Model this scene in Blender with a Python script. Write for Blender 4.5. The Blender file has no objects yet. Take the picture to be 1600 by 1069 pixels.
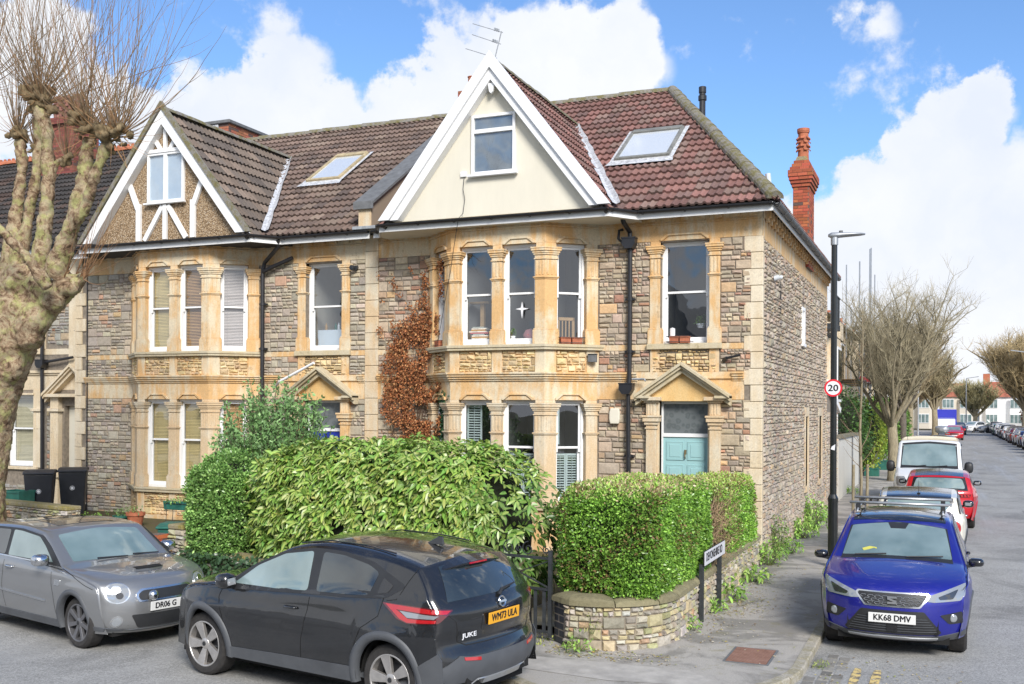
import bpy, bmesh, math, random
from mathutils import Vector, Matrix, noise
from mathutils.bvhtree import BVHTree
SC = bpy.context.scene
COL = SC.collection
R = math.radians
# ------------------------------------------------------------------ camera
cam = bpy.data.objects.new('camera', bpy.data.cameras.new('camera'))
COL.objects.link(cam)
cam.data.sensor_width = 36.0
cam.data.lens = 1589.0 / 1600.0 * 36.0
cam.data.shift_y = 103.5 / 1600.0
cam.data.clip_end = 3000
cam.matrix_world = Matrix.Translation((0, 0, 2.9)) @ Matrix.Rotation(R(23.05), 4, 'Z') @ Matrix.Rotation(R(90), 4, 'X') @ Matrix.Rotation(0.0057, 4, 'Z')
SC.camera = cam
SC.view_settings.view_transform = 'Standard'
SC.view_settings.look = 'None'
SC.view_settings.exposure = 0.52
SC.view_settings.gamma = 1.0
SC.cycles.max_bounces = 6
# ------------------------------------------------------------------ sky, clouds and sun
SUN_EL, SUN_AZ = R(34), R(142)      # azimuth measured clockwise from +Y
W = bpy.data.worlds.new('World'); SC.world = W; W.use_nodes = True
def build_world():
 nt = W.node_tree; N = nt.nodes; L = nt.links
 N.clear()
 out = N.new('ShaderNodeOutputWorld'); bg = N.new('ShaderNodeBackground')
 sky = N.new('ShaderNodeTexSky'); sky.sky_type = 'NISHITA'; sky.sun_disc = False
 sky.sun_elevation = SUN_EL; sky.sun_rotation = SUN_AZ
 sky.air_density = 1.0; sky.dust_density = 0.4; sky.ozone_density = 2.0
 tc = N.new('ShaderNodeTexCoord')
 def math_(op, a, b=None, c=None):
  m = N.new('ShaderNodeMath'); m.operation = op
  for i, s in enumerate((a, b, c)):
   if s is None: continue
   if isinstance(s, (int, float)): m.inputs[i].default_value = s
   else: L.new(s, m.inputs[i])
  return m.outputs[0]
 gen = tc.outputs['Generated']
 # domain-warped direction
 nz = N.new('ShaderNodeTexNoise'); nz.inputs['Scale'].default_value = 13; nz.inputs['Detail'].default_value = 12; nz.inputs['Roughness'].default_value = 0.6
 L.new(gen, nz.inputs['Vector'])
 big = N.new('ShaderNodeTexNoise'); big.inputs['Scale'].default_value = 2.6; big.inputs['Detail'].default_value = 5
 L.new(gen, big.inputs['Vector'])
 wv = N.new('ShaderNodeVectorMath'); wv.operation = 'SCALE'; wv.inputs['Scale'].default_value = 0.10
 sb = N.new('ShaderNodeVectorMath'); sb.operation = 'SUBTRACT'; sb.inputs[1].default_value = (0.5, 0.5, 0.5)
 L.new(nz.outputs['Color'], sb.inputs[0]); L.new(sb.outputs[0], wv.inputs[0])
 ad = N.new('ShaderNodeVectorMath'); ad.operation = 'ADD'; L.new(gen, ad.inputs[0]); L.new(wv.outputs[0], ad.inputs[1])
 total = None
 # directions (azimuth from +Y clockwise, elevation, angular radius), degrees
 for az, el, rad, wgt in CLOUDS:
  a, e = R(az), R(el)
  d = (math.sin(a) * math.cos(e), math.cos(a) * math.cos(e), math.sin(e))
  ds = N.new('ShaderNodeVectorMath'); ds.operation = 'DISTANCE'; L.new(ad.outputs[0], ds.inputs[0]); ds.inputs[1].default_value = d
  v = math_('MULTIPLY_ADD', ds.outputs['Value'], -wgt / R(rad), wgt)
  v = math_('MAXIMUM', v, 0.0)
  total = v if total is None else math_('ADD', total, v)
 # clouds over the rest of the sky (behind and above the camera) and towards the horizon
 sep = N.new('ShaderNodeSeparateXYZ'); L.new(gen, sep.inputs[0])
 away = math_('MULTIPLY_ADD', sep.outputs['Y'], -1.4, 0.25)          # only behind the camera
 away = math_('MINIMUM', math_('MAXIMUM', away, 0.0), 0.9)
 rest = math_('MULTIPLY', math_('MULTIPLY_ADD', big.outputs['Fac'], 4.0, -1.6), away)
 rest = math_('MAXIMUM', rest, 0.0)
 hz = math_('MAXIMUM', math_('MULTIPLY_ADD', sep.outputs['Z'], -7.0, 1.15), 0.0)
 total = math_('ADD', math_('ADD', total, rest), hz)
 total = math_('ADD', total, math_('MULTIPLY_ADD', nz.outputs['Fac'], 2.3, -1.15))
 ramp = N.new('ShaderNodeMapRange'); ramp.interpolation_type = 'SMOOTHSTEP'
 ramp.inputs['From Min'].default_value = 0.10; ramp.inputs['From Max'].default_value = 0.50
 L.new(total, ramp.inputs['Value'])
 # cloud body shading: bright billows with faintly grey-blue undersides
 n3 = N.new('ShaderNodeTexNoise'); n3.inputs['Scale'].default_value = 6; n3.inputs['Detail'].default_value = 6
 L.new(ad.outputs[0], n3.inputs['Vector'])
 cr = N.new('ShaderNodeValToRGB')
 cr.color_ramp.elements[0].position = 0.34; cr.color_ramp.elements[0].color = (0.68, 0.73, 0.83, 1)
 cr.color_ramp.elements[1].position = 0.58; cr.color_ramp.elements[1].color = (0.80, 0.82, 0.86, 1)
 L.new(n3.outputs['Fac'], cr.inputs['Fac'])
 ks = N.new('ShaderNodeMix'); ks.data_type = 'RGBA'; ks.blend_type = 'MULTIPLY'; ks.inputs['Factor'].default_value = 1.0
 L.new(sky.outputs['Color'], ks.inputs['A']); ks.inputs['B'].default_value = (SKYK[0], SKYK[1], SKYK[2], 1)
 cs = N.new('ShaderNodeMix'); cs.data_type = 'RGBA'; cs.blend_type = 'MULTIPLY'; cs.inputs['Factor'].default_value = 1.0
 L.new(cr.outputs['Color'], cs.inputs['A']); cs.inputs['B'].default_value = (CLK, CLK, CLK, 1)
 mx = N.new('ShaderNodeMix'); mx.data_type = 'RGBA'
 L.new(ramp.outputs[0], mx.inputs['Factor']); L.new(ks.outputs['Result'], mx.inputs['A']); L.new(cs.outputs['Result'], mx.inputs['B'])
 L.new(mx.outputs['Result'], bg.inputs['Color']); bg.inputs['Strength'].default_value = 0.1
 L.new(bg.outputs[0], out.inputs['Surface'])
SKYK = (0.92, 1.14, 1.40); CLK = 8.5
CLOUDS = [  # azimuth, elevation, radius, weight
 (-24.6, 18.0, 4.4, 1.00),
 (-26.7, 17.0, 3.7, 1.00),
 (-21.3, 19.2, 4.1, 1.00),
 (-18.5, 19.0, 3.7, 1.00),
 (-17.0, 20.5, 2.1, 1.00),
 (-16.5, 18.3, 2.8, 1.00),
 (-19.5, 16.7, 4.2, 1.00),
 (-28.9, 15.6, 2.8, 1.00),
 (-23.1, 16.4, 4.2, 1.00),
 (-34.9, 17.0, 2.8, 1.00),
 (-32.8, 15.8, 2.3, 1.00),
 (-36.9, 15.6, 2.8, 1.00),
 (-38.9, 15.3, 2.3, 1.00),
 (-40.9, 15.9, 2.3, 1.00),
 (-31.7, 14.7, 1.9, 1.00),
 (-35.5, 14.5, 3.3, 1.00),
 (-48.1, 18.4, 3.9, 1.00),
 (-49.3, 15.6, 5.1, 1.00),
 (-46.6, 16.2, 3.3, 0.70),
 (-44.7, 15.5, 2.3, 1.00),
 (-45.4, 19.7, 1.1, 0.40),
 (-42.8, 14.4, 2.8, 1.00),
 (0.8, 15.0, 2.3, 1.00),
 (1.9, 15.4, 1.8, 1.00),
 (-0.9, 13.6, 2.8, 1.00),
 (-2.4, 12.3, 2.9, 0.60),
 (0.4, 12.8, 2.8, 1.00),
 (2.5, 12.3, 2.4, 1.00),
 (-1.5, 10.3, 4.8, 1.00),
 (1.3, 9.5, 4.3, 1.00),
 (-4.3, 9.2, 4.3, 1.00),
 (3.4, 10.0, 2.9, 1.00),
 (3.1, 6.8, 5.8, 1.00),
 (-0.8, 7.0, 5.8, 1.00),
 (-4.0, 6.1, 5.8, 1.00),
 (-7.9, 10.7, 1.9, 0.30),
 (-2.9, 20.2, 1.3, 0.35),
 (-4.7, 19.6, 0.7, 0.25),
]
build_world()
sun = bpy.data.objects.new('sun', bpy.data.lights.new('sun', 'SUN'))
COL.objects.link(sun)
sun.data.energy = 3.3; sun.data.angle = R(20); sun.data.color = (1.0, 0.955, 0.89)
_d = Vector((math.sin(SUN_AZ) * math.cos(SUN_EL), math.cos(SUN_AZ) * math.cos(SUN_EL), math.sin(SUN_EL)))
sun.rotation_euler = _d.to_track_quat('Z', 'Y').to_euler()
sun.location = (0, 0, 40)
# ------------------------------------------------------------------ helpers
rnd = random.Random(7)
def srgb(r, g, b):
 return tuple((x / 255 / 12.92) if x <= 10 else ((x / 255 + 0.055) / 1.055) ** 2.4 for x in (r, g, b))
class MB:
 """collects faces for ONE mesh object"""
 def __init__(s): s.v = []; s.f = []; s.c = []; s.col = (1, 1, 1); s.M = None; s.uvs = None
 def pt(s, p):
  if s.M is not None: p = s.M @ Vector(p)
  s.v.append((p[0], p[1], p[2])); return len(s.v) - 1
 def face(s, idx, col=None): s.f.append(idx); s.c.append(col or s.col)
 def poly(s, pts, col=None): s.face([s.pt(p) for p in pts], col)
 def box(s, x0, x1, y0, y1, z0, z1, col=None):
  if x0 > x1: x0, x1 = x1, x0
  if y0 > y1: y0, y1 = y1, y0
  if z0 > z1: z0, z1 = z1, z0
  i = [s.pt(p) for p in ((x0,y0,z0),(x1,y0,z0),(x1,y1,z0),(x0,y1,z0),(x0,y0,z1),(x1,y0,z1),(x1,y1,z1),(x0,y1,z1))]
  for q in ((3,2,1,0),(4,5,6,7),(0,1,5,4),(1,2,6,5),(2,3,7,6),(3,0,4,7)): s.face([i[k] for k in q], col)
 def bar(s, a, b, w, h, up=(0, 0, 1), col=None):
  a = Vector(a); b = Vector(b); d = (b - a).normalized(); sd = d.cross(Vector(up))
  if sd.length < 1e-4: sd = d.cross(Vector((1, 0, 0)))
  sd.normalize(); u = sd.cross(d)
  q = [(-w/2,-h/2),(w/2,-h/2),(w/2,h/2),(-w/2,h/2)]
  A = [s.pt(a + sd*x + u*y) for x, y in q]; B = [s.pt(b + sd*x + u*y) for x, y in q]
  s.face(A[::-1], col) ; s.face(B, col)
  for k in range(4): s.face([A[k], A[(k+1)%4], B[(k+1)%4], B[k]], col)
 def tube(s, pts, rad, n=6, col=None, cap=True, twist=None):
  pts = [Vector(p) for p in pts]
  if isinstance(rad, (int, float)): rad = [rad] * len(pts)
  rings = []; prev = None
  for k, p in enumerate(pts):
   d = (pts[min(k+1, len(pts)-1)] - pts[max(k-1, 0)])
   if d.length < 1e-9: d = Vector((0, 0, 1))
   d.normalize()
   ref = prev if prev is not None else (Vector((1, 0, 0)) if abs(d.x) < 0.9 else Vector((0, 1, 0)))
   u = (ref - d * ref.dot(d))
   if u.length < 1e-6: u = d.orthogonal()
   u.normalize(); prev = u; w = d.cross(u)
   rings.append([s.pt(p + (u*math.cos(2*math.pi*j/n) + w*math.sin(2*math.pi*j/n))*rad[k]) for j in range(n)])
  for k in range(len(rings)-1):
   a, b = rings[k], rings[k+1]
   for j in range(n): s.face([a[j], a[(j+1)%n], b[(j+1)%n], b[j]], col)
  if cap: s.face(rings[0][::-1], col); s.face(rings[-1], col)
 def lathe(s, prof, n=24, axis='z', o=(0, 0, 0), col=None, closed=False, a0=0, a1=2*math.pi):
  """prof: (radius, height) pairs"""
  full = abs(a1 - a0 - 2*math.pi) < 1e-6; m = n if full else n + 1
  rings = []
  for r, h in prof:
   ring = []
   for j in range(m):
    a = a0 + (a1 - a0) * j / n; c, q = math.cos(a)*r, math.sin(a)*r
    p = {'z': (c, q, h), 'y': (q, h, c), 'x': (h, c, q)}[axis]
    ring.append(s.pt((p[0]+o[0], p[1]+o[1], p[2]+o[2])))
   rings.append(ring)
  k2 = len(rings) if closed else len(rings) - 1
  for k in range(k2):
   a, b = rings[k], rings[(k+1) % len(rings)]
   for j in range(n): s.face([a[j], a[(j+1)%m], b[(j+1)%m], b[j]], col)
  return rings
 def prism(s, poly, fa, fb, col=None):
  """poly: 2-D points; fa, fb map them to 3-D for the two faces"""
  A = [s.pt(fa(*p)) for p in poly]; B = [s.pt(fb(*p)) for p in poly]
  s.face(A[::-1], col); s.face(B, col); n = len(poly)
  for k in range(n): s.face([A[k], A[(k+1)%n], B[(k+1)%n], B[k]], col)
 def build(s, name, mat, parent=None, world=True, smooth=False, bevel=0, weld=False, seg=1, fix=True):
  me = bpy.data.meshes.new(name)
  off = Vector((0, 0, 0))
  if parent is not None and world:
   r = parent
   while r.parent: r = r.parent
   off = r.location
  vs = s.v if off.length == 0 else [(a-off.x, b-off.y, c-off.z) for a, b, c in s.v]
  me.from_pydata(vs, [], s.f)
  if any(c != (1, 1, 1) for c in s.c[:1] + s.c[-1:]) or len(set(s.c)) > 1:
   at = me.color_attributes.new('Col', 'FLOAT_COLOR', 'CORNER')
   buf = []
   for f, c in zip(s.f, s.c):
    if len(c) == 3: buf.extend((c[0], c[1], c[2], 1.0) * len(f))
    else:                                   # one colour per corner
     for q in c: buf.extend((q[0], q[1], q[2], 1.0))
   at.data.foreach_set('color', buf)
  me.materials.append(mat)
  if weld or fix:
   bm = bmesh.new(); bm.from_mesh(me)
   if weld: bmesh.ops.remove_doubles(bm, verts=bm.verts, dist=0.0004)
   if fix: bmesh.ops.recalc_face_normals(bm, faces=bm.faces)
   bm.to_mesh(me); bm.free()
  if smooth:
   me.polygons.foreach_set('use_smooth', [True] * len(me.polygons))
  o = bpy.data.objects.new(name, me); COL.objects.link(o)
  if parent is not None: o.parent = parent
  if bevel:
   b = o.modifiers.new('bevel', 'BEVEL'); b.width = bevel; b.segments = seg; b.limit_method = 'ANGLE'; b.angle_limit = R(35)
  return o
def tag(o, label=None, cat=None, group=None, kind=None):
 if label: o['label'] = label
 if cat: o['category'] = cat
 if group: o['group'] = group
 if kind: o['kind'] = kind
 return o
def thing(name, loc, label, cat, group=None, rz=0):
 o = bpy.data.objects.new(name, None); o.empty_display_size = 0.3; COL.objects.link(o)
 o.location = loc; o.rotation_euler = (0, 0, rz)
 return tag(o, label, cat, group)
def recentre(o, p):
 """put the origin of a one-mesh thing at p (its base)"""
 o.data.transform(Matrix.Translation(-Vector(p))); o.location = p; return o
def copy_tree(o, parent=None):
 c = o.copy(); COL.objects.link(c)
 if parent is not None: c.parent = parent; c.matrix_parent_inverse = o.matrix_parent_inverse.copy()
 for ch in list(o.children): copy_tree(ch, c)
 return c
# ------------------------------------------------------------------ materials
class NT:
 def __init__(s, name):
  s.m = bpy.data.materials.new(name); s.m.use_nodes = True
  s.N = s.m.node_tree.nodes; s.L = s.m.node_tree.links
  s.b = s.N['Principled BSDF']; s.out = s.N['Material Output']
 def n(s, t, **kw):
  x = s.N.new(t)
  for k, v in kw.items():
   if hasattr(x, k): setattr(x, k, v)
   else: s.set(x.inputs[k.replace('_', ' ')], v)
  return x
 def set(s, sock, v):
  if isinstance(v, bpy.types.NodeSocket): s.L.new(v, sock)
  elif isinstance(v, tuple) and len(v) == 3 and sock.type == 'RGBA': sock.default_value = (*v, 1)
  else: sock.default_value = v
 def coord(s, scale=1.0, obj=False):
  g = s.N.new('ShaderNodeTexCoord' if obj else 'ShaderNodeNewGeometry')
  v = g.outputs['Object'] if obj else g.outputs['Position']
  if scale != 1.0:
   mp = s.N.new('ShaderNodeVectorMath'); mp.operation = 'MULTIPLY'
   mp.inputs[1].default_value = (scale,)*3 if isinstance(scale, (int, float)) else scale
   s.L.new(v, mp.inputs[0]); v = mp.outputs[0]
  return v
 def noise(s, scale, detail=4, rough=0.55, vec=None, out='Fac', dist=0):
  x = s.N.new('ShaderNodeTexNoise'); x.inputs['Scale'].default_value = scale; x.inputs['Detail'].default_value = detail
  x.inputs['Roughness'].default_value = rough; x.inputs['Distortion'].default_value = dist
  s.L.new(vec if vec is not None else s.coord(), x.inputs['Vector']); return x.outputs[out]
 def ramp(s, fac, stops, interp='LINEAR'):
  x = s.N.new('ShaderNodeValToRGB'); x.color_ramp.interpolation = interp
  e = x.color_ramp.elements
  while len(e) < len(stops): e.new(0.5)
  for k, (p, c) in enumerate(stops):
   e[k].position = p; e[k].color = (*c, 1) if not isinstance(c, (int, float)) else (c, c, c, 1)
  s.L.new(fac, x.inputs['Fac']); return x.outputs['Color']
 def mix(s, a, b, fac=0.5, blend='MIX'):
  x = s.N.new('ShaderNodeMix'); x.data_type = 'RGBA'; x.blend_type = blend
  s.set(x.inputs['Factor'], fac); s.set(x.inputs['A'], a); s.set(x.inputs['B'], b); return x.outputs['Result']
 def math(s, op, a, b=0.0, clamp=False):
  x = s.N.new('ShaderNodeMath'); x.operation = op; x.use_clamp = clamp
  s.set(x.inputs[0], a); s.set(x.inputs[1], b); return x.outputs[0]
 def attr(s, name='Col'):
  x = s.N.new('ShaderNodeAttribute'); x.attribute_name = name; return x.outputs['Color']
 def bump(s, h, strength=0.3, dist=0.01):
  x = s.N.new('ShaderNodeBump'); x.inputs['Strength'].default_value = strength; x.inputs['Distance'].default_value = dist
  s.L.new(h, x.inputs['Height']); s.L.new(x.outputs[0], s.b.inputs['Normal']); return x
 def done(s, color=None, rough=None, metal=None, spec=None, coat=None, **kw):
  if color is not None: s.set(s.b.inputs['Base Color'], color)
  if rough is not None: s.set(s.b.inputs['Roughness'], rough)
  if metal is not None: s.set(s.b.inputs['Metallic'], metal)
  if spec is not None: s.set(s.b.inputs['Specular IOR Level'], spec)
  if coat is not None: s.b.inputs['Coat Weight'].default_value = coat; s.b.inputs['Coat Roughness'].default_value = 0.03
  return s.m
def plain(name, c, rough=0.6, metal=0.0, var=0.12, scale=6, bump=0.0, spec=None, coat=None, obj=True):
 t = NT(name); co = t.coord(1.0, obj)
 f = t.noise(scale, 5, 0.6, co)
 lo = tuple(x * (1 - var) for x in c); hi = tuple(min(1, x * (1 + var)) for x in c)
 col = t.ramp(f, [(0.3, lo), (0.7, hi)])
 if bump: t.bump(t.noise(scale * 6, 4, 0.6, co), bump, 0.004)
 return t.done(col, rough, metal, spec, coat)
def attr_mat(name, rough=0.8, var=0.2, scale=20, bump=0.4, bdist=0.006, spec=0.3, trans=0):
 """colour comes from the mesh's own colour attribute, broken up by noise"""
 t = NT(name); f = t.noise(scale, 6, 0.65)
 k = t.ramp(f, [(0.25, 1 - var), (0.75, 1 + var * 0.8)])
 col = t.mix(t.attr(), k, 1.0, 'MULTIPLY')
 if bump: t.bump(t.noise(scale * 2.2, 6, 0.7), bump, bdist)
 if trans: t.b.inputs['Transmission Weight'].default_value = 0
 return t.done(col, rough, spec=spec)
# ------------------------------------------------------------------ shared materials
M = {}
def stone_mat():
 return attr_mat('rubble_stone', 0.88, 0.24, 20, 0.55, 0.012, 0.2)
def dressed(name, pale, ochre, dark=(0.16, 0.12, 0.075)):
 t = NT(name); co = t.coord()
 big = t.noise(0.9, 4, 0.6, co, dist=0.6); streak = t.noise(3.0, 5, 0.6, t.coord((2.6, 2.6, 0.5)))
 fine = t.noise(38, 5, 0.7, co)
 base = t.mix(pale, ochre, t.ramp(t.math('ADD', t.math('MULTIPLY', big, 0.55), t.math('MULTIPLY', streak, 0.45)), [(0.42, 0.0), (0.55, 1.0)]))
 base = t.mix(base, t.ramp(fine, [(0.2, 0.72), (0.8, 1.12)]), 1.0, 'MULTIPLY')
 dirt = t.ramp(t.math('MULTIPLY', t.noise(2.2, 7, 0.72, t.coord((1.3, 1.3, 0.8))), t.noise(14, 4, 0.6, co)), [(0.30, 0.0), (0.44, 0.6)])
 base = t.mix(base, dark, dirt)
 t.bump(t.noise(60, 5, 0.7, co), 0.25, 0.004)
 return t.done(base, 0.85, spec=0.2)
M['stone'] = stone_mat()
M['bath'] = dressed('bath_stone_ochre', (0.70, 0.60, 0.43), (0.68, 0.43, 0.20), (0.30,0.21,0.12))
M['bath_low'] = dressed('bath_stone_weathered', (0.66, 0.58, 0.44), (0.64, 0.48, 0.30), (0.33, 0.26, 0.18))
M['bath_pale'] = dressed('bath_stone_pale', (0.72, 0.63, 0.48), (0.66, 0.54, 0.37), (0.32, 0.27, 0.2))
M['bath_sill'] = dressed('sill_stone_lichened', (0.58, 0.51, 0.37), (0.54, 0.45, 0.29), (0.20, 0.17, 0.10))
M['mortar'] = plain('mortar', (0.22, 0.185, 0.145), 0.95, var=0.3, scale=12, bump=0.4)
def white_mat(name, c=(0.80, 0.80, 0.79), rough=0.45, grime=0.35):
 t = NT(name); co = t.coord()
 d = t.ramp(t.noise(7, 6, 0.7, co), [(0.55, 0.0), (0.8, grime)])
 return t.done(t.mix(c, (0.33, 0.30, 0.25), d), rough)
M['white'] = white_mat('white_paint')
M['upvc'] = white_mat('white_upvc', (0.82, 0.82, 0.82), 0.3, 0.12)
M['black_pipe'] = plain('black_plastic_pipe', (0.018, 0.018, 0.021), 0.4, var=0.2)
M['grey_gutter'] = plain('weathered_grey_gutter', (0.12, 0.125, 0.13), 0.55, var=0.25, scale=3)
def glass_mat(name='window_glass', tint=(0.82, 0.87, 0.90), k=0.9, base=0.14):
 m = bpy.data.materials.new(name); m.use_nodes = True; N = m.node_tree.nodes; L = m.node_tree.links
 N.clear(); o = N.new('ShaderNodeOutputMaterial'); mx = N.new('ShaderNodeMixShader')
 tr = N.new('ShaderNodeBsdfTransparent'); tr.inputs[0].default_value = (*tint, 1)
 gl = N.new('ShaderNodeBsdfGlossy'); gl.inputs['Roughness'].default_value = 0.015; gl.inputs[0].default_value = (0.95, 0.97, 1, 1)
 fr = N.new('ShaderNodeMath'); fr.operation = 'POWER'; fr.inputs[1].default_value = 3.5; lw = N.new('ShaderNodeLayerWeight'); lw.inputs['Blend'].default_value = .5; L.new(lw.outputs['Facing'], fr.inputs[0])
 tc = N.new('ShaderNodeNewGeometry'); nz = N.new('ShaderNodeTexNoise'); nz.inputs['Scale'].default_value = 1.6; nz.inputs['Detail'].default_value = 1
 bp = N.new('ShaderNodeBump'); bp.inputs['Strength'].default_value = 0.35; bp.inputs['Distance'].default_value = 0.02
 L.new(tc.outputs['Position'], nz.inputs['Vector']); L.new(nz.outputs['Fac'], bp.inputs['Height']); L.new(bp.outputs[0], gl.inputs['Normal'])
 ma = N.new('ShaderNodeMath'); ma.operation = 'MULTIPLY_ADD'; ma.inputs[1].default_value = k; ma.inputs[2].default_value = base; ma.use_clamp = True
 L.new(fr.outputs[0], ma.inputs[0]); L.new(ma.outputs[0], mx.inputs[0]); L.new(tr.outputs[0], mx.inputs[1]); L.new(gl.outputs[0], mx.inputs[2])
 L.new(mx.outputs[0], o.inputs[0]); return m
M['glass'] = glass_mat()
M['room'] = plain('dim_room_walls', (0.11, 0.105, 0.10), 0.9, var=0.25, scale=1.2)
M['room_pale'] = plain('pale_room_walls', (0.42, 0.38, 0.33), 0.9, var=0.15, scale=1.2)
M['lead'] = plain('lead_flashing', (0.30, 0.32, 0.34), 0.5, var=0.3, scale=9, bump=0.3)
def tile_mat(name):
 t = NT(name); co = t.coord()
 col = t.mix(t.attr(), t.ramp(t.noise(30, 5, 0.7, co), [(0.25, 0.72), (0.75, 1.2)]), 1.0, 'MULTIPLY')
 lich = t.ramp(t.noise(5.5, 6, 0.75, co), [(0.62, 0.0), (0.72, 0.55)])
 col = t.mix(col, (0.23, 0.21, 0.13), lich)
 t.bump(t.noise(70, 4, 0.7, co), 0.3, 0.004)
 return t.done(col, 0.8, spec=0.3)
M['tile'] = tile_mat('concrete_roof_tile')
def mossy(name, base=(0.25, 0.235, 0.21), moss=(0.17, 0.15, 0.05)):
 t = NT(name); co = t.coord()
 c = t.mix(base, moss, t.ramp(t.noise(6, 6, 0.7, co), [(0.42, 0.0), (0.6, 0.85)]))
 c = t.mix(c, t.ramp(t.noise(45, 4, 0.7, co), [(0.25, 0.6), (0.75, 1.25)]), 1.0, 'MULTIPLY')
 t.bump(t.noise(30, 5, 0.7, co), 0.6, 0.01)
 return t.done(c, 0.9, spec=0.15)
M['ridge'] = mossy('mossy_ridge')
M['brick'] = attr_mat('chimney_brick', 0.85, 0.25, 30, 0.4, 0.005)
M['terracotta'] = plain('terracotta', (0.40, 0.13, 0.065), 0.8, var=0.3, scale=9, bump=0.3)
M['slab_grey'] = plain('grey_cap_stone', (0.14, 0.145, 0.15), 0.8, var=0.25, scale=8, bump=0.3)
PAL_FRONT = [((0.469,0.378,0.279),5),((0.402,0.334,0.252),5),((0.523,0.429,0.316),4),((0.446,0.318,0.225),2),((0.479,0.268,0.180),0.6),((0.546,0.367,0.216),0.7),((0.346,0.283,0.221),3),((0.390,0.228,0.163),0.5)]
PAL_SIDE = [((0.437,0.378,0.303),5),((0.391,0.339,0.274),5),((0.483,0.421,0.337),4),((0.422,0.335,0.253),3),((0.445,0.311,0.229),0.8),((0.499,0.381,0.253),0.7),((0.345,0.299,0.249),2)]
PAL_PANEL = [((0.650,0.500,0.275),5),((0.550,0.413,0.237),4),((0.725,0.575,0.338),3),((0.450,0.338,0.213),2)]
PAL_LEFT = [((0.442,0.382,0.300),5),((0.380,0.337,0.269),5),((0.504,0.431,0.330),4),((0.480,0.308,0.211),0.7),((0.320,0.275,0.227),2),((0.504,0.354,0.211),0.6)]
def pick(pal, rg):
 t = rg.random() * sum(w for _, w in pal)
 for c, w in pal:
  t -= w
  if t <= 0: break
 k = rg.uniform(0.84, 1.17);
 return (c[0]*k*rg.uniform(.95,1.05), c[1]*k*rg.uniform(.97,1.03), c[2]*k*rg.uniform(.93,1.07))
def one_stone(mb, f, x0, x1, z0, z1, d, col, rg, gap=0.006, rough=0.35):
 x0 += gap; x1 -= gap; z0 += gap; z1 -= gap
 if x1 - x0 < 0.02 or z1 - z0 < 0.015: return
 e = min(0.016, (x1-x0)*0.25, (z1-z0)*0.25)
 j = lambda a: rg.uniform(-a, a)
 o = [(x0+j(.004),z0+j(.003)),(x1+j(.004),z0+j(.003)),(x1+j(.004),z1+j(.003)),(x0+j(.004),z1+j(.003))]
 q = [(x0+e,z0+e),(x1-e,z0+e),(x1-e,z1-e),(x0+e,z1-e)]
 O = [mb.pt(f(a, b, -0.004)) for a, b in o]
 Q = [mb.pt(f(a, b, d*(1+j(rough)))) for a, b in q]
 c = mb.pt(f((x0+x1)/2+j((x1-x0)*.15), (z0+z1)/2+j((z1-z0)*.15), d*(1.25+j(rough))))
 for k in range(4):
  mb.face([O[k], O[(k+1)%4], Q[(k+1)%4], Q[k]], col); mb.face([Q[k], Q[(k+1)%4], c], col)
def stones(mb, f, x0, x1, z0, z1, rg, pal, lift=(0.14, 0.23), d=0.018, holes=(), gap=0.006, asp=(1.1, 2.6), rough=.35):
 z = z0
 def put(a, b, c, e):
  for h in holes:
   if a < h[1]-.01 and b > h[0]+.01 and c < h[3]-.01 and e > h[2]+.01:
    # trim against the opening
    if a < h[0] and h[0]-a > .05: put(a, h[0], c, e)
    if b > h[1] and b-h[1] > .05: put(h[1], b, c, e)
    return
  one_stone(mb, f, a, b, c, e, d*rg.uniform(.6, 1.5), pick(pal, rg), rg, gap, rough)
 while z < z1 - 0.02:
  H = rg.uniform(*lift)
  if z1 - (z + H) < lift[0]*0.6: H = z1 - z
  x = x0
  while x < x1 - 0.02:
   kind = rg.random(); w = rg.uniform(0.22, 0.42) * H / 0.2
   if kind < 0.17: w = H * rg.uniform(0.9, 1.9)
   if x1 - (x + w) < 0.08: w = x1 - x
   if kind < 0.17: put(x, x+w, z, z+H)
   else:
    n = 3 if (kind > 0.84 and H > .17) else 2; cuts = sorted(rg.uniform(0.3, 0.7) for _ in range(1)) if n == 2 else [rg.uniform(.27,.38), rg.uniform(.6,.72)]
    zz = [0] + cuts + [1]
    for k in range(n):
     za, zb = z + H*zz[k], z + H*zz[k+1]
     xs = [x, x+w]
     if w > (zb-za)*asp[1] or rg.random() < .4: xs.insert(1, x + w*rg.uniform(.35, .65))
     for a, b in zip(xs, xs[1:]): put(a, b, za, zb)
   x += w
  z += H
def wall_holes(mb, f, x0, x1, z0, z1, holes, th=0.3):
 """flat wall panel of thickness th with rectangular openings; f(x, z, out)"""
 xs = sorted({x0, x1, *[h[0] for h in holes], *[h[1] for h in holes]}); zs = sorted({z0, z1, *[h[2] for h in holes], *[h[3] for h in holes]})
 for a, b in zip(xs, xs[1:]):
  for c, d in zip(zs, zs[1:]):
   m, n = (a+b)/2, (c+d)/2
   if any(h[0] < m < h[1] and h[2] < n < h[3] for h in holes): continue
   mb.poly([f(a,c,0), f(b,c,0), f(b,d,0), f(a,d,0)])
 for h in holes:
  for (a, c), (b, d) in (((h[0],h[2]),(h[1],h[2])), ((h[1],h[2]),(h[1],h[3])), ((h[1],h[3]),(h[0],h[3])), ((h[0],h[3]),(h[0],h[2]))):
   mb.poly([f(a,c,0), f(b,d,0), f(b,d,-th), f(a,c,-th)])
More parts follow.
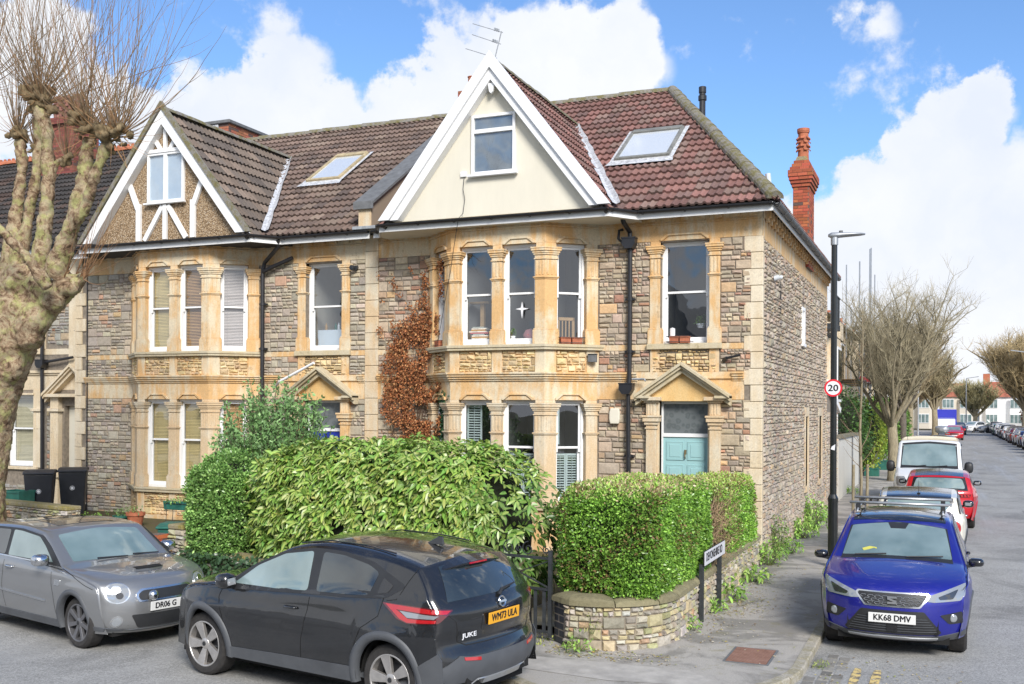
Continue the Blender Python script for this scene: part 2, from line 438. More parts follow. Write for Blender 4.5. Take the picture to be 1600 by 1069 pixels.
# ------------------------------------------------------------------ roof tiles
def tile_plane(name, parent, o, u, v, ul, vl, clips, pal, seed, gauge=0.345, wid=0.30, mat='tile'):
 """o: lower corner, u: unit vector along the eave, v: unit vector up the slope"""
 rg = random.Random(seed); o = Vector(o); u = Vector(u).normalized(); v = Vector(v).normalized(); n = u.cross(v).normalized()
 if n.z < 0: n = -n
 mb = MB(); prof = [(0,0.0),(.07,.024),(.15,.030),(.23,.022),(.29,.002),(.48,0.0),(.52,.004),(.57,.024),(.65,.030),(.73,.022),(.79,.002)]
 nr = int(vl/gauge)+1; nc = int(ul/wid)+1
 for r in range(nr):
  off = 0.0
  for c in range(-1, nc):
   k = rg.uniform(.78, 1.18); base = pal[int(rg.random()**1.3*len(pal))]; col = tuple(x*k for x in base)
   lift = rg.uniform(0, .006); skew = rg.uniform(-.004, .004)
   A, B, D = [], [], []
   pp = prof + [(1.0, 0.0)]
   for s, h in pp:
    p = o + u*((c+s)*wid+off)
    A.append(mb.pt(p + v*(r*gauge-.02+skew) + n*(h*1.2+.048+lift)))
    B.append(mb.pt(p + v*((r+1)*gauge) + n*(h+.004)))
    D.append(mb.pt(p + v*(r*gauge-.02+skew) + n*(h+.010+lift)))
   for q in range(len(pp)-1):
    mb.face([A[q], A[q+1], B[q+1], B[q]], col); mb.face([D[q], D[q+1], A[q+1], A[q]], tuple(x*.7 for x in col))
 ob = mb.build(name, M[mat], parent, fix=False)
 bm = bmesh.new(); bm.from_mesh(ob.data); L = Vector((0,0,0))
 r0 = parent
 while r0 and r0.parent: r0 = r0.parent
 if r0: L = r0.location
 for p, nn in clips:
  bmesh.ops.bisect_plane(bm, geom=bm.verts[:]+bm.edges[:]+bm.faces[:], plane_co=Vector(p)-L, plane_no=Vector(nn), clear_outer=True)
 bm.to_mesh(ob.data); bm.free()
 return ob
def slab(name, pts, th, mat, parent):
 """a flat board under the tiles"""
 mb = MB(); P = [Vector(p) for p in pts]; n = (P[1]-P[0]).cross(P[2]-P[0]).normalized()
 if n.z < 0: n = -n
 A = [mb.pt(p) for p in P]; B = [mb.pt(p - n*th) for p in P]
 mb.face(A); mb.face(B[::-1])
 for k in range(len(P)): mb.face([A[k], A[(k+1)%len(P)], B[(k+1)%len(P)], B[k]])
 return mb.build(name, mat, parent)
def ridge_caps(name, a, b, parent, mat, r=0.12, seg=0.42, seed=1):
 a = Vector(a); b = Vector(b); d = b - a; n = max(1, int(d.length/seg)); mb = MB(); rg = random.Random(seed); d.normalize()
 sd = d.cross(Vector((0,0,1))).normalized(); up = sd.cross(d)
 L = (b-a).length
 for k in range(n):
  p0 = a + d*(L*k/n - .01); p1 = a + d*(L*(k+1)/n + .012); rr = r*rg.uniform(.96, 1.06); o = up*rg.uniform(-.008, .008)
  ra = []; rb = []
  for j in range(9):
   t = math.pi*j/8;
   ra.append(mb.pt(p0 + o + sd*math.cos(t)*rr*1.12 + up*math.sin(t)*rr)); rb.append(mb.pt(p1 + o + sd*math.cos(t)*rr + up*math.sin(t)*rr*.92))
  for j in range(8): mb.face([ra[j], ra[j+1], rb[j+1], rb[j]])
  mb.face(ra[::-1]); mb.face(rb)
 return mb.build(name, mat, parent)
def gutter(name, pts, parent, mat, r=0.058, brackets=True):
 mb = MB()
 for a, b in zip(pts, pts[1:]):
  a = Vector(a); b = Vector(b); d = (b-a).normalized(); sd = d.cross(Vector((0,0,1))).normalized()
  for ring in ((r, r*.78),):
   ra, rb = [], []
   for rr in ring:
    seq = range(0, 9) if rr == r else range(8, -1, -1)
    for j in seq:
     t = math.pi + math.pi*j/8
     off = sd*math.cos(t)*rr + Vector((0,0,1))*math.sin(t)*rr
     ra.append(mb.pt(a - d*.01 + off)); rb.append(mb.pt(b + d*.01 + off))
   m = len(ra)
   for j in range(m): mb.face([ra[j], ra[(j+1)%m], rb[(j+1)%m], rb[j]])
  L = (b-a).length; n = int(L/0.8)
  if brackets:
   for k in range(n+1):
    p = a + d*min(L-.05, .1+k*.8)
    ra = [mb.pt(p + sd*math.cos(math.pi+math.pi*j/6)*r*1.15 + Vector((0,0,1))*math.sin(math.pi+math.pi*j/6)*r*1.2) for j in range(7)]
    rb = [mb.pt(p + d*.03 + sd*math.cos(math.pi+math.pi*j/6)*r*1.15 + Vector((0,0,1))*math.sin(math.pi+math.pi*j/6)*r*1.2) for j in range(7)]
    for j in range(6): mb.face([ra[j], ra[j+1], rb[j+1], rb[j]])
    mb.face(ra); mb.face(rb)
 return mb.build(name, mat, parent)
def brick_box(mb, x0, x1, y0, y1, z0, z1, rg, col=(0.42, 0.11, 0.06), bh=0.075, bl=0.225, mort=(0.16,0.12,0.10)):
 """a brick shaft: mortar core and proud bricks"""
 mb.box(x0, x1, y0, y1, z0, z1, mort)
 n = max(1, round((z1-z0)/bh)); h = (z1-z0)/n; g = .005
 for r in range(n):
  za, zb = z0+r*h+g, z0+(r+1)*h-g
  for (a, b, f) in ((x0, x1, lambda s,z,d: (s, y0-d, z)), (x0, x1, lambda s,z,d: (s, y1+d, z)), (y0, y1, lambda s,z,d: (x1+d, s, z)), (y0, y1, lambda s,z,d: (x0-d, s, z))):
   s = a - (bl/2 if r % 2 else 0)
   while s < b - .01:
    p, q = max(s, a)+g*.6, min(s+bl, b)-g*.6; s += bl
    if q - p < .02: continue
    k = rg.uniform(.68, 1.2); c = (col[0]*k, col[1]*k*rg.uniform(.85,1.3), col[2]*k)
    if rg.random() < .05: c = (.12,.08,.07)
    d = .007
    O = [mb.pt(f(p,za,d)), mb.pt(f(q,za,d)), mb.pt(f(q,zb,d)), mb.pt(f(p,zb,d))]
    I = [mb.pt(f(p,za,0)), mb.pt(f(q,za,0)), mb.pt(f(q,zb,0)), mb.pt(f(p,zb,0))]
    mb.face(O, c)
    for k2 in range(4): mb.face([I[k2], I[(k2+1)%4], O[(k2+1)%4], O[k2]], c)
# ------------------------------------------------------------------ sash window in a local frame
def frame_M(cx, cy, ang):
 """local x along the wall, -y outwards"""
 return Matrix.Translation((cx, cy, 0)) @ Matrix.Rotation(ang, 4, 'Z')
def sash_window(house, Mx, w, z0, z1, zs, depth=0.10, blind=None, shutters=None, room=True, mat=None, room_mat='room', rd=1.6, cillz=0.0, only=None, cols=None):
 """w: half width; zs: meeting rail"""
 mat = mat or M['white']
 fr = MB(); fr.M = Mx; y0 = depth
 t = .055
 fr.box(-w, -w+t, y0, y0+.14, z0, z1); fr.box(w-t, w, y0, y0+.14, z0, z1); fr.box(-w+t, w-t, y0+.002, y0+.14, z1-t, z1)
 fr.box(-w+t, w-t, y0-.02, y0+.14, z0, z0+.06)
 win = fr.build('window', mat, house, bevel=.004)
 s = MB(); s.M = Mx
 a = w - t; st = .04
 def sash(za, zb, y, bot, top):
  s.box(-a, -a+st, y, y+.035, za, zb); s.box(a-st, a, y, y+.035, za, zb)
  s.box(-a+st, a-st, y+.001, y+.034, za, za+bot); s.box(-a+st, a-st, y+.001, y+.034, zb-top, zb)
 sash(zs-.02, z1-t+.002, y0+.035, .042, .045); sash(z0+.058, zs+.024, y0+.078, .07, .04)
 for q in (-a, a-st): s.box(q, q+st, y0+.033, y0+.07, zs-.09, zs-.02)      # sash horns
 s.build('sash', mat, win, bevel=.004)
 g = MB(); g.M = Mx
 g.poly([(-a+st, y0+.052, zs), (a-st, y0+.052, zs), (a-st, y0+.052, z1-t-.03), (-a+st, y0+.052, z1-t-.03)])
 g.poly([(-a+st, y0+.095, z0+.1), (a-st, y0+.095, z0+.1), (a-st, y0+.095, zs), (-a+st, y0+.095, zs)])
 g.build('pane', M['glass'], win, fix=False)
 if blind:
  b = MB(); b.M = Mx; n = int((z1-z0-.1)/.034)
  drop = blind.get('drop', 1.0)
  for k in range(n):
   z = z1 - .07 - k*.034
   if z < z0 + (1-drop)*(z1-z0) + .06: break
   jt = blind['tilt'] * (.9 + .2*noise.noise(Vector((k*.3, w*9+z0, 0))))
   dz = .016*math.sin(jt); dy = .016*math.cos(jt)
   cc = blind['c']; kk = .93 + .14*((k*7) % 5)/4
   sg = noise.noise(Vector((k*.15, z0*3, Mx.translation.x)))*.006
   b.poly([(-a+.012, y0+.14-dy, z-dz+sg), (a-.012, y0+.14-dy, z-dz-sg), (a-.012, y0+.14+dy, z+dz-sg), (-a+.012, y0+.14+dy, z+dz+sg)], tuple(x*kk for x in cc))
  for q in (-a*.55, a*.55): b.box(q-.002, q+.002, y0+.122, y0+.124, z0+.12, z1-.06, tuple(x*.6 for x in blind['c']))
  b.box(-a+.01, a-.01, y0+.12, y0+.155, z1-.075, z1-.055, blind['c'])
  b.build('blind', M['blind'], win, fix=False)
 if shutters:
  q = MB(); q.M = Mx
  for (xa, xb, za, zb) in shutters:
   q.box(xa, xa+.03, y0+.15, y0+.18, za, zb); q.box(xb-.03, xb, y0+.15, y0+.18, za, zb)
   q.box(xa+.03, xb-.03, y0+.151, y0+.179, za, za+.04); q.box(xa+.03, xb-.03, y0+.151, y0+.179, zb-.04, zb)
   n = int((zb-za-.08)/.05)
   for k in range(n):
    zc = za+.04+(k+.5)*(zb-za-.08)/n
    q.poly([(xa+.03, y0+.145, zc-.012), (xb-.03, y0+.145, zc-.012), (xb-.03, y0+.19, zc+.012), (xa+.03, y0+.19, zc+.012)])
   q.box((xa+xb)/2-.004, (xa+xb)/2+.004, y0+.14, y0+.146, za+.04, zb-.04)
  q.build('shutter', M['shutter'], win, fix=False)
 if room:
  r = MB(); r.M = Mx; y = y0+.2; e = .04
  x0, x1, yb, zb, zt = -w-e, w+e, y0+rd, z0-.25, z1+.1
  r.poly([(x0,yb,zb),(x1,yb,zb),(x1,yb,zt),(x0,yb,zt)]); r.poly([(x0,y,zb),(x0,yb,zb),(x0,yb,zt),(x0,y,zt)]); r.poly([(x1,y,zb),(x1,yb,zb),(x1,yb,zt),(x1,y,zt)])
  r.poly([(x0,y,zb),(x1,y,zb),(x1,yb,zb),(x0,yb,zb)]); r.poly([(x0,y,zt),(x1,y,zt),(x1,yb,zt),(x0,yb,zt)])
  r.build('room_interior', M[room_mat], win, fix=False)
 return win
M['pot_dark'] = plain('sooty_pot', (.22,.10,.08), .85, var=.4)
M['dark_glass'] = NT('dark_glass').done((.02,.025,.03), .04, spec=.8)
M['lichen'] = mossy('lichened_mortar', (.30,.26,.20), (.42,.33,.05))
M['curtain'] = plain('pale_curtain', (.55,.60,.66), .8, var=.05)
M['room_gable'] = plain('gable_room', (.20,.22,.24), .8, var=.3, scale=2)
M['blind'] = attr_mat('blind_slats', 0.6, 0.06, 10, 0, 0, 0.3)
M['shutter'] = plain('shutter_paint', (0.62, 0.68, 0.64), 0.5, var=.04)
# ------------------------------------------------------------------ the bay, its columns and dressings
NX, NY = 0.7682, 0.6402        # cant normal is (+-NY.., -NX..): half bay 1.01 -> 1.85 over 0.70 of depth
BH, JH, BD = 1.01, 1.85, 0.70
_cl = math.hypot(JH-BH, BD); CX, CY = (JH-BH)/_cl, BD/_cl     # unit vector along the right cant, outwards to the wall
KT = math.tan(math.atan2(CY, CX)/2)
def bay_pts(xb, y0, o, back=0.12):
 """outline of the bay offset outwards by o"""
 yf = y0 - BD - o; c = BH + KT*o
 # cant line meets y = y0+back
 t = (y0 + back - yf)/CY; j = c + CX*t
 return [(xb-j, y0+back), (xb-c, yf), (xb+c, yf), (xb+j, y0+back)]
def bay_prism(mb, xb, y0, z0, z1, o, col=None, back=.12):
 P = bay_pts(xb, y0, o, back)
 mb.prism(P, lambda x, y: (x, y, z0), lambda x, y: (x, y, z1), col)
def col_levels(z0, z1):
 """(za, zb, out, widen) of a column between z0 and z1"""
 return [(z0, z0+.27, .055, .035), (z0+.27, z0+.30, .045, .022), (z0+.30, z1-.615, .03, .0), (z1-.615, z1-.59, .045, .015), (z1-.59, z1-.565, .062, .032),
   (z1-.565, z1-.235, .028, .0), (z1-.235, z1-.21, .05, .02), (z1-.21, z1-.15, .034, .004), (z1-.15, z1-.115, .055, .028), (z1-.115, z1-.075, .07, .045), (z1-.075, z1-.03, .09, .066), (z1-.03, z1, .098, .074)]
def straight_col(mb, Mx, hw, z0, z1, deep=.22, flutes=3):
 s = mb.M; mb.M = Mx
 for za, zb, o, wd in col_levels(z0, z1):
  mb.box(-hw-wd, hw+wd, -o, deep, za, zb)
 n = flutes;
 for k in range(n):
  c = -hw + (k+.5)*2*hw/n; q = hw/n*.55
  mb.box(c-q, c+q, -.037, -.02, z1-.535, z1-.255)
 mb.M = s
def corner_col(mb, xb, y0, side, z0, z1, wf, wc, deep=.2):
 for za, zb, o, wd in col_levels(z0, z1):
  c = BH + KT*o; yf = y0-BD-o; c2 = BH - KT*deep*.9;
  p0 = (c-wf-wd-KT*o, yf); p1 = (c, yf); p2 = (c + CX*(wc+wd+KT*o), yf + CY*(wc+wd+KT*o))
  nx, ny = CY, -CX
  p3 = (p2[0]-nx*(deep+o), p2[1]-ny*(deep+o)); p4 = (c2, y0-BD+deep); p5 = (p0[0], y0-BD+deep)
  P = [(xb+side*x, y) for x, y in (p0, p1, p2, p3, p4, p5)]
  mb.prism(P, lambda x, y: (x, y, za), lambda x, y: (x, y, zb))
 za, zb = z1-.535, z1-.255
 for k in range(3):
  c = BH - wf + (k+.5)*wf/3; q = wf/3*.28
  mb.box(xb+side*(c-q), xb+side*(c+q), y0-BD-.037, y0-BD-.02, za, zb)
 s = mb.M
 mb.M = Matrix.Translation((xb+side*BH, y0-BD, 0)) @ Matrix.Rotation(side*math.atan2(CY, CX), 4, 'Z')
 for k in range(3):
  c = side*((k+.5)*wc/3 + .01); q = wc/3*.28
  mb.box(c-q, c+q, -.037, -.02, za, zb)
 mb.M = s
def label_mould(mb, Mx, hw, z, y=-.02):
 s = mb.M; mb.M = Mx
 P = [(-hw-.03, z), (-hw-.03, z+.045), (-hw+.11, z+.13), (hw-.11, z+.13), (hw+.03, z+.045), (hw+.03, z), (hw-.005, z), (hw-.125, z+.095), (-hw+.125, z+.095), (-hw+.005, z)]
 mb.prism(P, lambda x, q: (x, y-.035, q), lambda x, q: (x, y+.05, q))
 P = [(-hw+.03, z), (-hw+.14, z+.075), (hw-.14, z+.075), (hw-.03, z)]
 mb.prism(P, lambda x, q: (x, y-.012, q), lambda x, q: (x, y+.05, q))
 mb.M = s
def pediment(mb, xc, y0, zs, za, hw, pr):
 """raking mouldings of the door hood"""
 for side in (-1, 1):
  for (a, b, p) in ((0.0, .055, pr), (.055, .10, pr-.05), (.10, .17, pr-.12)):
   L = math.hypot(hw, za-zs); dx, dz = hw/L, (za-zs)/L
   P = [(0, za-a/dx), (hw, zs-a/dx), (hw, zs-b/dx), (0, za-b/dx)]
   mb.prism([(xc+side*x, z) for x, z in P], lambda x, z: (x, y0-p, z), lambda x, z: (x, y0+.02, z))
def front_unit(h, xb, xl, xr, y0, seed, rm, pal, quoin_r, quoin_l, win_kw, door_col, roomp=None):
 """one house front: canted bay of two storeys, window above a pedimented door"""
 rg = random.Random(seed)
 dx = xb + 3.56; dw = .465
 W1 = (xb-.455, .36);
 # ---- structural wall panels (mortar face) with openings
 mb = MB(); f = lambda x, z, d: (x, y0-d, z)
 holes = [(xb-JH+.1, xb+JH-.1, 0.3, 6.4), (dx-dw, dx+dw, 4.14, 6.07), (dx-dw, dx+dw, 0.2, 3.05)]
 wall_holes(mb, f, xl, xr, 0, 6.62, holes, .22)
 wall = mb.build('wall', M['mortar'], h, fix=False)
 st = MB(); g = lambda x, z, d: (x, y0-.002-d, z)
 pw = dw + .21
 for (a, b) in ((xl+.0, xb-JH-.02), (xb+JH+.02, dx-pw), (dx+pw, xr)):
  hz = []
  if quoin_r and b == xr: b2 = b - .2
  else: b2 = b
  a2 = a
  if b2 - a2 < .04: continue
  stones(st, g, a2, b2, 4.13, 6.09, rg, pal); stones(st, g, a2, b2, 3.60, 4.02, rg, pal, lift=(.13,.2)); stones(st, g, a2, b2, .32, 3.08, rg, pal)
 stones(st, g, dx-pw+.06, dx+pw-.06, 3.60, 4.02, rg, PAL_PANEL, lift=(.09, .15), d=.03)
 st.build('rubble_facing', M['stone'], wall, fix=False)
 # ---- bay core
 mb = MB()
 bay_prism(mb, xb, y0, 0, .42, .05); bay_prism(mb, xb, y0, .42, .94, -.02)
 bay = mb.build('bay', M['bath'], h, bevel=.004)
 for za, zb, o in ((3.06, 3.43, 0.0), (3.60, 4.03, -.02), (6.09, 6.40, 0.0)): mb = MB(); bay_prism(mb, xb, y0, za, zb, o); mb.build('bay_band', M['bath'], bay, bevel=.004)
 lo = MB()
 for za, zb, o in ((.94, 1.0, .075), (1.0, 1.05, .095)): bay_prism(lo, xb, y0, za, zb, o)
 for za, zb, o in ((4.03, 4.08, .08), (4.08, 4.14, .10)): bay_prism(lo, xb, y0, za, zb, o)
 lo.build('sill', M['bath_sill'], bay, bevel=.008)
 mo = MB()
 for za, zb, o in ((3.43, 3.47, .03), (3.47, 3.515, .06), (3.515, 3.56, .09), (3.56, 3.60, .115)): bay_prism(mo, xb, y0, za, zb, o)
 for za, zb, o in ((6.40, 6.43, .03),): bay_prism(mo, xb, y0, za, zb, o)
 P = bay_pts(xb, y0, .0)
 bay_prism(mo, xb, y0, 6.43, 6.62, .005)
 # small blocks of the corbel course
 for (a, b) in zip(P, P[1:]):
  a = Vector((*a, 0)); b = Vector((*b, 0)); L = (b-a).length; n = int(L/.27)
  if n < 1: continue
  d = (b-a)/L; nn = Vector((d.y, -d.x, 0))
  if nn.y > 0: nn = -nn
  for k in range(n):
   c = a + d*((k+.5)*L/n)
   if c.y > y0 + .02: continue
   hh = .085; z0_, z1_ = 6.46, 6.60
   q = [c-d*hh, c+d*hh, c+d*hh+nn*.055, c-d*hh+nn*.055]
   mo.prism([(p.x, p.y) for p in q], lambda x, y: (x, y, z0_), lambda x, y: (x, y, z1_))
 mo.build('string_course', M['bath'], bay, bevel=.006)
 # pilaster strips and rock-faced panels above and below
 pc = MB(); ps = MB()
 for (za, zb) in ((.42, .94), (3.60, 4.03)):
  for side in (-1, 1):
   yf = y0-BD-.012; cc = BH + KT*.012
   p = [(cc-.2, yf), (cc, yf), (cc+CX*.24, yf+CY*.24), (cc+CX*.2-.1, yf+CY*.2+.1), (cc-.2, yf+.1)]
   pc.prism([(xb+side*x, y) for x, y in p], lambda x, y: (x, y, za), lambda x, y: (x, y, zb))
   Mx = Matrix.Translation((xb+side*BH, y0-BD, 0)) @ Matrix.Rotation(side*math.atan2(CY, CX), 4, 'Z')
   pc.M = Mx; e = _cl; xs = sorted((side*(e-.24), side*(e+.05))); pc.box(xs[0], xs[1], -.012, .1, za, zb); pc.M = None
   xs = sorted((side*.235, side*(e-.25)))
   ff = lambda x, z, d, Mx=Mx: Mx @ Vector((x, .018-d, z))
   stones(ps, ff, xs[0], xs[1], za+.01, zb-.01, rg, PAL_PANEL, lift=(.10,.16), d=.026, rough=.5)
  pc.box(xb-.1, xb+.11, y0-BD-.012, y0-BD+.1, za, zb)
  ff = lambda x, z, d: (x, y0-BD+.018-d, z)
  for (a, b) in ((xb-BH+.2, xb-.11), (xb+.12, xb+BH-.2)):
   stones(ps, ff, a, b, za+.01, zb-.01, rg, PAL_PANEL, lift=(.10,.16), d=.026, rough=.5)
 pc.build('panel_pier', M['bath'], bay, bevel=.005); ps.build('rock_faced_panel', M['stone'], bay, fix=False)
 # columns: each one a part
 for (z0, z1, mm) in ((1.05, 3.0, 'bath_low'), (4.14, 6.0, 'bath')):
  top = 3.06 if z0 < 2 else 6.09
  for side in (-1, 1):
   c = MB(); corner_col(c, xb, y0, side, z0, z1, .2, .24)
   p = [(BH-.19, y0-BD), (BH, y0-BD), (BH+CX*.23, y0-BD+CY*.23), (BH+CX*.2-.12, y0-BD+CY*.2+.15), (BH-.19, y0-BD+.18)]
   c.prism([(xb+side*x, y) for x, y in p], lambda x, y: (x, y, z1), lambda x, y: (x, y, top))
   c.build('bay_column', M[mm], bay, bevel=.006)
   Mx = Matrix.Translation((xb+side*BH, y0-BD, 0)) @ Matrix.Rotation(side*math.atan2(CY, CX), 4, 'Z')
   c = MB(); straight_col(c, Mx @ Matrix.Translation((side*(_cl-.13), 0, 0)), .12, z0, z1)
   s = c.M; c.M = Mx; c.box(side*(_cl-.13)-.115, side*(_cl-.13)+.115, 0, .2, z1, top); c.M = s
   c.build('bay_column', M[mm], bay, bevel=.006)
  c = MB(); straight_col(c, Matrix.Translation((xb+.005, y0-BD, 0)), .105, z0, z1)
  c.box(xb-.095, xb+.105, y0-BD, y0-BD+.2, z1, top); c.build('bay_column', M[mm], bay, bevel=.006)
 # windows of the bay
 wk = win_kw
 for key, z0, z1, zs in (('lo', 1.05, 3.06, 2.14), ('up', 4.14, 6.09, 5.14)):
  for q, xc, hw in (('1', xb-.455, .365), ('2', xb+.465, .36)):
   Mx = Matrix.Translation((xc, y0-BD, 0))
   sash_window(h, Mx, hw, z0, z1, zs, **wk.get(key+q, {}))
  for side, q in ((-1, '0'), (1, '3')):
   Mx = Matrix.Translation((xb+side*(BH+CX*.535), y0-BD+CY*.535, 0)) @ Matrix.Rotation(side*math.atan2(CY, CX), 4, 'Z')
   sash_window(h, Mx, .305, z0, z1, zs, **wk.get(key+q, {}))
 lm = MB()
 for z in (3.06, 6.09):
  for xc, hw in ((xb-.455, .30), (xb+.465, .30)): label_mould(lm, Matrix.Translation((xc, y0-BD+.0, 0)), hw, z, .0)
  for side in (-1, 1):
   label_mould(lm, Matrix.Translation((xb+side*(BH+CX*.535), y0-BD+CY*.535, 0)) @ Matrix.Rotation(side*math.atan2(CY, CX), 4, 'Z'), .29, z, .0)
 lm.build('label_mould', M['bath'], bay, bevel=.004)
 # ---- bands on the flat wall
 bd = MB()
 seg = [(xl, xb-JH+.05), (xb+JH-.05, dx-.9), (dx+.9, xr-(.32 if quoin_r else 0))]
 for a, b in seg:
  if b-a < .03: continue
  bd.box(a, b, y0-.012, y0+.1, 3.08, 3.43)
  bd.box(a, b, y0-.012, y0+.1, 4.02, 4.13) if a < dx else bd.box(dx+.7, b, y0-.012, y0+.1, 4.02, 4.13)
  for za, zb, o in ((3.43, 3.47, .03), (3.47, 3.515, .06), (3.515, 3.56, .085), (3.56, 3.60, .11)): bd.box(a, b, y0-o, y0+.1, za, zb)
 bd.box(dx-.91, dx+.91, y0-.0115, y0+.1, 3.10, 3.47); bd.box(dx-.91, dx+.91, y0-.05, y0+.1, 3.471, 3.60)
 bd.box(xb+JH, dx-.69, y0-.0125, y0+.1, 4.02, 4.13)
 for a, b in ((xl, xb-JH+.05), (xb+JH-.05, xr)):
  bd.box(a, b, y0-.012, y0+.1, 6.09, 6.40); bd.box(a, b, y0-.035, y0+.1, 6.40, 6.43); bd.box(a, b, y0-.014, y0+.1, 6.43, 6.62)
  n = int((b-a)/.30)
  for k in range(n):
   c = a + (k+.5)*(b-a)/n; bd.box(c-.07, c+.07, y0-.07, y0, 6.46, 6.60)
 bd.build('frieze_and_bands', M['bath'], h, bevel=.005)
 # ---- upper window over the door
 wd = MB(); z0, z1 = 4.14, 6.0
 for side in (-1, 1):
  c = MB(); straight_col(c, Matrix.Translation((dx+side*(dw+.105), y0, 0)), .10, z0, z1, deep=.12); c.box(dx+side*(dw+.1)-.1, dx+side*(dw+.1)+.1, y0-.013, y0+.1, 6.0, 6.09)
  c.build('pilaster', M['bath'], h, bevel=.006)
 wd.box(dx-dw-.25, dx+dw+.25, y0-.09, y0+.1, 4.03, 4.14)
 wd.build('sill', M['bath_sill'], h, bevel=.008)
 lm = MB(); label_mould(lm, Matrix.Translation((dx, y0, 0)), dw-.03, 6.09, -.012)
 for s in (-1, 1): lm.box(dx+s*(dw+.1)-.09, dx+s*(dw+.1)+.09, y0-.03, y0+.05, 3.60, 4.03)
 lm.build('label_mould', M['bath'], h, bevel=.004)
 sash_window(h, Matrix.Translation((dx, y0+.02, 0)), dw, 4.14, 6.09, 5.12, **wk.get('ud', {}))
 # ---- door case
 for side in (-1, 1):
  c = MB(); hw = .10; xc = dx+side*(dw+.14)
  for za, zb, o, w2 in ((.2, .55, .15, .03), (.55, 2.52, .12, 0), (2.52, 2.55, .14, .02), (2.55, 2.60, .12, .0), (2.60, 2.66, .15, .03), (2.66, 2.74, .18, .055), (2.74, 2.78, .20, .07), (2.78, 3.02, .12, .0), (3.02, 3.06, .16, .04), (3.06, 3.13, .22, .09)):
   c.box(xc-hw-w2, xc+hw+w2, y0-o, y0+.05, za, zb)
  for k in range(3): c.box(xc-.075+k*.055, xc-.045+k*.055, y0-.13, y0-.1, 2.80, 3.0)
  s = sorted((dx+side*dw, dx+side*(dw+.06))); c.box(s[0], s[1], y0-.06, y0+.3, .2, 3.05)
  c.build('door_pilaster', M['bath_low'] if pal is not PAL_LEFT else M['bath'], h, bevel=.006)
 pd = MB(); pediment(pd, dx, y0, 3.17, 3.78, .90, .30)
 for side in (-1, 1): pd.box(dx+side*.62-.0, dx+side*.90, y0-.27, y0+.02, 3.10, 3.15)
 pdm = pd.build('pediment', M['bath_sill'], h, bevel=.005)
 ty = MB(); ty.prism([(dx-.72, 3.052), (dx+.72, 3.052), (dx+.72, 3.15), (dx, 3.62), (dx-.72, 3.15)], lambda x, z: (x, y0-.055, z), lambda x, z: (x, y0+.3, z))
 ty.build('tympanum', M['tymp'], pdm)
 d = MB(); yd = y0+.14
 d.box(dx-dw+.0, dx-dw+.035, yd-.03, yd+.06, .2, 3.05); d.box(dx+dw-.035, dx+dw, yd-.03, yd+.06, .2, 3.05); d.box(dx-dw+.035, dx+dw-.035, yd-.029, yd+.06, 2.37, 2.44); d.box(dx-dw+.035, dx+dw-.035, yd-.029, yd+.06, 3.0, 3.05)
 df = d.build('door', M['white'], h, bevel=.004)
 lf = MB(); a, b = dx-dw+.035, dx+dw-.035; lf.box(a, b, yd, yd+.05, .3, 2.37)
 for (p, q) in ((a+.08, dx-.055), (dx+.055, b-.08)):
  for (za, zb) in ((1.95, 2.27), (1.25, 1.83), (.5, 1.13)):
   for k, e in enumerate((0, .022, .044)):
    lf.box(p+e, q-e, yd-.012-(.008 if k == 2 else 0), yd+.01, za+e, zb-e) if k != 1 else None
   lf.box(p-.018, p, yd-.016, yd, za-.018, zb+.018); lf.box(q, q+.018, yd-.016, yd, za-.018, zb+.018); lf.box(p, q, yd-.0155, yd, zb, zb+.018); lf.box(p, q, yd-.0155, yd, za-.018, za)
 lf.build('door_leaf', door_col, df, bevel=.003)
 kn = MB(); kn.tube([(dx, yd-.02, 2.12), (dx, yd-.045, 2.09), (dx, yd-.05, 2.0), (dx, yd-.03, 1.96)], .012, 8); kn.box(dx-.02, dx+.02, yd-.02, yd, 2.05, 2.13); kn.build('knocker', M['brass'], df)
 fl = MB(); fl.poly([(a, yd+.02, 2.44), (b, yd+.02, 2.44), (b, yd+.02, 3.0), (a, yd+.02, 3.0)]); fl.build('fanlight', M['etched'], df, fix=False)
 s = MB(); s.box(dx-.75, dx+.75, y0-.55, y0+.3, 0, .2); s.box(dx-.6, dx+.6, y0-.28, y0+.3, .2, .3); s.build('doorstep', M['bath_sill'], h, bevel=.01)
 bk = MB(); bk.box(a-.1, b+.1, yd+.35, yd+.4, .2, 3.2); bk.build('hall_wall', M['room'], df)
 return dx
def etched():
 t = NT('etched_fanlight_glass'); co = t.coord()
 v = t.N.new('ShaderNodeTexVoronoi'); v.inputs['Scale'].default_value = 9; t.L.new(co, v.inputs['Vector'])
 c = t.ramp(t.math('ADD', t.math('MULTIPLY', v.outputs['Distance'], .6), t.math('MULTIPLY', t.noise(14, 3, .5, co), .4)), [(.30, (.12,.135,.14)), (.40, (.10,.115,.12)), (.52, (.14,.155,.16))])
 return t.done(c, .22, spec=.6)
M['etched'] = etched()
M['brass'] = plain('aged_brass', (.25, .19, .10), .4, .8, var=.3)
M['tymp'] = dressed('painted_tympanum', (0.76, 0.54, 0.26), (0.74, 0.48, 0.20), (.6,.42,.2))
def paint(name, c, rough=.45): return white_mat(name, c, rough, .12)
M['teal'] = paint('teal_door_paint', (0.30, 0.50, 0.51)); M['blue_door'] = paint('blue_door_paint', (0.012, 0.03, 0.30))
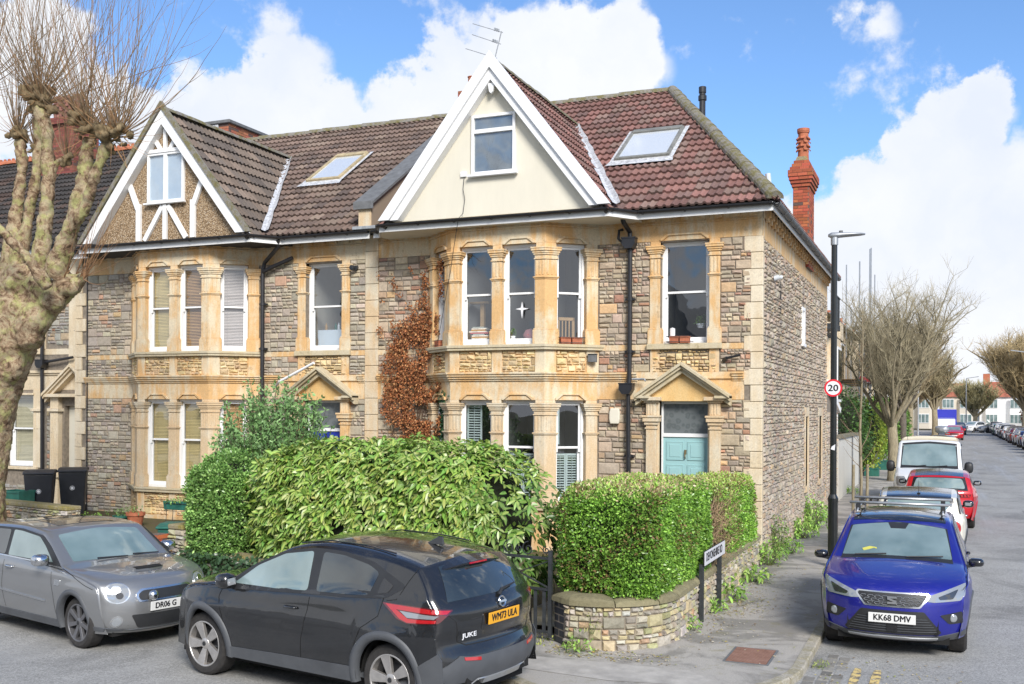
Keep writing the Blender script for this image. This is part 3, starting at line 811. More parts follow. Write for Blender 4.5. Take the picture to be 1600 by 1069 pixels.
def quoins(h, x, y0, z0, z1, side, mat, wide=.33, nar=.21, ret=0):
 """alternating corner stones; ret: how far they run down the return wall"""
 mb = MB(); n = round((z1-z0)/.312); hh = (z1-z0)/n
 for k in range(n):
  w = wide if k % 2 == 0 else nar; r = ret*(0.62 if k % 2 == 0 else 1.0)
  xs = sorted((x+side*.014, x-side*w)); mb.box(xs[0], xs[1], y0-.022, y0+max(r, .1), z0+k*hh+.004, z0+(k+1)*hh-.004)
 return mb.build('quoins', mat, h, bevel=.010)
def rend(name, c):
 t = NT(name); co = t.coord()
 st = t.ramp(t.noise(1.2, 6, .7, t.coord((1.5,1.5,.35))), [(.35, 0.0), (.75, .5)])
 col = t.mix(c, tuple(x*.80 for x in c), st); t.bump(t.noise(90, 4, .7, co), .2, .003)
 return t.done(col, .8, spec=.2)
M['cream'] = rend('cream_render', (0.70, 0.66, 0.55))
M['grey_render'] = rend('grey_brown_render', (0.30, 0.24, 0.18))
def pebble():
 t = NT('pebbledash'); co = t.coord()
 v = t.N.new('ShaderNodeTexVoronoi'); v.inputs['Scale'].default_value = 46; t.L.new(co, v.inputs['Vector'])
 c = t.ramp(v.outputs['Color'], [(.1, (.26,.17,.09)), (.4, (.46,.32,.19)), (.7, (.55,.40,.25)), (.95, (.75,.64,.50))])
 c = t.mix(c, t.ramp(v.outputs['Distance'], [(.25, 1.0), (.6, .45)]), 1.0, 'MULTIPLY')
 b = t.math('SUBTRACT', 1.0, v.outputs['Distance']); t.bump(b, .9, .012)
 return t.done(c, .85, spec=.2)
M['pebble'] = pebble()
# ------------------------------------------------------------------ houses
RP = 0.6862                       # main roof rises this much per metre
EY, EZ = 18.50, 6.63              # eave line of the main roof
RYD = 24.35; RZ = EZ + RP*(RYD-EY)
SL = math.hypot(1, RP)
TILE_R = [(.23,.125,.105),(.195,.11,.095),(.26,.135,.115),(.19,.12,.105),(.23,.155,.13)]
TILE_B = [(.19,.135,.11),(.165,.12,.10),(.215,.155,.125),(.15,.115,.10),(.23,.175,.14)]
TILE_D = [(.17,.135,.11),(.14,.115,.098),(.20,.155,.125),(.12,.10,.088)]
def main_roof(h, x0, x1, pal, seed, hip=False):
 clips = [((x1,0,0),(1,0,0)), ((x0,0,0),(-1,0,0)), ((0,RYD,0),(0,1,0))]
 rx = x1
 if hip:
  rx = -6.16; clips = [((x0,0,0),(-1,0,0)), ((0,RYD,0),(0,1,0)), ((x1,EY,0), Vector((RYD-EY, x1-rx, 0)).normalized())]
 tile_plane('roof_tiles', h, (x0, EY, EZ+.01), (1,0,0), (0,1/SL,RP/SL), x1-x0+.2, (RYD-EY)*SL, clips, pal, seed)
 pts = [(x0,EY,EZ),(x1,EY,EZ),(rx,RYD,RZ),(x0,RYD,RZ)]
 slab('roof', pts, .06, M['felt'], h)
 by = 2*RYD-EY
 slab('rear_roof', [(x0,by,EZ),(x1,by,EZ),(rx,RYD,RZ),(x0,RYD,RZ)], .06, M['ridge'], h)
 ridge_caps('ridge_tiles', (x0,RYD,RZ+.0), (rx,RYD,RZ+.0), h, M['ridge'], .13, seed=seed)
 return rx
def dormer(h, xc, apex, pal, seed, yf=17.95, hw=2.27, tilew=.30):
 """front gable above the bay; its roof runs back into the main roof"""
 zb = 6.66; k = (apex-zb)/hw; yr = EY + (apex-EZ)/RP        # ridge meets the main slope
 for side in (-1, 1):
  e = Vector((-side*1, 0, k)).normalized()                # up the slope
  x0 = xc + side*(hw+.10); z0 = zb - k*.10
  o = (x0, yf-.06, z0)
  # valley clip plane: vertical plane through (xc, yr) and the eave corner
  ye = EY + (z0-EZ)/RP
  vx, vy = (x0-xc), (ye-yr); n = Vector((-vy*side, vx*side, 0)).normalized()
  if n.y < 0: n = -n
  tile_plane('dormer_tiles', h, o, (0,1,0), e, yr-yf+.3, hw*math.hypot(1,k)+.13, [((xc,yr,0), n), ((xc,0,0), (-side,0,0)), ((0,yf-.06,0), (0,-1,0))], pal, seed+side, wid=tilew)
  slab('dormer_roof', [(x0, yf-.08, z0-.0), (xc, yf-.08, apex), (xc, yr, apex), (x0, max(ye, yf), z0)], .05, M['felt'], h)
 ridge_caps('dormer_ridge', (xc, yf-.06, apex+.03), (xc, yr+.05, apex+.03), h, M['ridge'], .10, seed=seed+5)
 return k, zb, yr
M['felt'] = plain('roof_board', (0.05, 0.045, 0.04), .9)
# ============================ right-hand house
A = thing('end_terrace_house', (-7.2, 24.3, 0), 'stone corner house with a cream gable, reddish tiled roof and teal front door', 'house')
XB = -8.08
BL_G = dict(c=(.62,.42,.17), tilt=1.15)
sh_lo1 = dict(shutters=[(-.30, .02, 1.12, 2.98)], room_mat='room')
wk = {'up0': {}, 'up1': {}, 'up2': {}, 'up3': {}, 'ud': dict(rd=1.2),
      'lo1': dict(shutters=[(-.29, .03, 1.14, 2.98)]), 'lo2': dict(shutters=[(-.29, -.005, 1.14, 2.02), (.005, .29, 1.14, 2.02)]),
      'lo3': dict(shutters=[(-.245, -.003, 1.14, 2.02), (.003, .245, 1.14, 2.02), (-.245, -.14, 2.2, 2.98)]), 'lo0': {}}
front_unit(A, XB, -11.16, -3.08, 18.9, 11, 'x', PAL_FRONT, True, False, wk, M['teal'])
quoins(A, -3.08, 18.9, .3, 6.09, 1, M['bath_pale'], ret=.16)
# side (street) wall
mb = MB(); f = lambda y, z, d: (-3.08+d, y, z)
sh = [(25.12, 25.62, 1.06, 2.74), (27.95, 28.6, 1.06, 2.74), (24.35, 24.85, 4.45, 5.3)]
wall_holes(mb, f, 18.9, 29.8, 0, 6.62, sh, .22)
mb.box(-11.3, -3.08, 29.8, 30.0, 0, 6.62); mb.box(-11.4, -11.3, 19, 30, 0, 6.62)
sw = mb.build('side_wall', M['mortar'], A, fix=False)
st = MB(); stones(st, lambda y, z, d: (-3.078+d, y, z), 19.05, 29.72, .05, 6.04, random.Random(5), PAL_SIDE, lift=(.11, .19), d=.024, holes=[(24.98, 25.76, .9, 2.98), (27.8, 28.75, .9, 2.98), (24.28, 24.92, 4.36, 5.42)], rough=.55)
st.build('rubble_facing', M['stone'], sw, fix=False)
mb = MB(); mb.box(-3.2, -3.066, 18.93, 29.8, 6.04, 6.42); mb.box(-3.2, -3.05, 18.93, 29.8, 6.42, 6.62)
for k in range(30): y = 19.1 + k*.362; mb.box(-3.05, -2.955, y-.06, y+.06, 6.44, 6.585); mb.box(-3.05, -2.99, y-.05, y+.05, 6.36, 6.44)
mb.box(-3.4, -3.062, 29.62, 29.82, .3, 6.04)
mb.build('side_frieze', M['bath'], A, bevel=.006)
mb = MB()
for (a, b) in ((25.12, 25.62), (27.95, 28.6)):
 mb.box(-3.2, -3.045, a-.13, a, .92, 2.96); mb.box(-3.2, -3.045, b, b+.13, .92, 2.96); mb.box(-3.2, -3.046, a, b, 2.74, 2.96); mb.box(-3.2, -3.03, a-.0, b+.0, .92, 1.06)
mb.build('window_surround', M['bath_low'], A, bevel=.006)
for (a, b) in ((25.12, 25.62), (27.95, 28.6)):
 sash_window(A, Matrix.Translation((-3.08, (a+b)/2, 0)) @ Matrix.Rotation(R(90), 4, 'Z'), (b-a)/2, 1.06, 2.74, 1.9, depth=.16, rd=.9)
mb = MB(); mb.box(-3.14, -3.04, 24.35, 24.45, 4.45, 5.3); mb.box(-3.14, -3.04, 24.75, 24.85, 4.45, 5.3); mb.box(-3.14, -3.041, 24.45, 24.75, 5.22, 5.3); mb.box(-3.14, -3.02, 24.3, 24.9, 4.38, 4.45)
mb.build('window', M['white'], A, bevel=.004)
mb = MB(); mb.box(-3.12, -3.10, 24.45, 24.75, 4.45, 5.22); mb.build('pane', M['dark_glass'] if 'dark_glass' in M else M['glass'], A)
mb = MB(); mb.box(-3.075, -3.05, 20.93, 21.05, 4.84, 5.48); mb.build('air_vent', M['felt'], A)
# rear addition
mb = MB(); mb.prism([(29.82, 0), (33.4, 0), (33.4, 2.85), (29.82, 3.62)], lambda y, z: (-3.12, y, z), lambda y, z: (-7, y, z))
ra = mb.build('rear_wall', M['mortar'], A)
st = MB(); stones(st, lambda y, z, d: (-3.118+d, y, z), 29.84, 33.38, .05, 2.84, random.Random(8), PAL_SIDE, lift=(.11, .19), d=.024, rough=.55); st.build('rubble_facing', M['stone'], ra, fix=False)
mb = MB(); mb.prism([(29.82, 3.58), (33.45, 2.80), (33.45, 2.96), (29.82, 3.76)], lambda y, z: (-3.0, y, z), lambda y, z: (-3.1, y, z)); mb.build('verge_board', M['white'], ra)
mb = MB(); mb.prism([(29.82, 3.68), (33.5, 2.9), (33.5, 3.0), (29.82, 3.8)], lambda y, z: (-3.1, y, z), lambda y, z: (-7, y, z)); mb.build('lean_to_roof', M['ridge'], ra)
# roofs
main_roof(A, -11.0, -2.80, TILE_R, 3, hip=True)
rx = -6.16
hv = Vector((rx+2.80, RYD-EY, RZ-EZ));
slab('hip_roof', [(-2.80, EY, EZ), (-2.80, 2*RYD-EY, EZ), (rx, RYD, RZ)], .06, M['felt'], A)
e = Vector((rx+2.80, 0, RZ-EZ)).normalized()
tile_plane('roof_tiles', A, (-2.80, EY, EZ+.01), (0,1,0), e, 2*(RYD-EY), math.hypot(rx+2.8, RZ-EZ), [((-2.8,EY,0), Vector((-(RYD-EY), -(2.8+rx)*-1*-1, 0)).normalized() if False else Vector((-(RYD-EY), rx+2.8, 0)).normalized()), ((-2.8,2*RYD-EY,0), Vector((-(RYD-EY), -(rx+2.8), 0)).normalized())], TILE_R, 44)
ridge_caps('hip_tiles', (-2.80, EY, EZ+.04), (rx, RYD, RZ+.02), A, M['ridge'], .14, seed=9)
k, zb, yr = dormer(A, -8.10, 9.56, TILE_R, 21)
# gable face
GY = 18.06
mb = MB(); mb.prism([(-8.1-2.2, 6.66), (-8.1+2.2, 6.66), (-8.1, 6.66+2.2*k)], lambda x, z: (x, GY, z), lambda x, z: (x, GY+.15, z)); gab = mb.build('gable', M['cream'], A)
mb = MB()
def rake(mb, xc, off0, off1, ya, yb, zb, k, hw, foot=6.66):
 c = math.hypot(1, k)
 for s in (-1, 1):
  # distance measured square to the rake
  P = []
  def at(off, top):
   # line offset inward by off
   zA = zb + hw*k - off*c
   return (xc, zA) if top else (xc + s*(zA-foot)/k, foot)
  mb.prism([at(off0, True), at(off0, False), at(off1, False), at(off1, True)], lambda x, z: (x, ya, z), lambda x, z: (x, yb, z))
rake(mb, -8.1, -.115, .08, 17.80, 17.90, zb, k, 2.3); rake(mb, -8.1, .0, .22, 17.86, 18.06, zb, k, 2.3)
mb.prism([(-8.17, 9.18), (-8.03, 9.18), (-8.06, 9.02), (-8.1, 8.98), (-8.14, 9.02)], lambda x, z: (x, 17.90, z), lambda x, z: (x, 17.96, z))
mb.build('bargeboard', M['upvc'], gab, bevel=.005)
def casement(h, x0, x1, z0, z1, y, bars_v=(), bars_h=(), t=.055, mat=None, room='room_pale'):
 mat = mat or M['upvc']
 m = MB(); m.box(x0, x0+t, y-.03, y+.05, z0, z1); m.box(x1-t, x1, y-.03, y+.05, z0, z1); m.box(x0+t, x1-t, y-.029, y+.05, z1-t, z1); m.box(x0+t, x1-t, y-.029, y+.05, z0, z0+t)
 for v in bars_v: m.box(v-.045, v+.045, y-.035, y+.05, z0+t, z1-t)
 for v in bars_h: m.box(x0+t, x1-t, y-.034, y+.05, v-.04, v+.04)
 m.box(x0-.06, x1+.06, y-.09, y-.0, z0-.045, z0-.002)
 w = m.build('window', mat, h, bevel=.006)
 g = MB(); g.poly([(x0+.03, y+.01, z0+.03), (x1-.03, y+.01, z0+.03), (x1-.03, y+.01, z1-.03), (x0+.03, y+.01, z1-.03)]); g.build('pane', M['glass'], w, fix=False)
 return w
def opening(ob, x0, x1, z0, z1, xc=None):
 pass
cw = casement(A, -8.565, -7.635, 7.46, 8.62, 18.035, bars_h=(8.30,))
mb = MB(); y = 18.058; mb.box(-8.5, -7.7, y-.004, y+.001, 7.52, 8.58); mb.build('room_interior', M['room_gable'] if 'room_gable' in M else M['room_pale'], cw)
# soffit, fascia and gutters
mb = MB(); P = [(-10.55, 17.97), (-5.72, 17.97), (-5.35, 18.52), (-5.35, 18.88), (-10.9, 18.88), (-10.9, 18.52)]
mb.prism(P, lambda x, y: (x, y, 6.47), lambda x, y: (x, y, 6.50)); mb.build('soffit', M['cream'], A)
mb = MB()
fp = [(-11.05, 18.50), (-10.9, 18.50), (-10.58, 17.95), (-5.72, 17.95), (-5.33, 18.50), (-2.84, 18.50)]
for a, b in zip(fp, fp[1:]): mb.bar((a[0], a[1], 6.53), (b[0], b[1], 6.53), .022, .15)
mb.bar((-2.84, 18.5, 6.53), (-2.84, 29.9, 6.53), .022, .12)
mb.box(-5.33, -2.84, 18.5, 18.9, 6.60, 6.615); mb.build('fascia', M['white'], A)
gutter('gutter', [(x, y-.075, 6.60) for x, y in fp] , A, M['black_pipe'])
gutter('gutter', [(-2.765, 18.45, 6.60), (-2.765, 30.0, 6.60)], A, M['grey_gutter'], r=.065)
# valley leads
def valley(h, xc, hw, apex, side, yr, seed=1):
 zf = EZ+.06; xe = xc+side*(hw+.08); mb = MB(); a = Vector((xe, EY+.02, zf+.02)); b = Vector((xc+side*.02, yr, apex+.05)); n = 14; rg = random.Random(seed)
 w = .085; L = []
 for j in range(n+1):
  p = a.lerp(b, j/n); q = w*rg.uniform(.8, 1.25)
  L.append((mb.pt(p+Vector((-q*.9,-.03,.10+rg.uniform(0,.01)))), mb.pt(p+Vector((0,0,.075))), mb.pt(p+Vector((q,.0,.11)))))
 for p, q in zip(L, L[1:]): mb.face([p[0],p[1],q[1],q[0]]); mb.face([p[1],p[2],q[2],q[1]])
 mb.build('valley_flashing', M['lead_white'], h, fix=False)
M['lead_white'] = plain('pale_lead', (0.50, 0.51, 0.53), .5, var=.4, scale=14, bump=.4)
valley(A, -8.1, 2.27, 9.5, 1, yr)
def skylight(h, x0, x1, y0, y1, frame_mat, seed=0):
 zf = lambda y: EZ + RP*(y-EY) + .06
 n = Vector((0, -RP, 1)).normalized()
 mb = MB(); t = .07
 def P(x, y, o): return (x + n.x*o, y + n.y*o, zf(y) + n.z*o)
 def bx(xa, xb, ya, yb, oa, ob):
  A_ = [mb.pt(P(*q)) for q in ((xa,ya,oa),(xb,ya,oa),(xb,yb,oa),(xa,yb,oa))]; B_ = [mb.pt(P(*q)) for q in ((xa,ya,ob),(xb,ya,ob),(xb,yb,ob),(xa,yb,ob))]
  mb.face(A_[::-1]); mb.face(B_)
  for k in range(4): mb.face([A_[k],A_[(k+1)%4],B_[(k+1)%4],B_[k]])
 bx(x0,x0+t,y0,y1,-.02,.10); bx(x1-t,x1,y0,y1,-.02,.10); bx(x0+t,x1-t,y0,y0+t,-.02,.095); bx(x0+t-.03,x1-t+.03,y1-t*1.6,y1+.02,-.02,.115)
 w = mb.build('skylight', frame_mat, h, bevel=.006)
 mb2 = MB(); mb2.poly([P(x0+t,y0+t,.07), P(x1-t,y0+t,.07), P(x1-t,y1-t,.07), P(x0+t,y1-t,.07)]); mb2.build('pane', M['sky_pane'], w, fix=False)
 mb3 = MB(); mb3.poly([P(x0-.14,y0-.2,.04), P(x1+.12,y0-.2,.04), P(x1+.08,y0,.045), P(x0-.08,y0,.045)]); mb3.poly([P(x0-.09,y0-.02,.046), P(x0,y0-.02,.046), P(x0,y1+.1,.046), P(x0-.09,y1+.1,.046)]); mb3.poly([P(x1,y0-.02,.046), P(x1+.09,y0-.02,.046), P(x1+.09,y1+.1,.046), P(x1,y1+.1,.046)])
 mb3.build('flashing', M['lead_white'], w, fix=False)
def skyp():
 t = NT('blind_lined_skylight'); return t.done((0.62,0.66,0.70), .04, spec=.8, coat=1.0)
M['sky_pane'] = skyp()
M['sky_frame'] = plain('skylight_frame_grey', (.20,.20,.18), .5, var=.3); M['sky_frame2'] = plain('skylight_frame_timber', (.42,.34,.20), .6, var=.3)
skylight(A, -6.42, -5.24, 20.52, 21.85, M['sky_frame'])
# downpipe between the bay and the upper window
def pipe(name, pts, r, parent, mat=None, hop=None, clips=()):
 mb = MB(); mb.tube(pts, r, 10)
 for p in clips: mb.tube([(p[0], p[1], p[2]-.03), (p[0], p[1], p[2]+.03)], r*1.3, 10); mb.box(p[0]-r*2, p[0]+r*2, p[1]-.01, p[1]+.08, p[2]-.02, p[2]+.02)
 if hop:
  for x, y, z in hop:
   mb.prism([(-.13, .10), (.13, .10), (.13, .0), (.07, -.09), (-.07, -.09), (-.13, 0)], lambda a, b: (x+a, y-.10, z+b), lambda a, b: (x+a, y+.09, z+b))
   mb.box(x-.14, x+.14, y-.11, y+.09, z+.10, z+.125)
 return mb.build(name, mat or M['black_pipe'], parent, smooth=False)
pipe('drainpipe', [(-5.62, 18.42, 6.55), (-5.60, 18.5, 6.42), (-5.56, 18.78, 6.28), (-5.56, 18.80, 6.0), (-5.56, 18.80, 3.5), (-5.58, 18.78, 3.2), (-5.55, 18.8, 0.1)], .047, A, hop=[(-5.56, 18.76, 6.05), (-5.60, 18.76, 3.27)], clips=[(-5.56,18.80,5.0),(-5.56,18.80,4.0),(-5.56,18.8,2.0)])
pipe('overflow_pipe', [(-5.72, 18.85, 6.35), (-5.78, 18.80, 6.33), (-5.79, 18.78, 6.17), (-5.72, 18.78, 6.10), (-5.6, 18.77, 6.10)], .028, A)
pipe('overflow_pipe', [(-5.5, 18.78, 3.47), (-5.25, 18.74, 3.47), (-5.22, 18.72, 3.43)], .018, A, M['lead'])
# side chimney
rg = random.Random(4); mb = MB()
brick_box(mb, -3.36, -3.0, 25.0, 26.0, 6.3, 8.22, rg)
for za, zb, o in ((8.22, 8.30, .03), (8.30, 8.38, .06), (8.38, 8.46, .09), (8.46, 8.62, .11), (8.62, 8.70, .07), (8.70, 8.78, .03), (8.78, 8.86, -.01)): brick_box(mb, -3.36-o, -3.0+o, 25.0-o, 26.0+o, za, zb, rg)
ch = mb.build('chimney', M['brick'], A, fix=False)
def chimney_pot(parent, x, y, z, r=.13, h=.68, louvre=True, mat=None):
 mb = MB(); mb.lathe([(r*1.15, 0), (r*1.15, .05), (r, .07), (r*.92, h*.45), (r*.9, h*.95), (r*1.05, h*.96), (r*1.05, h), (r*.75, h), (r*.72, h*.5)], 20, 'z', (x, y, z))
 if louvre:
  for k in range(4):
   for j in range(6):
    a = 2*math.pi*(j + (k % 2)*.5)/6; zz = z + h*(.42 + k*.12); c, s = math.cos(a), math.sin(a)
    mb.bar((x+c*r*.9, y+s*r*.9, zz+.035), (x+c*r*1.25, y+s*r*1.25, zz-.02), .085, .02)
  mb.lathe([(r*1.1, h), (r*1.1, h+.07), (0.001, h+.08)], 16, 'z', (x, y, z))
 return mb.build('chimney_pot', mat or M['terracotta'], parent)
chimney_pot(ch, -3.19, 25.45, 8.86, .135, .78)
mb = MB(); mb.prism([(-3.02, 8.86), (-3.34, 8.86), (-3.29, 8.97), (-3.08, 8.97)], lambda x, z: (x, 25.1, z), lambda x, z: (x, 25.85, z)); mb.build('flaunching', M['lichen'] if 'lichen' in M else M['ridge'], ch)
# soil vent pipes behind the hip
mb = MB(); mb.lathe([(.07,0),(.07,.55),(.095,.56),(.095,.66),(.07,.68),(.07,.72),(.085,.73),(.085,.86),(.03,.88)], 12, 'z', (-5.06, 22.75, 9.3)); mb.build('vent_pipe', M['black_pipe'], A)
mb = MB(); mb.tube([(-3.5, 22.6, 7.3), (-3.58, 22.6, 8.05)], .06, 10); mb.build('vent_pipe', M['sky_pane'], A)
# side-door hood lamp and small fittings
mb = MB(); mb.tube([(-3.76, 18.86, 3.84), (-3.70, 18.80, 3.85), (-3.45, 18.76, 3.90)], .025, 8); mb.tube([(-3.78, 18.88, 3.80), (-3.70, 18.80, 3.85)], .035, 8); tag(recentre(mb.build('wall_light', M['black_pipe']), (-3.7, 18.88, 3.84)), 'small black wall light at the right end of the stone front, above the door hood', 'light')
mb = MB(); mb.tube([(-3.06, 20.1, 5.44), (-2.95, 20.12, 5.47)], .05, 12); mb.tube([(-2.95, 20.12, 5.47), (-2.90, 20.13, 5.45)], .042, 12); tag(recentre(mb.build('security_light', M['sky_pane']), (-3.06, 20.1, 5.44)), 'small round white sensor light high on the side wall of the corner house', 'light')
mb = MB(); mb.prism([(-.085,-.15),(.085,-.15),(.105,-.06),(.105,.06),(.085,.15),(-.085,.15),(-.105,.06),(-.105,-.06)], lambda a, b: (-5.86+a, 18.80, 2.76+b), lambda a, b: (-5.86+a, 18.88, 2.76+b)); tag(recentre(mb.build('alarm_box', M['cream'], bevel=.02, seg=2), (-5.86, 18.88, 2.6)), 'cream burglar alarm box on the stone wall left of the teal door', 'alarm box')
mb = MB(); mb.box(-6.36, -6.20, 18.68, 18.78, 3.80, 3.95); mb.box(-6.375, -6.185, 18.66, 18.79, 3.95, 3.965); tag(recentre(mb.build('extractor_vent', M['slab_grey'], bevel=.006), (-6.28, 18.78, 3.8)), 'small dark grey vent cowl under the upper bay window sill', 'vent')
# thin cable down the gable
pts = [(-8.72, 18.03, 7.46), (-8.74, 18.02, 7.2), (-8.70, 18.02, 7.0), (-8.73, 18.0, 6.72), (-8.75, 17.84, 6.6), (-8.86, 17.95, 6.3), (-9.05, 18.10, 5.6), (-9.2, 18.12, 4.9), (-9.32, 18.1, 4.2)]
mb = MB(); mb.tube(pts, .006, 5); tag(recentre(mb.build('cable', M['black_pipe']), (-9.32, 18.1, 4.2)), 'thin black cable hanging down the cream gable in front of the bay', 'cable')
mb = MB(); mb.box(-8.80, -8.68, 18.02, 18.06, 7.45, 7.55); mb.build('junction_box', M['white'], A)
# party wall parapet and middle chimney
mb = MB(); mb.prism([(18.42, 6.62), (18.42, 7.16), (RYD, RZ+.38), (RYD, RZ-.2)], lambda y, z: (-11.05, y, z), lambda y, z: (-11.37, y, z)); pw_ = mb.build('parapet', M['grey_render'], A)
mb = MB(); mb.prism([(18.36, 7.15), (18.36, 7.21), (RYD, RZ+.45), (RYD, RZ+.39)], lambda y, z: (-10.98, y, z), lambda y, z: (-11.45, y, z)); mb.box(-11.45, -10.98, 18.33, 18.36, 7.05, 7.21); mb.build('coping', M['slab_grey'], pw_)
mb = MB(); mb.box(-11.36, -11.06, 18.40, 18.42, 6.66, 7.15); mb.build('parapet_face', M['bath_low'], pw_)
mb = MB(); mb.box(-11.5, -10.9, 18.36, 18.75, 6.63, 6.70); mb.build('flashing', M['lead'], pw_, bevel=.01)
rg = random.Random(5); mb = MB(); brick_box(mb, -11.95, -11.3, 24.3, 25.4, 10.2, 11.32, rg, (.30,.10,.06)); ch2 = mb.build('chimney', M['brick'], A, fix=False)
chimney_pot(ch2, -11.75, 24.7, 11.3, .1, .5, False); chimney_pot(ch2, -11.45, 24.6, 11.3, .1, .62, False)
mb = MB(); n = 18; hh = 6.3/n
for q in range(n):
 mb.box(-11.47, -11.15, 18.86, 19.0, .3+q*hh, .3+(q+1)*hh-.008)
mb.build('party_pilaster', M['bath_low'], A, bevel=.008)
# TV aerial
ae = thing('tv_aerial', (-8.35, 20.2, 9.5), 'thin metal tv aerial with three long rods above the cream gable', 'aerial')
def ipx(px, py, Y):
 dx = px-800; dy = py-534.5; r = (dx+.0057*dy)/1589; u = (103.5-(dy-.0057*dx))/1589; a = R(23.05)
 d = (-math.sin(a)+r*math.cos(a), math.cos(a)+r*math.sin(a), u); t = Y/d[1]; return (d[0]*t, Y, 2.9+d[2]*t)
mb = MB(); mb.tube([(-9.02, 20.2, 9.2), ipx(770, 102, 20.2), ipx(783, 49, 20.2)], .014, 6); mb.build('mast', M['lead'], ae)
for (a, b) in (((738, 37), (785, 51)), ((737, 54), (782, 69)), ((727, 76), (776, 91))):
 p, q = Vector(ipx(*a, 20.2)), Vector(ipx(*b, 20.2)); mb = MB(); mb.tube([p, q], .008, 5)
 for t in (.74, .80, .86): c = p.lerp(q, t); mb.tube([c+Vector((0,-.09,-.03)), c+Vector((0,.09,.03))], .005, 4); mb.box(c.x-.015, c.x+.015, c.y-.015, c.y+.015, c.z-.01, c.z+.05)
 mb.build('boom', M['lead'], ae)
# ============================ middle house
B = thing('terrace_house', (-15.4, 24.3, 0), 'stone terrace house with a timber framed pebbledash gable and blue front door', 'house')
XB2 = -16.10
gold = (.75,.56,.25); orange = (.78,.46,.22); pink = (.78,.66,.60)
wkB = {'up0': dict(blind=dict(c=gold, tilt=1.25)), 'up1': dict(blind=dict(c=gold, tilt=1.3)), 'up2': dict(blind=dict(c=orange, tilt=.75)), 'up3': dict(blind=dict(c=pink, tilt=1.05)),
       'lo0': dict(blind=dict(c=gold, tilt=1.35)), 'lo1': dict(blind=dict(c=gold, tilt=1.35)), 'lo2': dict(blind=dict(c=gold, tilt=1.35)), 'lo3': dict(blind=dict(c=orange, tilt=1.1)), 'ud': dict(rd=2.2, room_mat='room_pale')}
front_unit(B, XB2, -19.42, -11.47, 18.9, 23, 'x', PAL_LEFT, False, False, wkB, M['blue_door'])
quoins(B, -19.76, 18.9, .3, 6.62, -1, M['bath_pale'], wide=.32, nar=.20, ret=.6)
mb = MB(); mb.box(-19.74, -19.4, 18.92, 19.6, 0, 6.62); mb.box(-19.7, -11.4, 29.8, 30, 0, 6.62); mb.build('party_wall', M['mortar'], B)
main_roof(B, -19.65, -11.40, TILE_B, 4)
kB, zbB, yrB = dormer(B, -16.18, 9.50, TILE_D, 31, hw=2.27)
mb = MB(); mb.prism([(-16.18-2.2, 6.66), (-16.18+2.2, 6.66), (-16.18, 6.66+2.2*kB)], lambda x, z: (x, GY, z), lambda x, z: (x, GY+.15, z)); gb = mb.build('gable', M['pebble'], B)
mb = MB(); rake(mb, -16.18, -.03, .18, 17.86, 18.06, zbB, kB, 2.28); mb.build('bargeboard', M['white'], gb, bevel=.005)
mb = MB(); rake(mb, -16.18, -.125, -.03, 17.82, 17.92, zbB, kB, 2.30); mb.build('verge', M['ridge'], gb)
mb = MB(); X0 = -16.18; tn = [0]
def tb(a, b, w=.12): tn[0] += 1; yy = 18.03 - tn[0]*.0025; mb.bar((X0+a[0], yy, a[1]), (X0+b[0], yy, b[1]), .06, w, up=(0, 0, 1) if abs(a[0]-b[0]) > .02 else (1, 0, 0))
for s in (-1, 1):
 tb((s*.78, 6.66), (s*.78, 7.50), .13); tb((s*.80, 7.40), (s*1.06, 7.98), .12)
 tb((s*.60, 6.66), (s*.08, 7.42), .11); tb((s*.12, 8.66), (s*.37, 9.02), .09)
tb((0, 6.66), (0, 7.45), .10); tb((0, 8.64), (0, 9.15), .08); tb((-.62, 8.66), (.62, 8.66), .08)
mb.build('timber_frame', M['white'], gb)
cwB = casement(B, -16.70, -15.66, 7.50, 8.62, 18.02, bars_v=(-16.18,), mat=M['white'])
mb = MB(); mb.box(-16.66, -15.70, 18.045, 18.055, 7.53, 8.58); mb.build('curtain', M['curtain'] if 'curtain' in M else M['room_pale'], cwB)
mb = MB(); mb.prism([(-18.65, 17.97), (-13.80, 17.97), (-13.35, 18.52), (-13.35, 18.88), (-18.95, 18.88), (-18.95, 18.52)], lambda x, y: (x, y, 6.47), lambda x, y: (x, y, 6.50)); mb.build('soffit', M['felt'], B)
fpB = [(-19.7, 18.50), (-18.95, 18.50), (-18.68, 17.95), (-13.78, 17.95), (-13.38, 18.50), (-11.15, 18.50)]
mb = MB()
for a, b in zip(fpB, fpB[1:]): mb.bar((a[0], a[1], 6.53), (b[0], b[1], 6.53), .022, .15)
mb.build('fascia', M['white'], B)
gutter('gutter', [(x, y-.075, 6.61) for x, y in fpB], B, M['black_pipe'])
valley(B, -16.18, 2.27, 9.44, 1, yrB, 5)
skylight(B, -14.42, -13.46, 20.95, 22.3, M['sky_frame2'])
pipe('drainpipe', [(-13.42, 18.42, 6.55), (-13.45, 18.5, 6.42), (-14.02, 18.76, 6.12), (-14.08, 18.78, 5.95), (-14.08, 18.78, .1)], .045, B, clips=[(-14.08,18.78,5.2),(-14.08,18.78,4.2),(-14.08,18.78,3.2)])
pipe('drainpipe', [(-14.06, 18.76, 5.92), (-13.80, 18.76, 6.02), (-13.30, 18.80, 6.20)], .045, B)
pipe('drainpipe', [(-19.36, 18.86, 6.4), (-19.34, 18.86, .2)], .016, B)
pipe('handrail_pipe', [(-13.62, 18.6, 3.32), (-13.3, 18.35, 3.45), (-12.35, 18.25, 3.84)], .03, B, M['upvc'])
rg = random.Random(6); mb = MB(); brick_box(mb, -20.1, -19.15, 23.9, 25.6, 10.2, 11.12, rg, (.42,.14,.09)); chB = mb.build('chimney', M['brick'], B, fix=False)
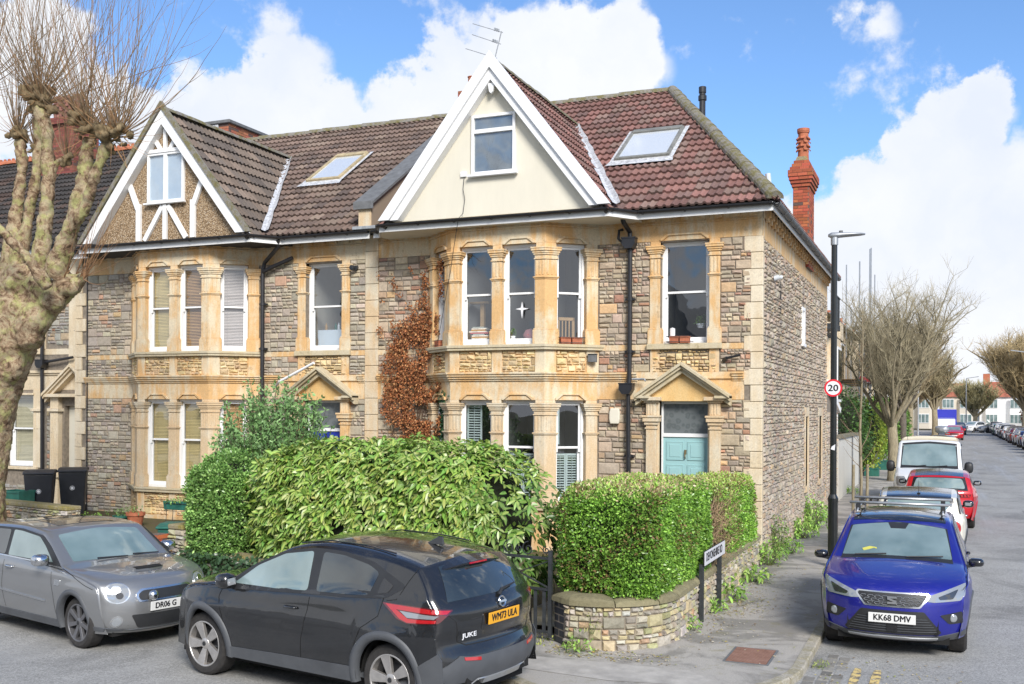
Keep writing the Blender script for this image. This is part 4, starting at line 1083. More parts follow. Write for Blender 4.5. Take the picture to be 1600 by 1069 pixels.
mb = MB(); mb.box(-20.22, -19.06, 23.82, 25.75, 11.12, 11.22); mb.build('chimney_cap', M['slab_grey'], chB, bevel=.015)
mb = MB(); mb.box(-20.13, -19.5, 23.86, 23.9, 10.2, 11.12); mb.box(-19.15,-19.1,24.0,25.6,10.2,10.62); mb.build('flashing', M['lead_white'], chB, bevel=.01)
# ============================ left-hand house (mostly behind the plane tree)
Cc = thing('paler_terrace_house', (-24, 24.7, 0), 'pale stone terrace house with dark tiles and red ridge, behind the plane tree', 'house')
y0 = 19.35; mb = MB()
f = lambda x, z, d: (x, y0-d, z)
holes = [(-22.62, -21.66, 1.32, 3.2), (-22.62, -21.66, 4.3, 6.05), (-20.6, -19.78, .2, 2.9)]
wall_holes(mb, f, -27.5, -19.4, 0, 6.9, holes, .2); wC = mb.build('wall', M['mortar'], Cc, fix=False)
st = MB(); stones(st, f, -27.5, -19.75, .3, 6.2, random.Random(9), [((.33,.31,.27),5),((.30,.28,.25),4),((.36,.20,.13),.8),((.37,.29,.2),1)], holes=[(-22.62,-21.2,.9,6.2), (-21.1,-19.7,.2,3.5), (-27.5,-19.7,3.3,4.35)], lift=(.16,.26)); st.build('rubble_facing', M['stone'], wC, fix=False)
mb = MB(); mb.box(-27.5, -19.75, y0-.012, y0+.1, 3.3, 3.68); mb.box(-27.5, -19.75, y0-.05, y0+.1, 3.68, 3.73); mb.box(-27.5, -19.75, y0-.09, y0+.1, 3.73, 3.80); mb.box(-27.5, -19.75, y0-.013, y0+.1, 4.2, 4.35); mb.box(-27.5, -19.75, y0-.02, y0+.1, 6.2, 6.6)
mb.box(-21.66, -21.35, y0-.03, y0+.1, 1.3, 3.3); mb.box(-21.7, -21.3, y0-.08, y0+.1, 2.75, 2.82); mb.box(-22.9, -21.62, y0-.07, y0+.1, 3.17, 3.22); mb.box(-21.66, -21.25, y0-.03, y0+.1, 4.35, 6.2); mb.box(-22.85, -21.5, y0-.08, y0+.1, 1.24, 1.32); mb.box(-22.85, -21.3, y0-.08, y0+.1, 4.22, 4.36)
for q in range(3): mb.box(-21.62+q*.09, -21.57+q*.09, y0-.045, y0, 2.3, 2.7)
mb.box(-20.95, -20.68, y0-.14, y0+.1, .3, 2.75); mb.box(-21.0, -20.62, y0-.2, y0+.1, 2.75, 2.83); mb.box(-20.95, -20.68, y0-.14, y0+.1, 2.83, 3.2); mb.box(-21.0, -20.62, y0-.2, y0+.1, 1.08, 1.14)
for q in range(4): mb.box(-20.915+q*.06, -20.88+q*.06, y0-.155, y0-.1, 1.14, 2.7)
mb.box(-20.45, -20.05, y0-.03, y0+.1, 3.8, 6.2)
mb.build('dressings', M['bath_pale'], Cc, bevel=.006)
mb = MB(); pediment(mb, -20.15, y0, 3.2, 3.95, .95, .30); mb.box(-21.05, -19.8, y0-.27, y0, 3.12, 3.2); mb.build('pediment', M['bath_pale'], Cc)
wb = dict(c=(.76,.64,.42), tilt=1.3)
sash_window(Cc, Matrix.Translation((-22.14, y0, 0)), .48, 1.32, 3.2, 2.3, blind=wb); sash_window(Cc, Matrix.Translation((-22.14, y0, 0)), .48, 4.34, 6.05, 5.2, blind=wb)
mb = MB(); mb.box(-20.6, -19.8, y0+.15, y0+.2, .2, 2.9); mb.build('door', M['cream'], Cc)
pipe('drainpipe', [(-21.24, 19.2, 6.7), (-21.24, 19.24, .2)], .045, Cc, hop=[(-21.24, 19.2, 3.95)]); pipe('drainpipe', [(-21.2, 19.2, 4.0), (-20.2, 19.22, 4.12)], .035, Cc)
EYc = 18.95; RZc = 10.9; kc = (RZc-6.9)/(24.6-EYc); sc = math.hypot(1, kc)
tile_plane('roof_tiles', Cc, (-31, EYc, 6.91), (1,0,0), (0,1/sc,kc/sc), 11.4, (24.6-EYc)*sc, [((-19.7,0,0),(1,0,0)), ((0,24.6,0),(0,1,0))], [(.055,.05,.047),(.045,.042,.04),(.07,.06,.055),(.085,.06,.05)], 51)
slab('roof', [(-31,EYc,6.9),(-19.7,EYc,6.9),(-19.7,24.6,RZc),(-31,24.6,RZc)], .06, M['felt'], Cc)
M['red_ridge'] = plain('red_ridge_tile', (.42,.14,.07), .8, var=.3, scale=8)
mb = MB();
rr = ridge_caps('ridge_tiles', (-31, 24.6, RZc), (-19.7, 24.6, RZc), Cc, M['red_ridge'], .14, .3)
mb = MB()
for q in range(60): x = -31 + q*.19; mb.prism([(-.08, 0), (.08, 0), (.04, .09), (-.04, .09)], lambda a, b: (x+a, 24.58, RZc+.12+b), lambda a, b: (x+a, 24.62, RZc+.12+b))
mb.build('ridge_crest', M['red_ridge'], Cc)
mb = MB(); mb.bar((-31, 18.9, 6.8), (-19.75, 18.9, 6.8), .02, .16); mb.build('fascia', M['white'], Cc)
gutter('gutter', [(-31, 18.82, 6.88), (-19.75, 18.82, 6.88)], Cc, M['black_pipe'])
rg = random.Random(7); mb = MB(); brick_box(mb, -25.9, -24.4, 23.2, 24.2, 9.0, 11.5, rg, (.25,.085,.065)); brick_box(mb, -26.0, -24.3, 23.1, 24.3, 11.5, 11.7, rg, (.25,.085,.065)); chC = mb.build('chimney', M['brick'], Cc, fix=False)
for q in (-25.55, -25.15, -24.7): chimney_pot(chC, q, 23.7, 11.7, .15, .75, True, M['pot_dark'])
# hipped side roof of the left house showing a second red ridge
slab('rear_roof', [(-31,24.6,RZc),(-19.7,24.6,RZc),(-19.7,30,7.2),(-31,30,7.2)], .06, M['felt'], Cc)
# ------------------------------------------------------------------ ground, roads, pavement
def asphalt():
 t = NT('asphalt'); co = t.coord()
 fine = t.noise(48, 6, .9, co); mid = t.noise(.55, 7, .7, co, dist=.8)
 c = t.ramp(fine, [(.34, (.12,.118,.11)), (.5, (.285,.282,.27)), (.68, (.54,.53,.51))])
 c = t.mix(c, t.ramp(mid, [(.36, .70), (.48, .98), (.64, 1.16)]), 1.0, 'MULTIPLY')
 # smoother worn wheel tracks and damp streaks along the side street
 tr = t.noise(.8, 4, .6, t.coord((1.6, .10, 1)))
 wet = t.ramp(tr, [(.52, 0.0), (.66, 1.0)])
 c = t.mix(c, (.36,.355,.345), t.math('MULTIPLY', wet, .28))
 t.bump(fine, .5, .004)
 rg = t.ramp(wet, [(0, .82), (1, .40)])
 return t.done(c, rg, spec=.35)
M['asphalt'] = asphalt()
def paving():
 t = NT('tarmac_pavement'); co = t.coord()
 fine = t.noise(60, 5, .85, co); mid = t.noise(.9, 7, .68, co, dist=.9); big = t.noise(.45, 3, .5, co)
 c = t.ramp(fine, [(.3, (.29,.27,.24)), (.55, (.41,.385,.35)), (.75, (.56,.525,.475))])
 damp = t.ramp(mid, [(.47, 0.0), (.56, .70)])
 c = t.mix(c, (.19,.18,.165), damp)
 c = t.mix(c, (.22,.20,.09), t.ramp(t.noise(3.2, 7, .75, co), [(.55, 0.0), (.70, .5)]))
 t.bump(fine, .3, .003)
 return t.done(c, t.ramp(damp, [(0, .85), (1, .5)]), spec=.3)
M['paving'] = paving()
M['soil'] = mossy('garden_soil', (.12,.09,.06), (.10,.11,.035))
M['kerb'] = mossy('kerb_stone', (.42,.39,.33), (.30,.27,.18))
def sheet(name, pts, z, mat, kind='structure', top=None):
 mb = MB(); mb.poly([(x, y, z) for x, y in pts]); o = mb.build(name, mat, fix=False)
 if kind: o['kind'] = kind
 return o
sheet('ground', [(-900,-600),(900,-600),(900,1500),(-900,1500)], -.14, mossy('distant_ground', (.20,.18,.14), (.12,.13,.06)))
KX = -1.47
fk = lambda x: 10.15 - .19*(x+4.5)          # kerb of the front road
arc = []
cx, cy, rr = KX-2.0, 0, 2.0
cy = 9.62 + 2.0*1.0
for j in range(13):
 a = R(-100 + 100*j/12); arc.append((cx + rr*math.cos(a), cy + rr*math.sin(a)))
sheet('road', [(-60, -14), (30, -14), (30, 8.5), (7.6, 9.5), (7.6, 240), (KX-.5, 240), (KX-.5, 12.5), (-3.5, 11), (-60, 22)], -.03, M['asphalt'])
far_kerb = [(-60, fk(-60)), (-20, fk(-20)), (-10, fk(-10)), (-4.6, fk(-4.6))] + arc + [(KX, 30), (KX, 60), (KX, 100), (KX, 158)]
# pavement with a real kerb step
inner = [(p[0], p[1]) for p in far_kerb]
mb = MB(); outer = [(-4.5, 158), (-4.5, 19.4), (-60, 34)]
mb.poly([(x, y, .05) for x, y in inner + outer]); o = mb.build('pavement', M['paving'], fix=False); o['kind'] = 'structure'
mb = MB(); rg = random.Random(3)
pth = [Vector((x, y, 0)) for x, y in far_kerb]
def walk(pth, step):
 out = []; d = 0
 for a, b in zip(pth, pth[1:]):
  L = (b-a).length;
  while d < L: out.append((a.lerp(b, d/L), (b-a).normalized())); d += step
  d -= L
 return out
ks = walk(pth, .30)
for k in range(0, len(ks)-3, 3):
 a, b = ks[k][0], ks[k+3][0]
 if a.y > 60 or a.x < -25: continue
 am = ks[k+1][0]; d = (b-a).normalized(); n = Vector((d.y, -d.x, 0)); h = rg.uniform(-.004, .004)
 if k+3 < len(ks):
  seq = [ks[k][0]+d*.010, ks[k+1][0], ks[k+2][0], ks[k+3][0]-d*.010]
  A_ = []
  for p in seq:
   A_.append([mb.pt(p + n*q + Vector((0,0,z))) for q, z in ((.06, -.1), (.055, .045+h), (.04, .058+h), (-.07, .058+h), (-.07, -.1))])
  for p, q in zip(A_, A_[1:]):
   for j in range(4): mb.face([p[j], p[j+1], q[j+1], q[j]])
  mb.face(A_[0][::-1]); mb.face(A_[-1])
o = mb.build('kerb', M['kerb']); o['kind'] = 'structure'
sheet('garden_ground', [(-3.2, 12.4), (-3.2, 19.2), (-40, 26), (-40, 18.6), (-5, 11.95)], .16, M['soil'])
sheet('garden_path', [(-5.2, 12), (-4.4, 11.9), (-4.0, 18.9), (-5.0, 18.9)], .17, M['kerb'])
mb = MB(); mb.prism([(-40, 18.7), (-12, 13.5), (-11.4, 13.6), (-11.4, 19), (-40, 26)], lambda x, y: (x, y, .1), lambda x, y: (x, y, .34)); o = mb.build('raised_garden', M['soil']); o['kind'] = 'structure'
# far side of the side street
mb = MB(); mb.poly([(7.3, 12, .05), (9.8, 12, .05), (9.8, 158, .05), (7.3, 158, .05)]); mb.box(7.18, 7.3, 12, 158, -.1, .055)
o = mb.build('pavement', M['paving'], fix=False); o['kind'] = 'structure'
# cast-iron cover, yellow lines and stone setts in the gutter
def rust():
 t = NT('rusty_iron_cover'); co = t.coord()
 c = t.ramp(t.noise(9, 6, .7, co), [(.3, (.24,.12,.08)), (.7, (.36,.20,.15))])
 v = t.N.new('ShaderNodeTexChecker'); v.inputs['Scale'].default_value = 34; t.L.new(co, v.inputs['Vector'])
 t.bump(v.outputs['Fac'], .6, .01)
 return t.done(t.mix(c, t.ramp(v.outputs['Fac'], [(0, .8), (1, 1.15)]), 1.0, 'MULTIPLY'), .7, .2)
M['rust'] = rust()
t0 = thing('manhole_cover', (-2.04, 11.9, .05), 'rusty square iron manhole cover set in the pavement', 'manhole cover')
mb = MB(); mb.box(-2.27, -1.82, 11.55, 12.26, .045, .062); mb.build('cover', M['rust'], t0)
mb = MB()
for a in ((-2.30,-2.275,11.52,12.29), (-1.815,-1.79,11.52,12.29)): mb.box(*a, .045, .058)
mb.box(-2.275,-1.815,11.52,11.545,.045,.058); mb.box(-2.275,-1.815,12.265,12.29,.045,.058); mb.build('rim', M['slab_grey'], t0)
def worn(name, c):
 t = NT(name); co = t.coord()
 w = t.ramp(t.noise(9, 7, .75, co), [(.46, 0.0), (.56, 1.0)])
 return t.done(t.mix(c, (.13,.125,.12), w), .8)
M['yellow'] = worn('worn_yellow_line', (.66,.50,.20))
for nm, x0 in (('yellow_line', -.93), ('yellow_line', -.72)):
 mb = MB(); n = 8
 for k in range(n):
  ya, yb = 9.6+k*(2.55/n), 9.6+(k+1)*2.55/n
  mb.poly([(x0+.012*math.sin(k*1.7), ya, -.024), (x0+.085+.01*math.sin(k*2.1), ya, -.024), (x0+.085+.01*math.sin((k+1)*2.1), yb, -.024), (x0+.012*math.sin((k+1)*1.7), yb, -.024)])
 o = mb.build(nm, M['yellow'], fix=False); o['kind'] = 'structure'
mb = MB(); rg = random.Random(12)
for y in range(40):
 for x in range(3):
  if rg.random() < .22: continue
  xx = KX+.08+x*.135+rg.uniform(-.01,.01); yy = 9.9+y*.21+(x%2)*.1
  if yy > 12.6: continue
  k = rg.uniform(.7,1.2); mb.box(xx, xx+.11, yy, yy+.17, -.06, -.022+rg.uniform(-.002,.003), (.24*k,.23*k,.21*k))
o = mb.build('gutter_setts', M['stone']); o['kind'] = 'structure'
M['patch'] = plain('tarmac_repair', (.20,.198,.19), .8, var=.3, scale=9, bump=.5, obj=False); M['pale_patch'] = plain('worn_concrete', (.40,.375,.34), .85, var=.2, scale=5, bump=.3, obj=False)
def blob(nm, pts, z, mat): sheet(nm, [(x+.03*math.sin(7*y+x), y+.03*math.sin(5*x)) for x, y in pts], z, M[mat])
blob('road_patch', [(1.6,15.5),(2.7,15.4),(2.8,17),(2.75,23),(1.7,23.2),(1.65,18)], -.026, 'patch'); blob('road_patch', [(2.2,30),(4.6,30.2),(4.5,33.5),(2.1,33.4)], -.026, 'patch'); blob('road_patch', [(-11.5,6.9),(-8.2,6.3),(-8.1,7.0),(-11.3,7.7)], -.026, 'patch')
blob('pavement_patch', [(-4.5,10.32),(-3.2,10.2),(-2.6,10.35),(-2.1,10.5),(-2.5,10.95),(-3.4,10.9),(-4.4,10.85)], .054, 'pale_patch'); blob('pavement_patch', [(-3.0,22.0),(-1.7,22.1),(-1.7,24.6),(-3.02,24.4)], .054, 'patch')
M['white_line'] = worn('worn_white_line', (.55,.55,.53))
mb = MB(); mb.poly([(4.2, 66, -.024), (5.1, 66, -.024), (5.1, 66.5, -.024), (4.2, 66.5, -.024)]); o = mb.build('road_marking', M['white_line'], fix=False); o['kind'] = 'structure'
# fallen leaves and petals on the pavement
def litter(name, n, region, pal, seed, size=.02):
 mb = MB(); rg = random.Random(seed)
 for _ in range(n):
  x, y = region(rg); a = rg.uniform(0, 6.3); s = size*rg.uniform(.5, 1.3); c = pal[rg.randrange(len(pal))]; z = .056+rg.uniform(0, .006)
  if x > KX+.08: z -= .078
  p = [(x+math.cos(a+q)*s*w, y+math.sin(a+q)*s*w, z+rg.uniform(0,.008)) for q, w in ((0,1),(1.57,.5),(3.14,1),(4.71,.5))]
  mb.poly(p, c)
 o = mb.build(name, M['leaf_dry'], fix=False); o['kind'] = 'stuff'; o['label'] = 'fallen leaves and petals scattered on the pavement along the garden wall'; o['category'] = 'leaf litter'
 return o
def leaf_mat(name, rough=.45, trans=.25, spec=.4, var=.12):
 m = bpy.data.materials.new(name); m.use_nodes = True; N = m.node_tree.nodes; L = m.node_tree.links
 b = N['Principled BSDF']; o = N['Material Output']; at = N.new('ShaderNodeAttribute'); at.attribute_name = 'Col'
 L.new(at.outputs['Color'], b.inputs['Base Color']); b.inputs['Roughness'].default_value = rough; b.inputs['Specular IOR Level'].default_value = spec
 if trans:
  tl = N.new('ShaderNodeBsdfTranslucent'); L.new(at.outputs['Color'], tl.inputs['Color']); mx = N.new('ShaderNodeMixShader'); mx.inputs[0].default_value = trans
  L.new(b.outputs[0], mx.inputs[1]); L.new(tl.outputs[0], mx.inputs[2]); L.new(mx.outputs[0], o.inputs['Surface'])
 return m
M['leaf_dry'] = leaf_mat('dry_leaf', .8, .1, .2); M['leaf'] = leaf_mat('green_leaf'); M['leaf_gloss'] = leaf_mat('glossy_leaf', .32, .2, .5)
def reg(rg):
 t = rg.random()
 if t < .35: return (-3.0+abs(rg.gauss(0,.35)), rg.uniform(12.3, 19))
 if t < .55: return (rg.gauss(-2.95,.25)+.25, rg.gauss(14.9,.5))
 if t < .75: return (rg.uniform(-4.3,-2.8), 11.35+rg.uniform(-.35,.15))
 if t < .87: return (rg.uniform(-3,-1.6), rg.uniform(11,24))
 return (rg.uniform(-1.3,.2), rg.uniform(10.5,12.6))
litter('fallen_leaves', 1500, reg, [(.50,.42,.28),(.34,.24,.10),(.45,.36,.08),(.60,.55,.44),(.22,.15,.08),(.30,.33,.08)], 5)
# ------------------------------------------------------------------ stone garden walls
def wall_path(pts, step=.05):
 P = [Vector((x, y)) for x, y in pts]; L = [0]
 for a, b in zip(P, P[1:]): L.append(L[-1] + (b-a).length)
 def at(s):
  s = max(0, min(L[-1], s))
  for k in range(len(P)-1):
   if s <= L[k+1] + 1e-9:
    t = (s-L[k])/(L[k+1]-L[k]); d = (P[k+1]-P[k]).normalized(); return P[k].lerp(P[k+1], t), Vector((d.y, -d.x))
  return P[-1], Vector((1, 0))
 return at, L[-1]
PAL_WALL = [((0.420,0.378,0.280),4),((0.364,0.329,0.266),4),((0.504,0.434,0.266),3),((0.378,0.378,0.196),2),((0.308,0.280,0.238),3),((0.462,0.308,0.196),.7),((0.518,0.490,0.420),2)]
# corner wall: starts at the gate, curves round to the side street and runs back to the house corner
cw_pts = [(-4.40, 11.66)]
for j in range(11):
 a = R(-97 + 97*j/10); cw_pts.append((-4.0 + .98*math.cos(a), 12.40 + 1.0*math.sin(a)))
cw_pts += [(-3.03, 14), (-3.06, 16.2), (-3.09, 18.86)]
at, LL = wall_path(cw_pts)
cwall = thing('garden_wall', (-3.4, 11.8, 0), 'curved rubble stone garden wall at the street corner under the clipped hedge', 'wall')
wtop = .58
mb = MB(); n = 90; I = []
for k in range(n+1):
 p, nn = at(LL*k/n); q = p - nn*.02; r_ = p - nn*.3; I.append([mb.pt((q.x,q.y,-.02)), mb.pt((q.x,q.y,wtop)), mb.pt((r_.x,r_.y,wtop)), mb.pt((r_.x,r_.y,-.02))])
for a, b in zip(I, I[1:]):
 for j in range(3): mb.face([a[j], b[j], b[j+1], a[j+1]])
mb.face(I[0]); mb.face(I[-1][::-1]); core = mb.build('wall_core', M['mortar'], cwall, fix=False)
def fw(s, z, d):
 p, nn = at(s); q = p - nn*.018 + nn*d; return (q.x, q.y, z)
st = MB(); stones(st, fw, .30, LL, .0, wtop-.02, random.Random(77), PAL_WALL, lift=(.11,.18), d=.024, rough=.45, gap=.004)
st.build('rubble_facing', M['stone'], core, fix=False)
mb = MB(); rg = random.Random(2); z = .03
for r_ in range(6):
 zz = .05+r_*.088
 for (a, b) in (((-.02, .24),) if r_ % 2 == 0 else ((-.02, .11), (.125, .25))):
  P0 = fw(a, 0, .0); P1 = fw(b, 0, .0); P0b = fw(a, 0, -.2); P1b = fw(b, 0, -.2)
  for (A_, B_, C_, D_) in ((P0, P1, P1b, P0b),):
   mb.prism([(A_[0],A_[1]),(B_[0],B_[1]),(C_[0],C_[1]),(D_[0],D_[1])], lambda x, y: (x, y, zz), lambda x, y: (x, y, zz+.078))
M['blue_brick'] = plain('blue_engineering_brick', (.035,.037,.045), .55, var=.35, scale=12)
mb.build('blue_bricks', M['blue_brick'], core, bevel=.004)
# rounded coping stones
mb = MB(); s = 0; rg = random.Random(31)
while s < LL-.1:
 L_ = min(rg.uniform(.45, .8), LL-s); m = 7
 if s == 0: L_ = .95
 rings = []; kk = rg.uniform(.8, 1.15); c = (.235*kk, .21*kk, .125*kk); hh = rg.uniform(.085, .11) if s > 0 else .12
 for j in range(m+1):
  u = j/m; e = 1 - .35*abs(2*u-1)**6
  p, nn = at(s + .008 + (L_-.016)*u); ring = []
  for q in range(11):
   a = math.pi*q/10; off = .17*math.cos(a); zz = wtop - .015 + hh*e*math.sin(a)**.55*(1+.06*noise.noise(Vector((s+u*2, q*.5, 3))))
   c2 = p - nn*(.145) + nn*off*(1 if s > 0 else 1.05); ring.append(mb.pt((c2.x, c2.y, zz)))
  rings.append(ring)
 for a, b in zip(rings, rings[1:]):
  for q in range(10): mb.face([a[q], b[q], b[q+1], a[q+1]], c)
 mb.face(rings[0], c); mb.face(rings[-1][::-1], c); s += L_
mb.build('coping', M['stone'], cwall)
# left garden walls
def rubble_wall(name, label, x0, y0, x1, y1, z0, z1, seed, pal=PAL_WALL, th=.28, cop=True, parent=None):
 w = thing(name, (x0, y0, z0), label, 'wall')
 a = Vector((x0, y0)); b = Vector((x1, y1)); d = (b-a).normalized(); n = Vector((d.y, -d.x)); L = (b-a).length
 g = lambda s, z, o: ((a+d*s+n*o).x, (a+d*s+n*o).y, z)
 mb = MB(); mb.prism([g(0,0,-.01)[:2], g(L,0,-.01)[:2], g(L,0,-th)[:2], g(0,0,-th)[:2]], lambda x, y: (x, y, z0), lambda x, y: (x, y, z1)); c = mb.build('wall_core', M['mortar'], w)
 st = MB(); stones(st, g, 0, L, z0, z1, random.Random(seed), pal, lift=(.11,.17), d=.03, rough=.6)
 g2 = lambda s, z, o: ((a+n*-s+d*(L+o)).x, (a+n*-s+d*(L+o)).y, z)
 stones(st, g2, 0, th, z0, z1, random.Random(seed+1), pal, lift=(.11,.17), d=.02)
 st.build('rubble_facing', M['stone'], c, fix=False)
 if cop:
  mb = MB(); s = 0; rg = random.Random(seed)
  while s < L-.02:
   l = min(rg.uniform(.4,.7), L-s); P_ = [g(s+.006,0,.03)[:2], g(s+l-.006,0,.03)[:2], g(s+l-.006,0,-th-.03)[:2], g(s+.006,0,-th-.03)[:2]]
   mb.prism(P_, lambda x, y: (x, y, z1), lambda x, y: (x, y, z1+.08)); s += l
  mb.build('coping', M['moss_cop'], w, bevel=.02, seg=2)
 return w
M['moss_cop'] = mossy('mossy_coping', (.30,.26,.17), (.26,.22,.06))
rubble_wall('garden_wall', 'low mossy sandstone wall in front of the two black wheelie bins', -18.6, 15.3, -15.62, 14.75, .05, .86, 3)
rubble_wall('gate_pier', 'short stone and red brick gate pier at the left end of the hedge', -11.55, 12.98, -11.18, 12.91, .05, .92, 4, th=.4)
rubble_wall('garden_wall', 'low rubble wall under the variegated hedge behind the parked cars', -11.15, 13.0, -5.35, 11.88, .03, .52, 6)
mb = MB(); mb.box(-11.74, -11.565, 12.75, 13.0, .1, .86, (.45,.12,.06)); rg = random.Random(3)
mb2 = MB(); brick_box(mb2, -11.78, -11.57, 12.74, 13.0, .05, .84, rg, (.52,.12,.06)); o = mb2.build('brick_edging', M['brick'], fix=False); tag(recentre(o, (-11.68, 12.9, .05)), 'narrow column of red bricks against the stone gate pier', 'bricks')
# ------------------------------------------------------------------ iron gate
g0 = Vector((-5.32, 11.78, .1)); g1 = Vector((-4.43, 11.64, .1)); gd = (g1-g0).normalized(); GL = (g1-g0).length
M['iron'] = plain('painted_iron', (.045,.05,.055), .5, .3, var=.3, scale=14)
gt = thing('iron_gate', tuple((g0+g1)/2), 'dark wrought iron garden gate with scrolls beside the curved wall', 'gate')
G = lambda s, z, o=0: tuple(g0 + gd*s + Vector((gd.y, -gd.x, 0))*o + Vector((0, 0, z)))
mb = MB(); mb.bar(G(0,0), G(0,1.0), .04, .04); mb.bar(G(GL,0), G(GL,1.06), .045, .045)
for z in (.06, .58, .96): mb.bar(G(0,z), G(GL,z), .04, .03)
gf = mb.build('gate_frame', M['iron'], gt)
for k in range(7):
 mb = MB(); s = (k+.6)*GL/7.3; mb.bar(G(s,.07), G(s,.58), .012, .045); mb.build('bar', M['iron'], gt)
mb = MB(); mb.bar(G(.02,.6), G(GL-.02,.93), .03, .012); mb.bar(G(.02,.93), G(GL-.02,.6), .03, .012)
mb.build('brace', M['iron'], gt)
for c0, s0, r0 in ((.30, 1, .09), (.58, -1, .09), (GL-.06, 1, .05), (.45, 1, .05)):
 mb = MB(); pts = []
 for j in range(22):
  a = s0*j*.42; rr_ = r0*(1-j/26); pts.append(G(c0+rr_*math.cos(a+1.6)*s0, 1.06+rr_*math.sin(a+1.6)))
 mb.tube(pts, .008, 5); mb.build('scroll', M['iron'], gt)
# ------------------------------------------------------------------ street name plate
def text_mesh(s, size, name, mat, parent=None, Mx=None, ext=.001, align='CENTER', sx=1.0, bold=0.0):
 cu = bpy.data.curves.new(name, 'FONT'); cu.body = s; cu.size = size; cu.extrude = ext; cu.align_x = align; cu.align_y = 'CENTER'; cu.resolution_u = 3
 tmp = bpy.data.objects.new(name, cu); COL.objects.link(tmp); dg = bpy.context.evaluated_depsgraph_get()
 me = bpy.data.meshes.new_from_object(tmp.evaluated_get(dg)); bpy.data.objects.remove(tmp); bpy.data.curves.remove(cu)
 me.transform(Matrix.Diagonal((sx, 1, 1, 1)))
 if bold:                                     # heavier strokes: the same letters again, a hair to each side
  bm = bmesh.new()
  for k, (a, b) in enumerate(((-1, 0), (1, 0), (0, 0), (0, 1), (0, -1))): m2 = me.copy(); m2.transform(Matrix.Translation((a*bold, b*bold*.7, k*.00025))); bm.from_mesh(m2)
  bm.to_mesh(me); bm.free()
 if Mx is not None: me.transform(Mx)
 me.materials.clear(); me.materials.append(mat); me.name = name
 o = bpy.data.objects.new(name, me); COL.objects.link(o)
 if parent: o.parent = parent
 return o
M['sign_white'] = plain('sign_white', (.74,.74,.76), .4, var=.06); M['sign_black'] = plain('sign_black', (.012,.012,.015), .5, var=.2); M['sign_red'] = plain('sign_red', (.62,.015,.03), .4, var=.08)
sp = thing('street_name_sign', (-2.99, 14.1, .05), 'white street name plate on two dark posts against the garden wall', 'sign')
for y in (13.55, 14.72):
 mb = MB(); mb.box(-3.02, -2.96, y-.03, y+.03, .03, .80 if y > 14 else .82); mb.build('post', M['iron'], sp, bevel=.004)
mb = MB(); mb.box(-2.955, -2.94, 13.50, 14.86, .80, 1.0); mb.build('sign_back', M['sign_black'], sp)
mb = MB(); mb.box(-2.9405, -2.935, 13.51, 14.85, .807, .993); pl = mb.build('name_plate', M['sign_white'], sp)
Mt = Matrix.Translation((-2.934+2.99, 14.12-14.1, .905-.05)) @ Matrix.Rotation(R(90), 4, 'Z') @ Matrix.Rotation(R(90), 4, 'X')
text_mesh('DEVONSHIRE RD', .155, 'lettering', M['sign_black'], pl, Mt, sx=.90, bold=.004)
# ------------------------------------------------------------------ lamp post with speed limit sign
lx, ly = -1.86, 19.3
lp = thing('street_lamp', (lx, ly, .05), 'tall black street lamp post with a grey lantern beside the corner house', 'street lamp')
M['lamp_black'] = plain('black_paint_gloss', (.012,.014,.014), .3, var=.2, coat=.3); M['galv'] = plain('galvanised_metal', (.38,.40,.42), .45, .6, var=.15)
mb = MB(); mb.lathe([(.088,0),(.088,1.18),(.095,1.19),(.095,1.25),(.06,1.32),(.058,2.2),(.052,5.95),(.052,6.0)], 20, 'z', (lx, ly, .05)); mb.build('post', M['lamp_black'], lp, smooth=False)
mb = MB()
D = Vector((.87, .35, .04)); sd = Vector((-.37, .93, 0)); o0 = Vector((lx-.10, ly-.05, 6.02))
prof = [(0, .03, .05), (.06, .07, .10), (.18, .09, .095), (.35, .12, .07), (.5, .12, .055), (.62, .10, .045), (.70, .03, .03)]
rings = []
for s, w_, h_ in prof:
 c = o0 + D*s + Vector((0, 0, .05)); rings.append([mb.pt(c + sd*(w_*math.cos(2*math.pi*j/12)) + Vector((0,0,1))*(h_*.55*math.sin(2*math.pi*j/12))) for j in range(12)])
for a, b in zip(rings, rings[1:]):
 for j in range(12): mb.face([a[j], a[(j+1)%12], b[(j+1)%12], b[j]])
mb.face(rings[0][::-1]); mb.face(rings[-1]); mb.build('lantern', M['galv'], lp, smooth=True)
mb = MB(); mb.tube([(lx, ly, 5.9), (lx, ly, 6.05)], .065, 14); mb.build('spigot', M['galv'], lp)
mb = MB(); mb.tube([o0+D*.24+Vector((0,0,.07)), o0+D*.24+Vector((0,0,.13))], .035, 12); mb.build('photocell', M['slab_grey'], lp)
sg = thing('speed_limit_sign', (lx, ly-.09, 3.27), 'round 20 speed limit sign with a red ring on the black lamp post', 'sign')
Sx = Matrix.Translation((lx, ly-.085, 3.30)) @ Matrix.Rotation(R(6), 4, 'Z')
mb = MB(); mb.M = Sx; mb.lathe([(0.001, 0), (.157, 0), (.157, -.006), (0.001, -.006)], 40, 'y'); mb.build('disc', M['sign_white'], sg)
mb = MB(); mb.M = Sx; mb.lathe([(.157, -.0062), (.157, -.009), (.125, -.009), (.125, -.0062)], 40, 'y', closed=True); mb.build('red_ring', M['sign_red'], sg)
t_ = text_mesh('20', .165, 'number', M['sign_black'], sg, Matrix.Translation((0,-.009+.005,.0)) , sx=1.12, bold=.004)
t_.data.transform(Matrix.Translation((0, 0, 0)) ); t_.data.transform(Matrix.Rotation(R(90), 4, 'X')); t_.data.transform(Matrix.Translation((0, -.006, .03))); t_.data.transform(Matrix.Rotation(R(6), 4, 'Z'))
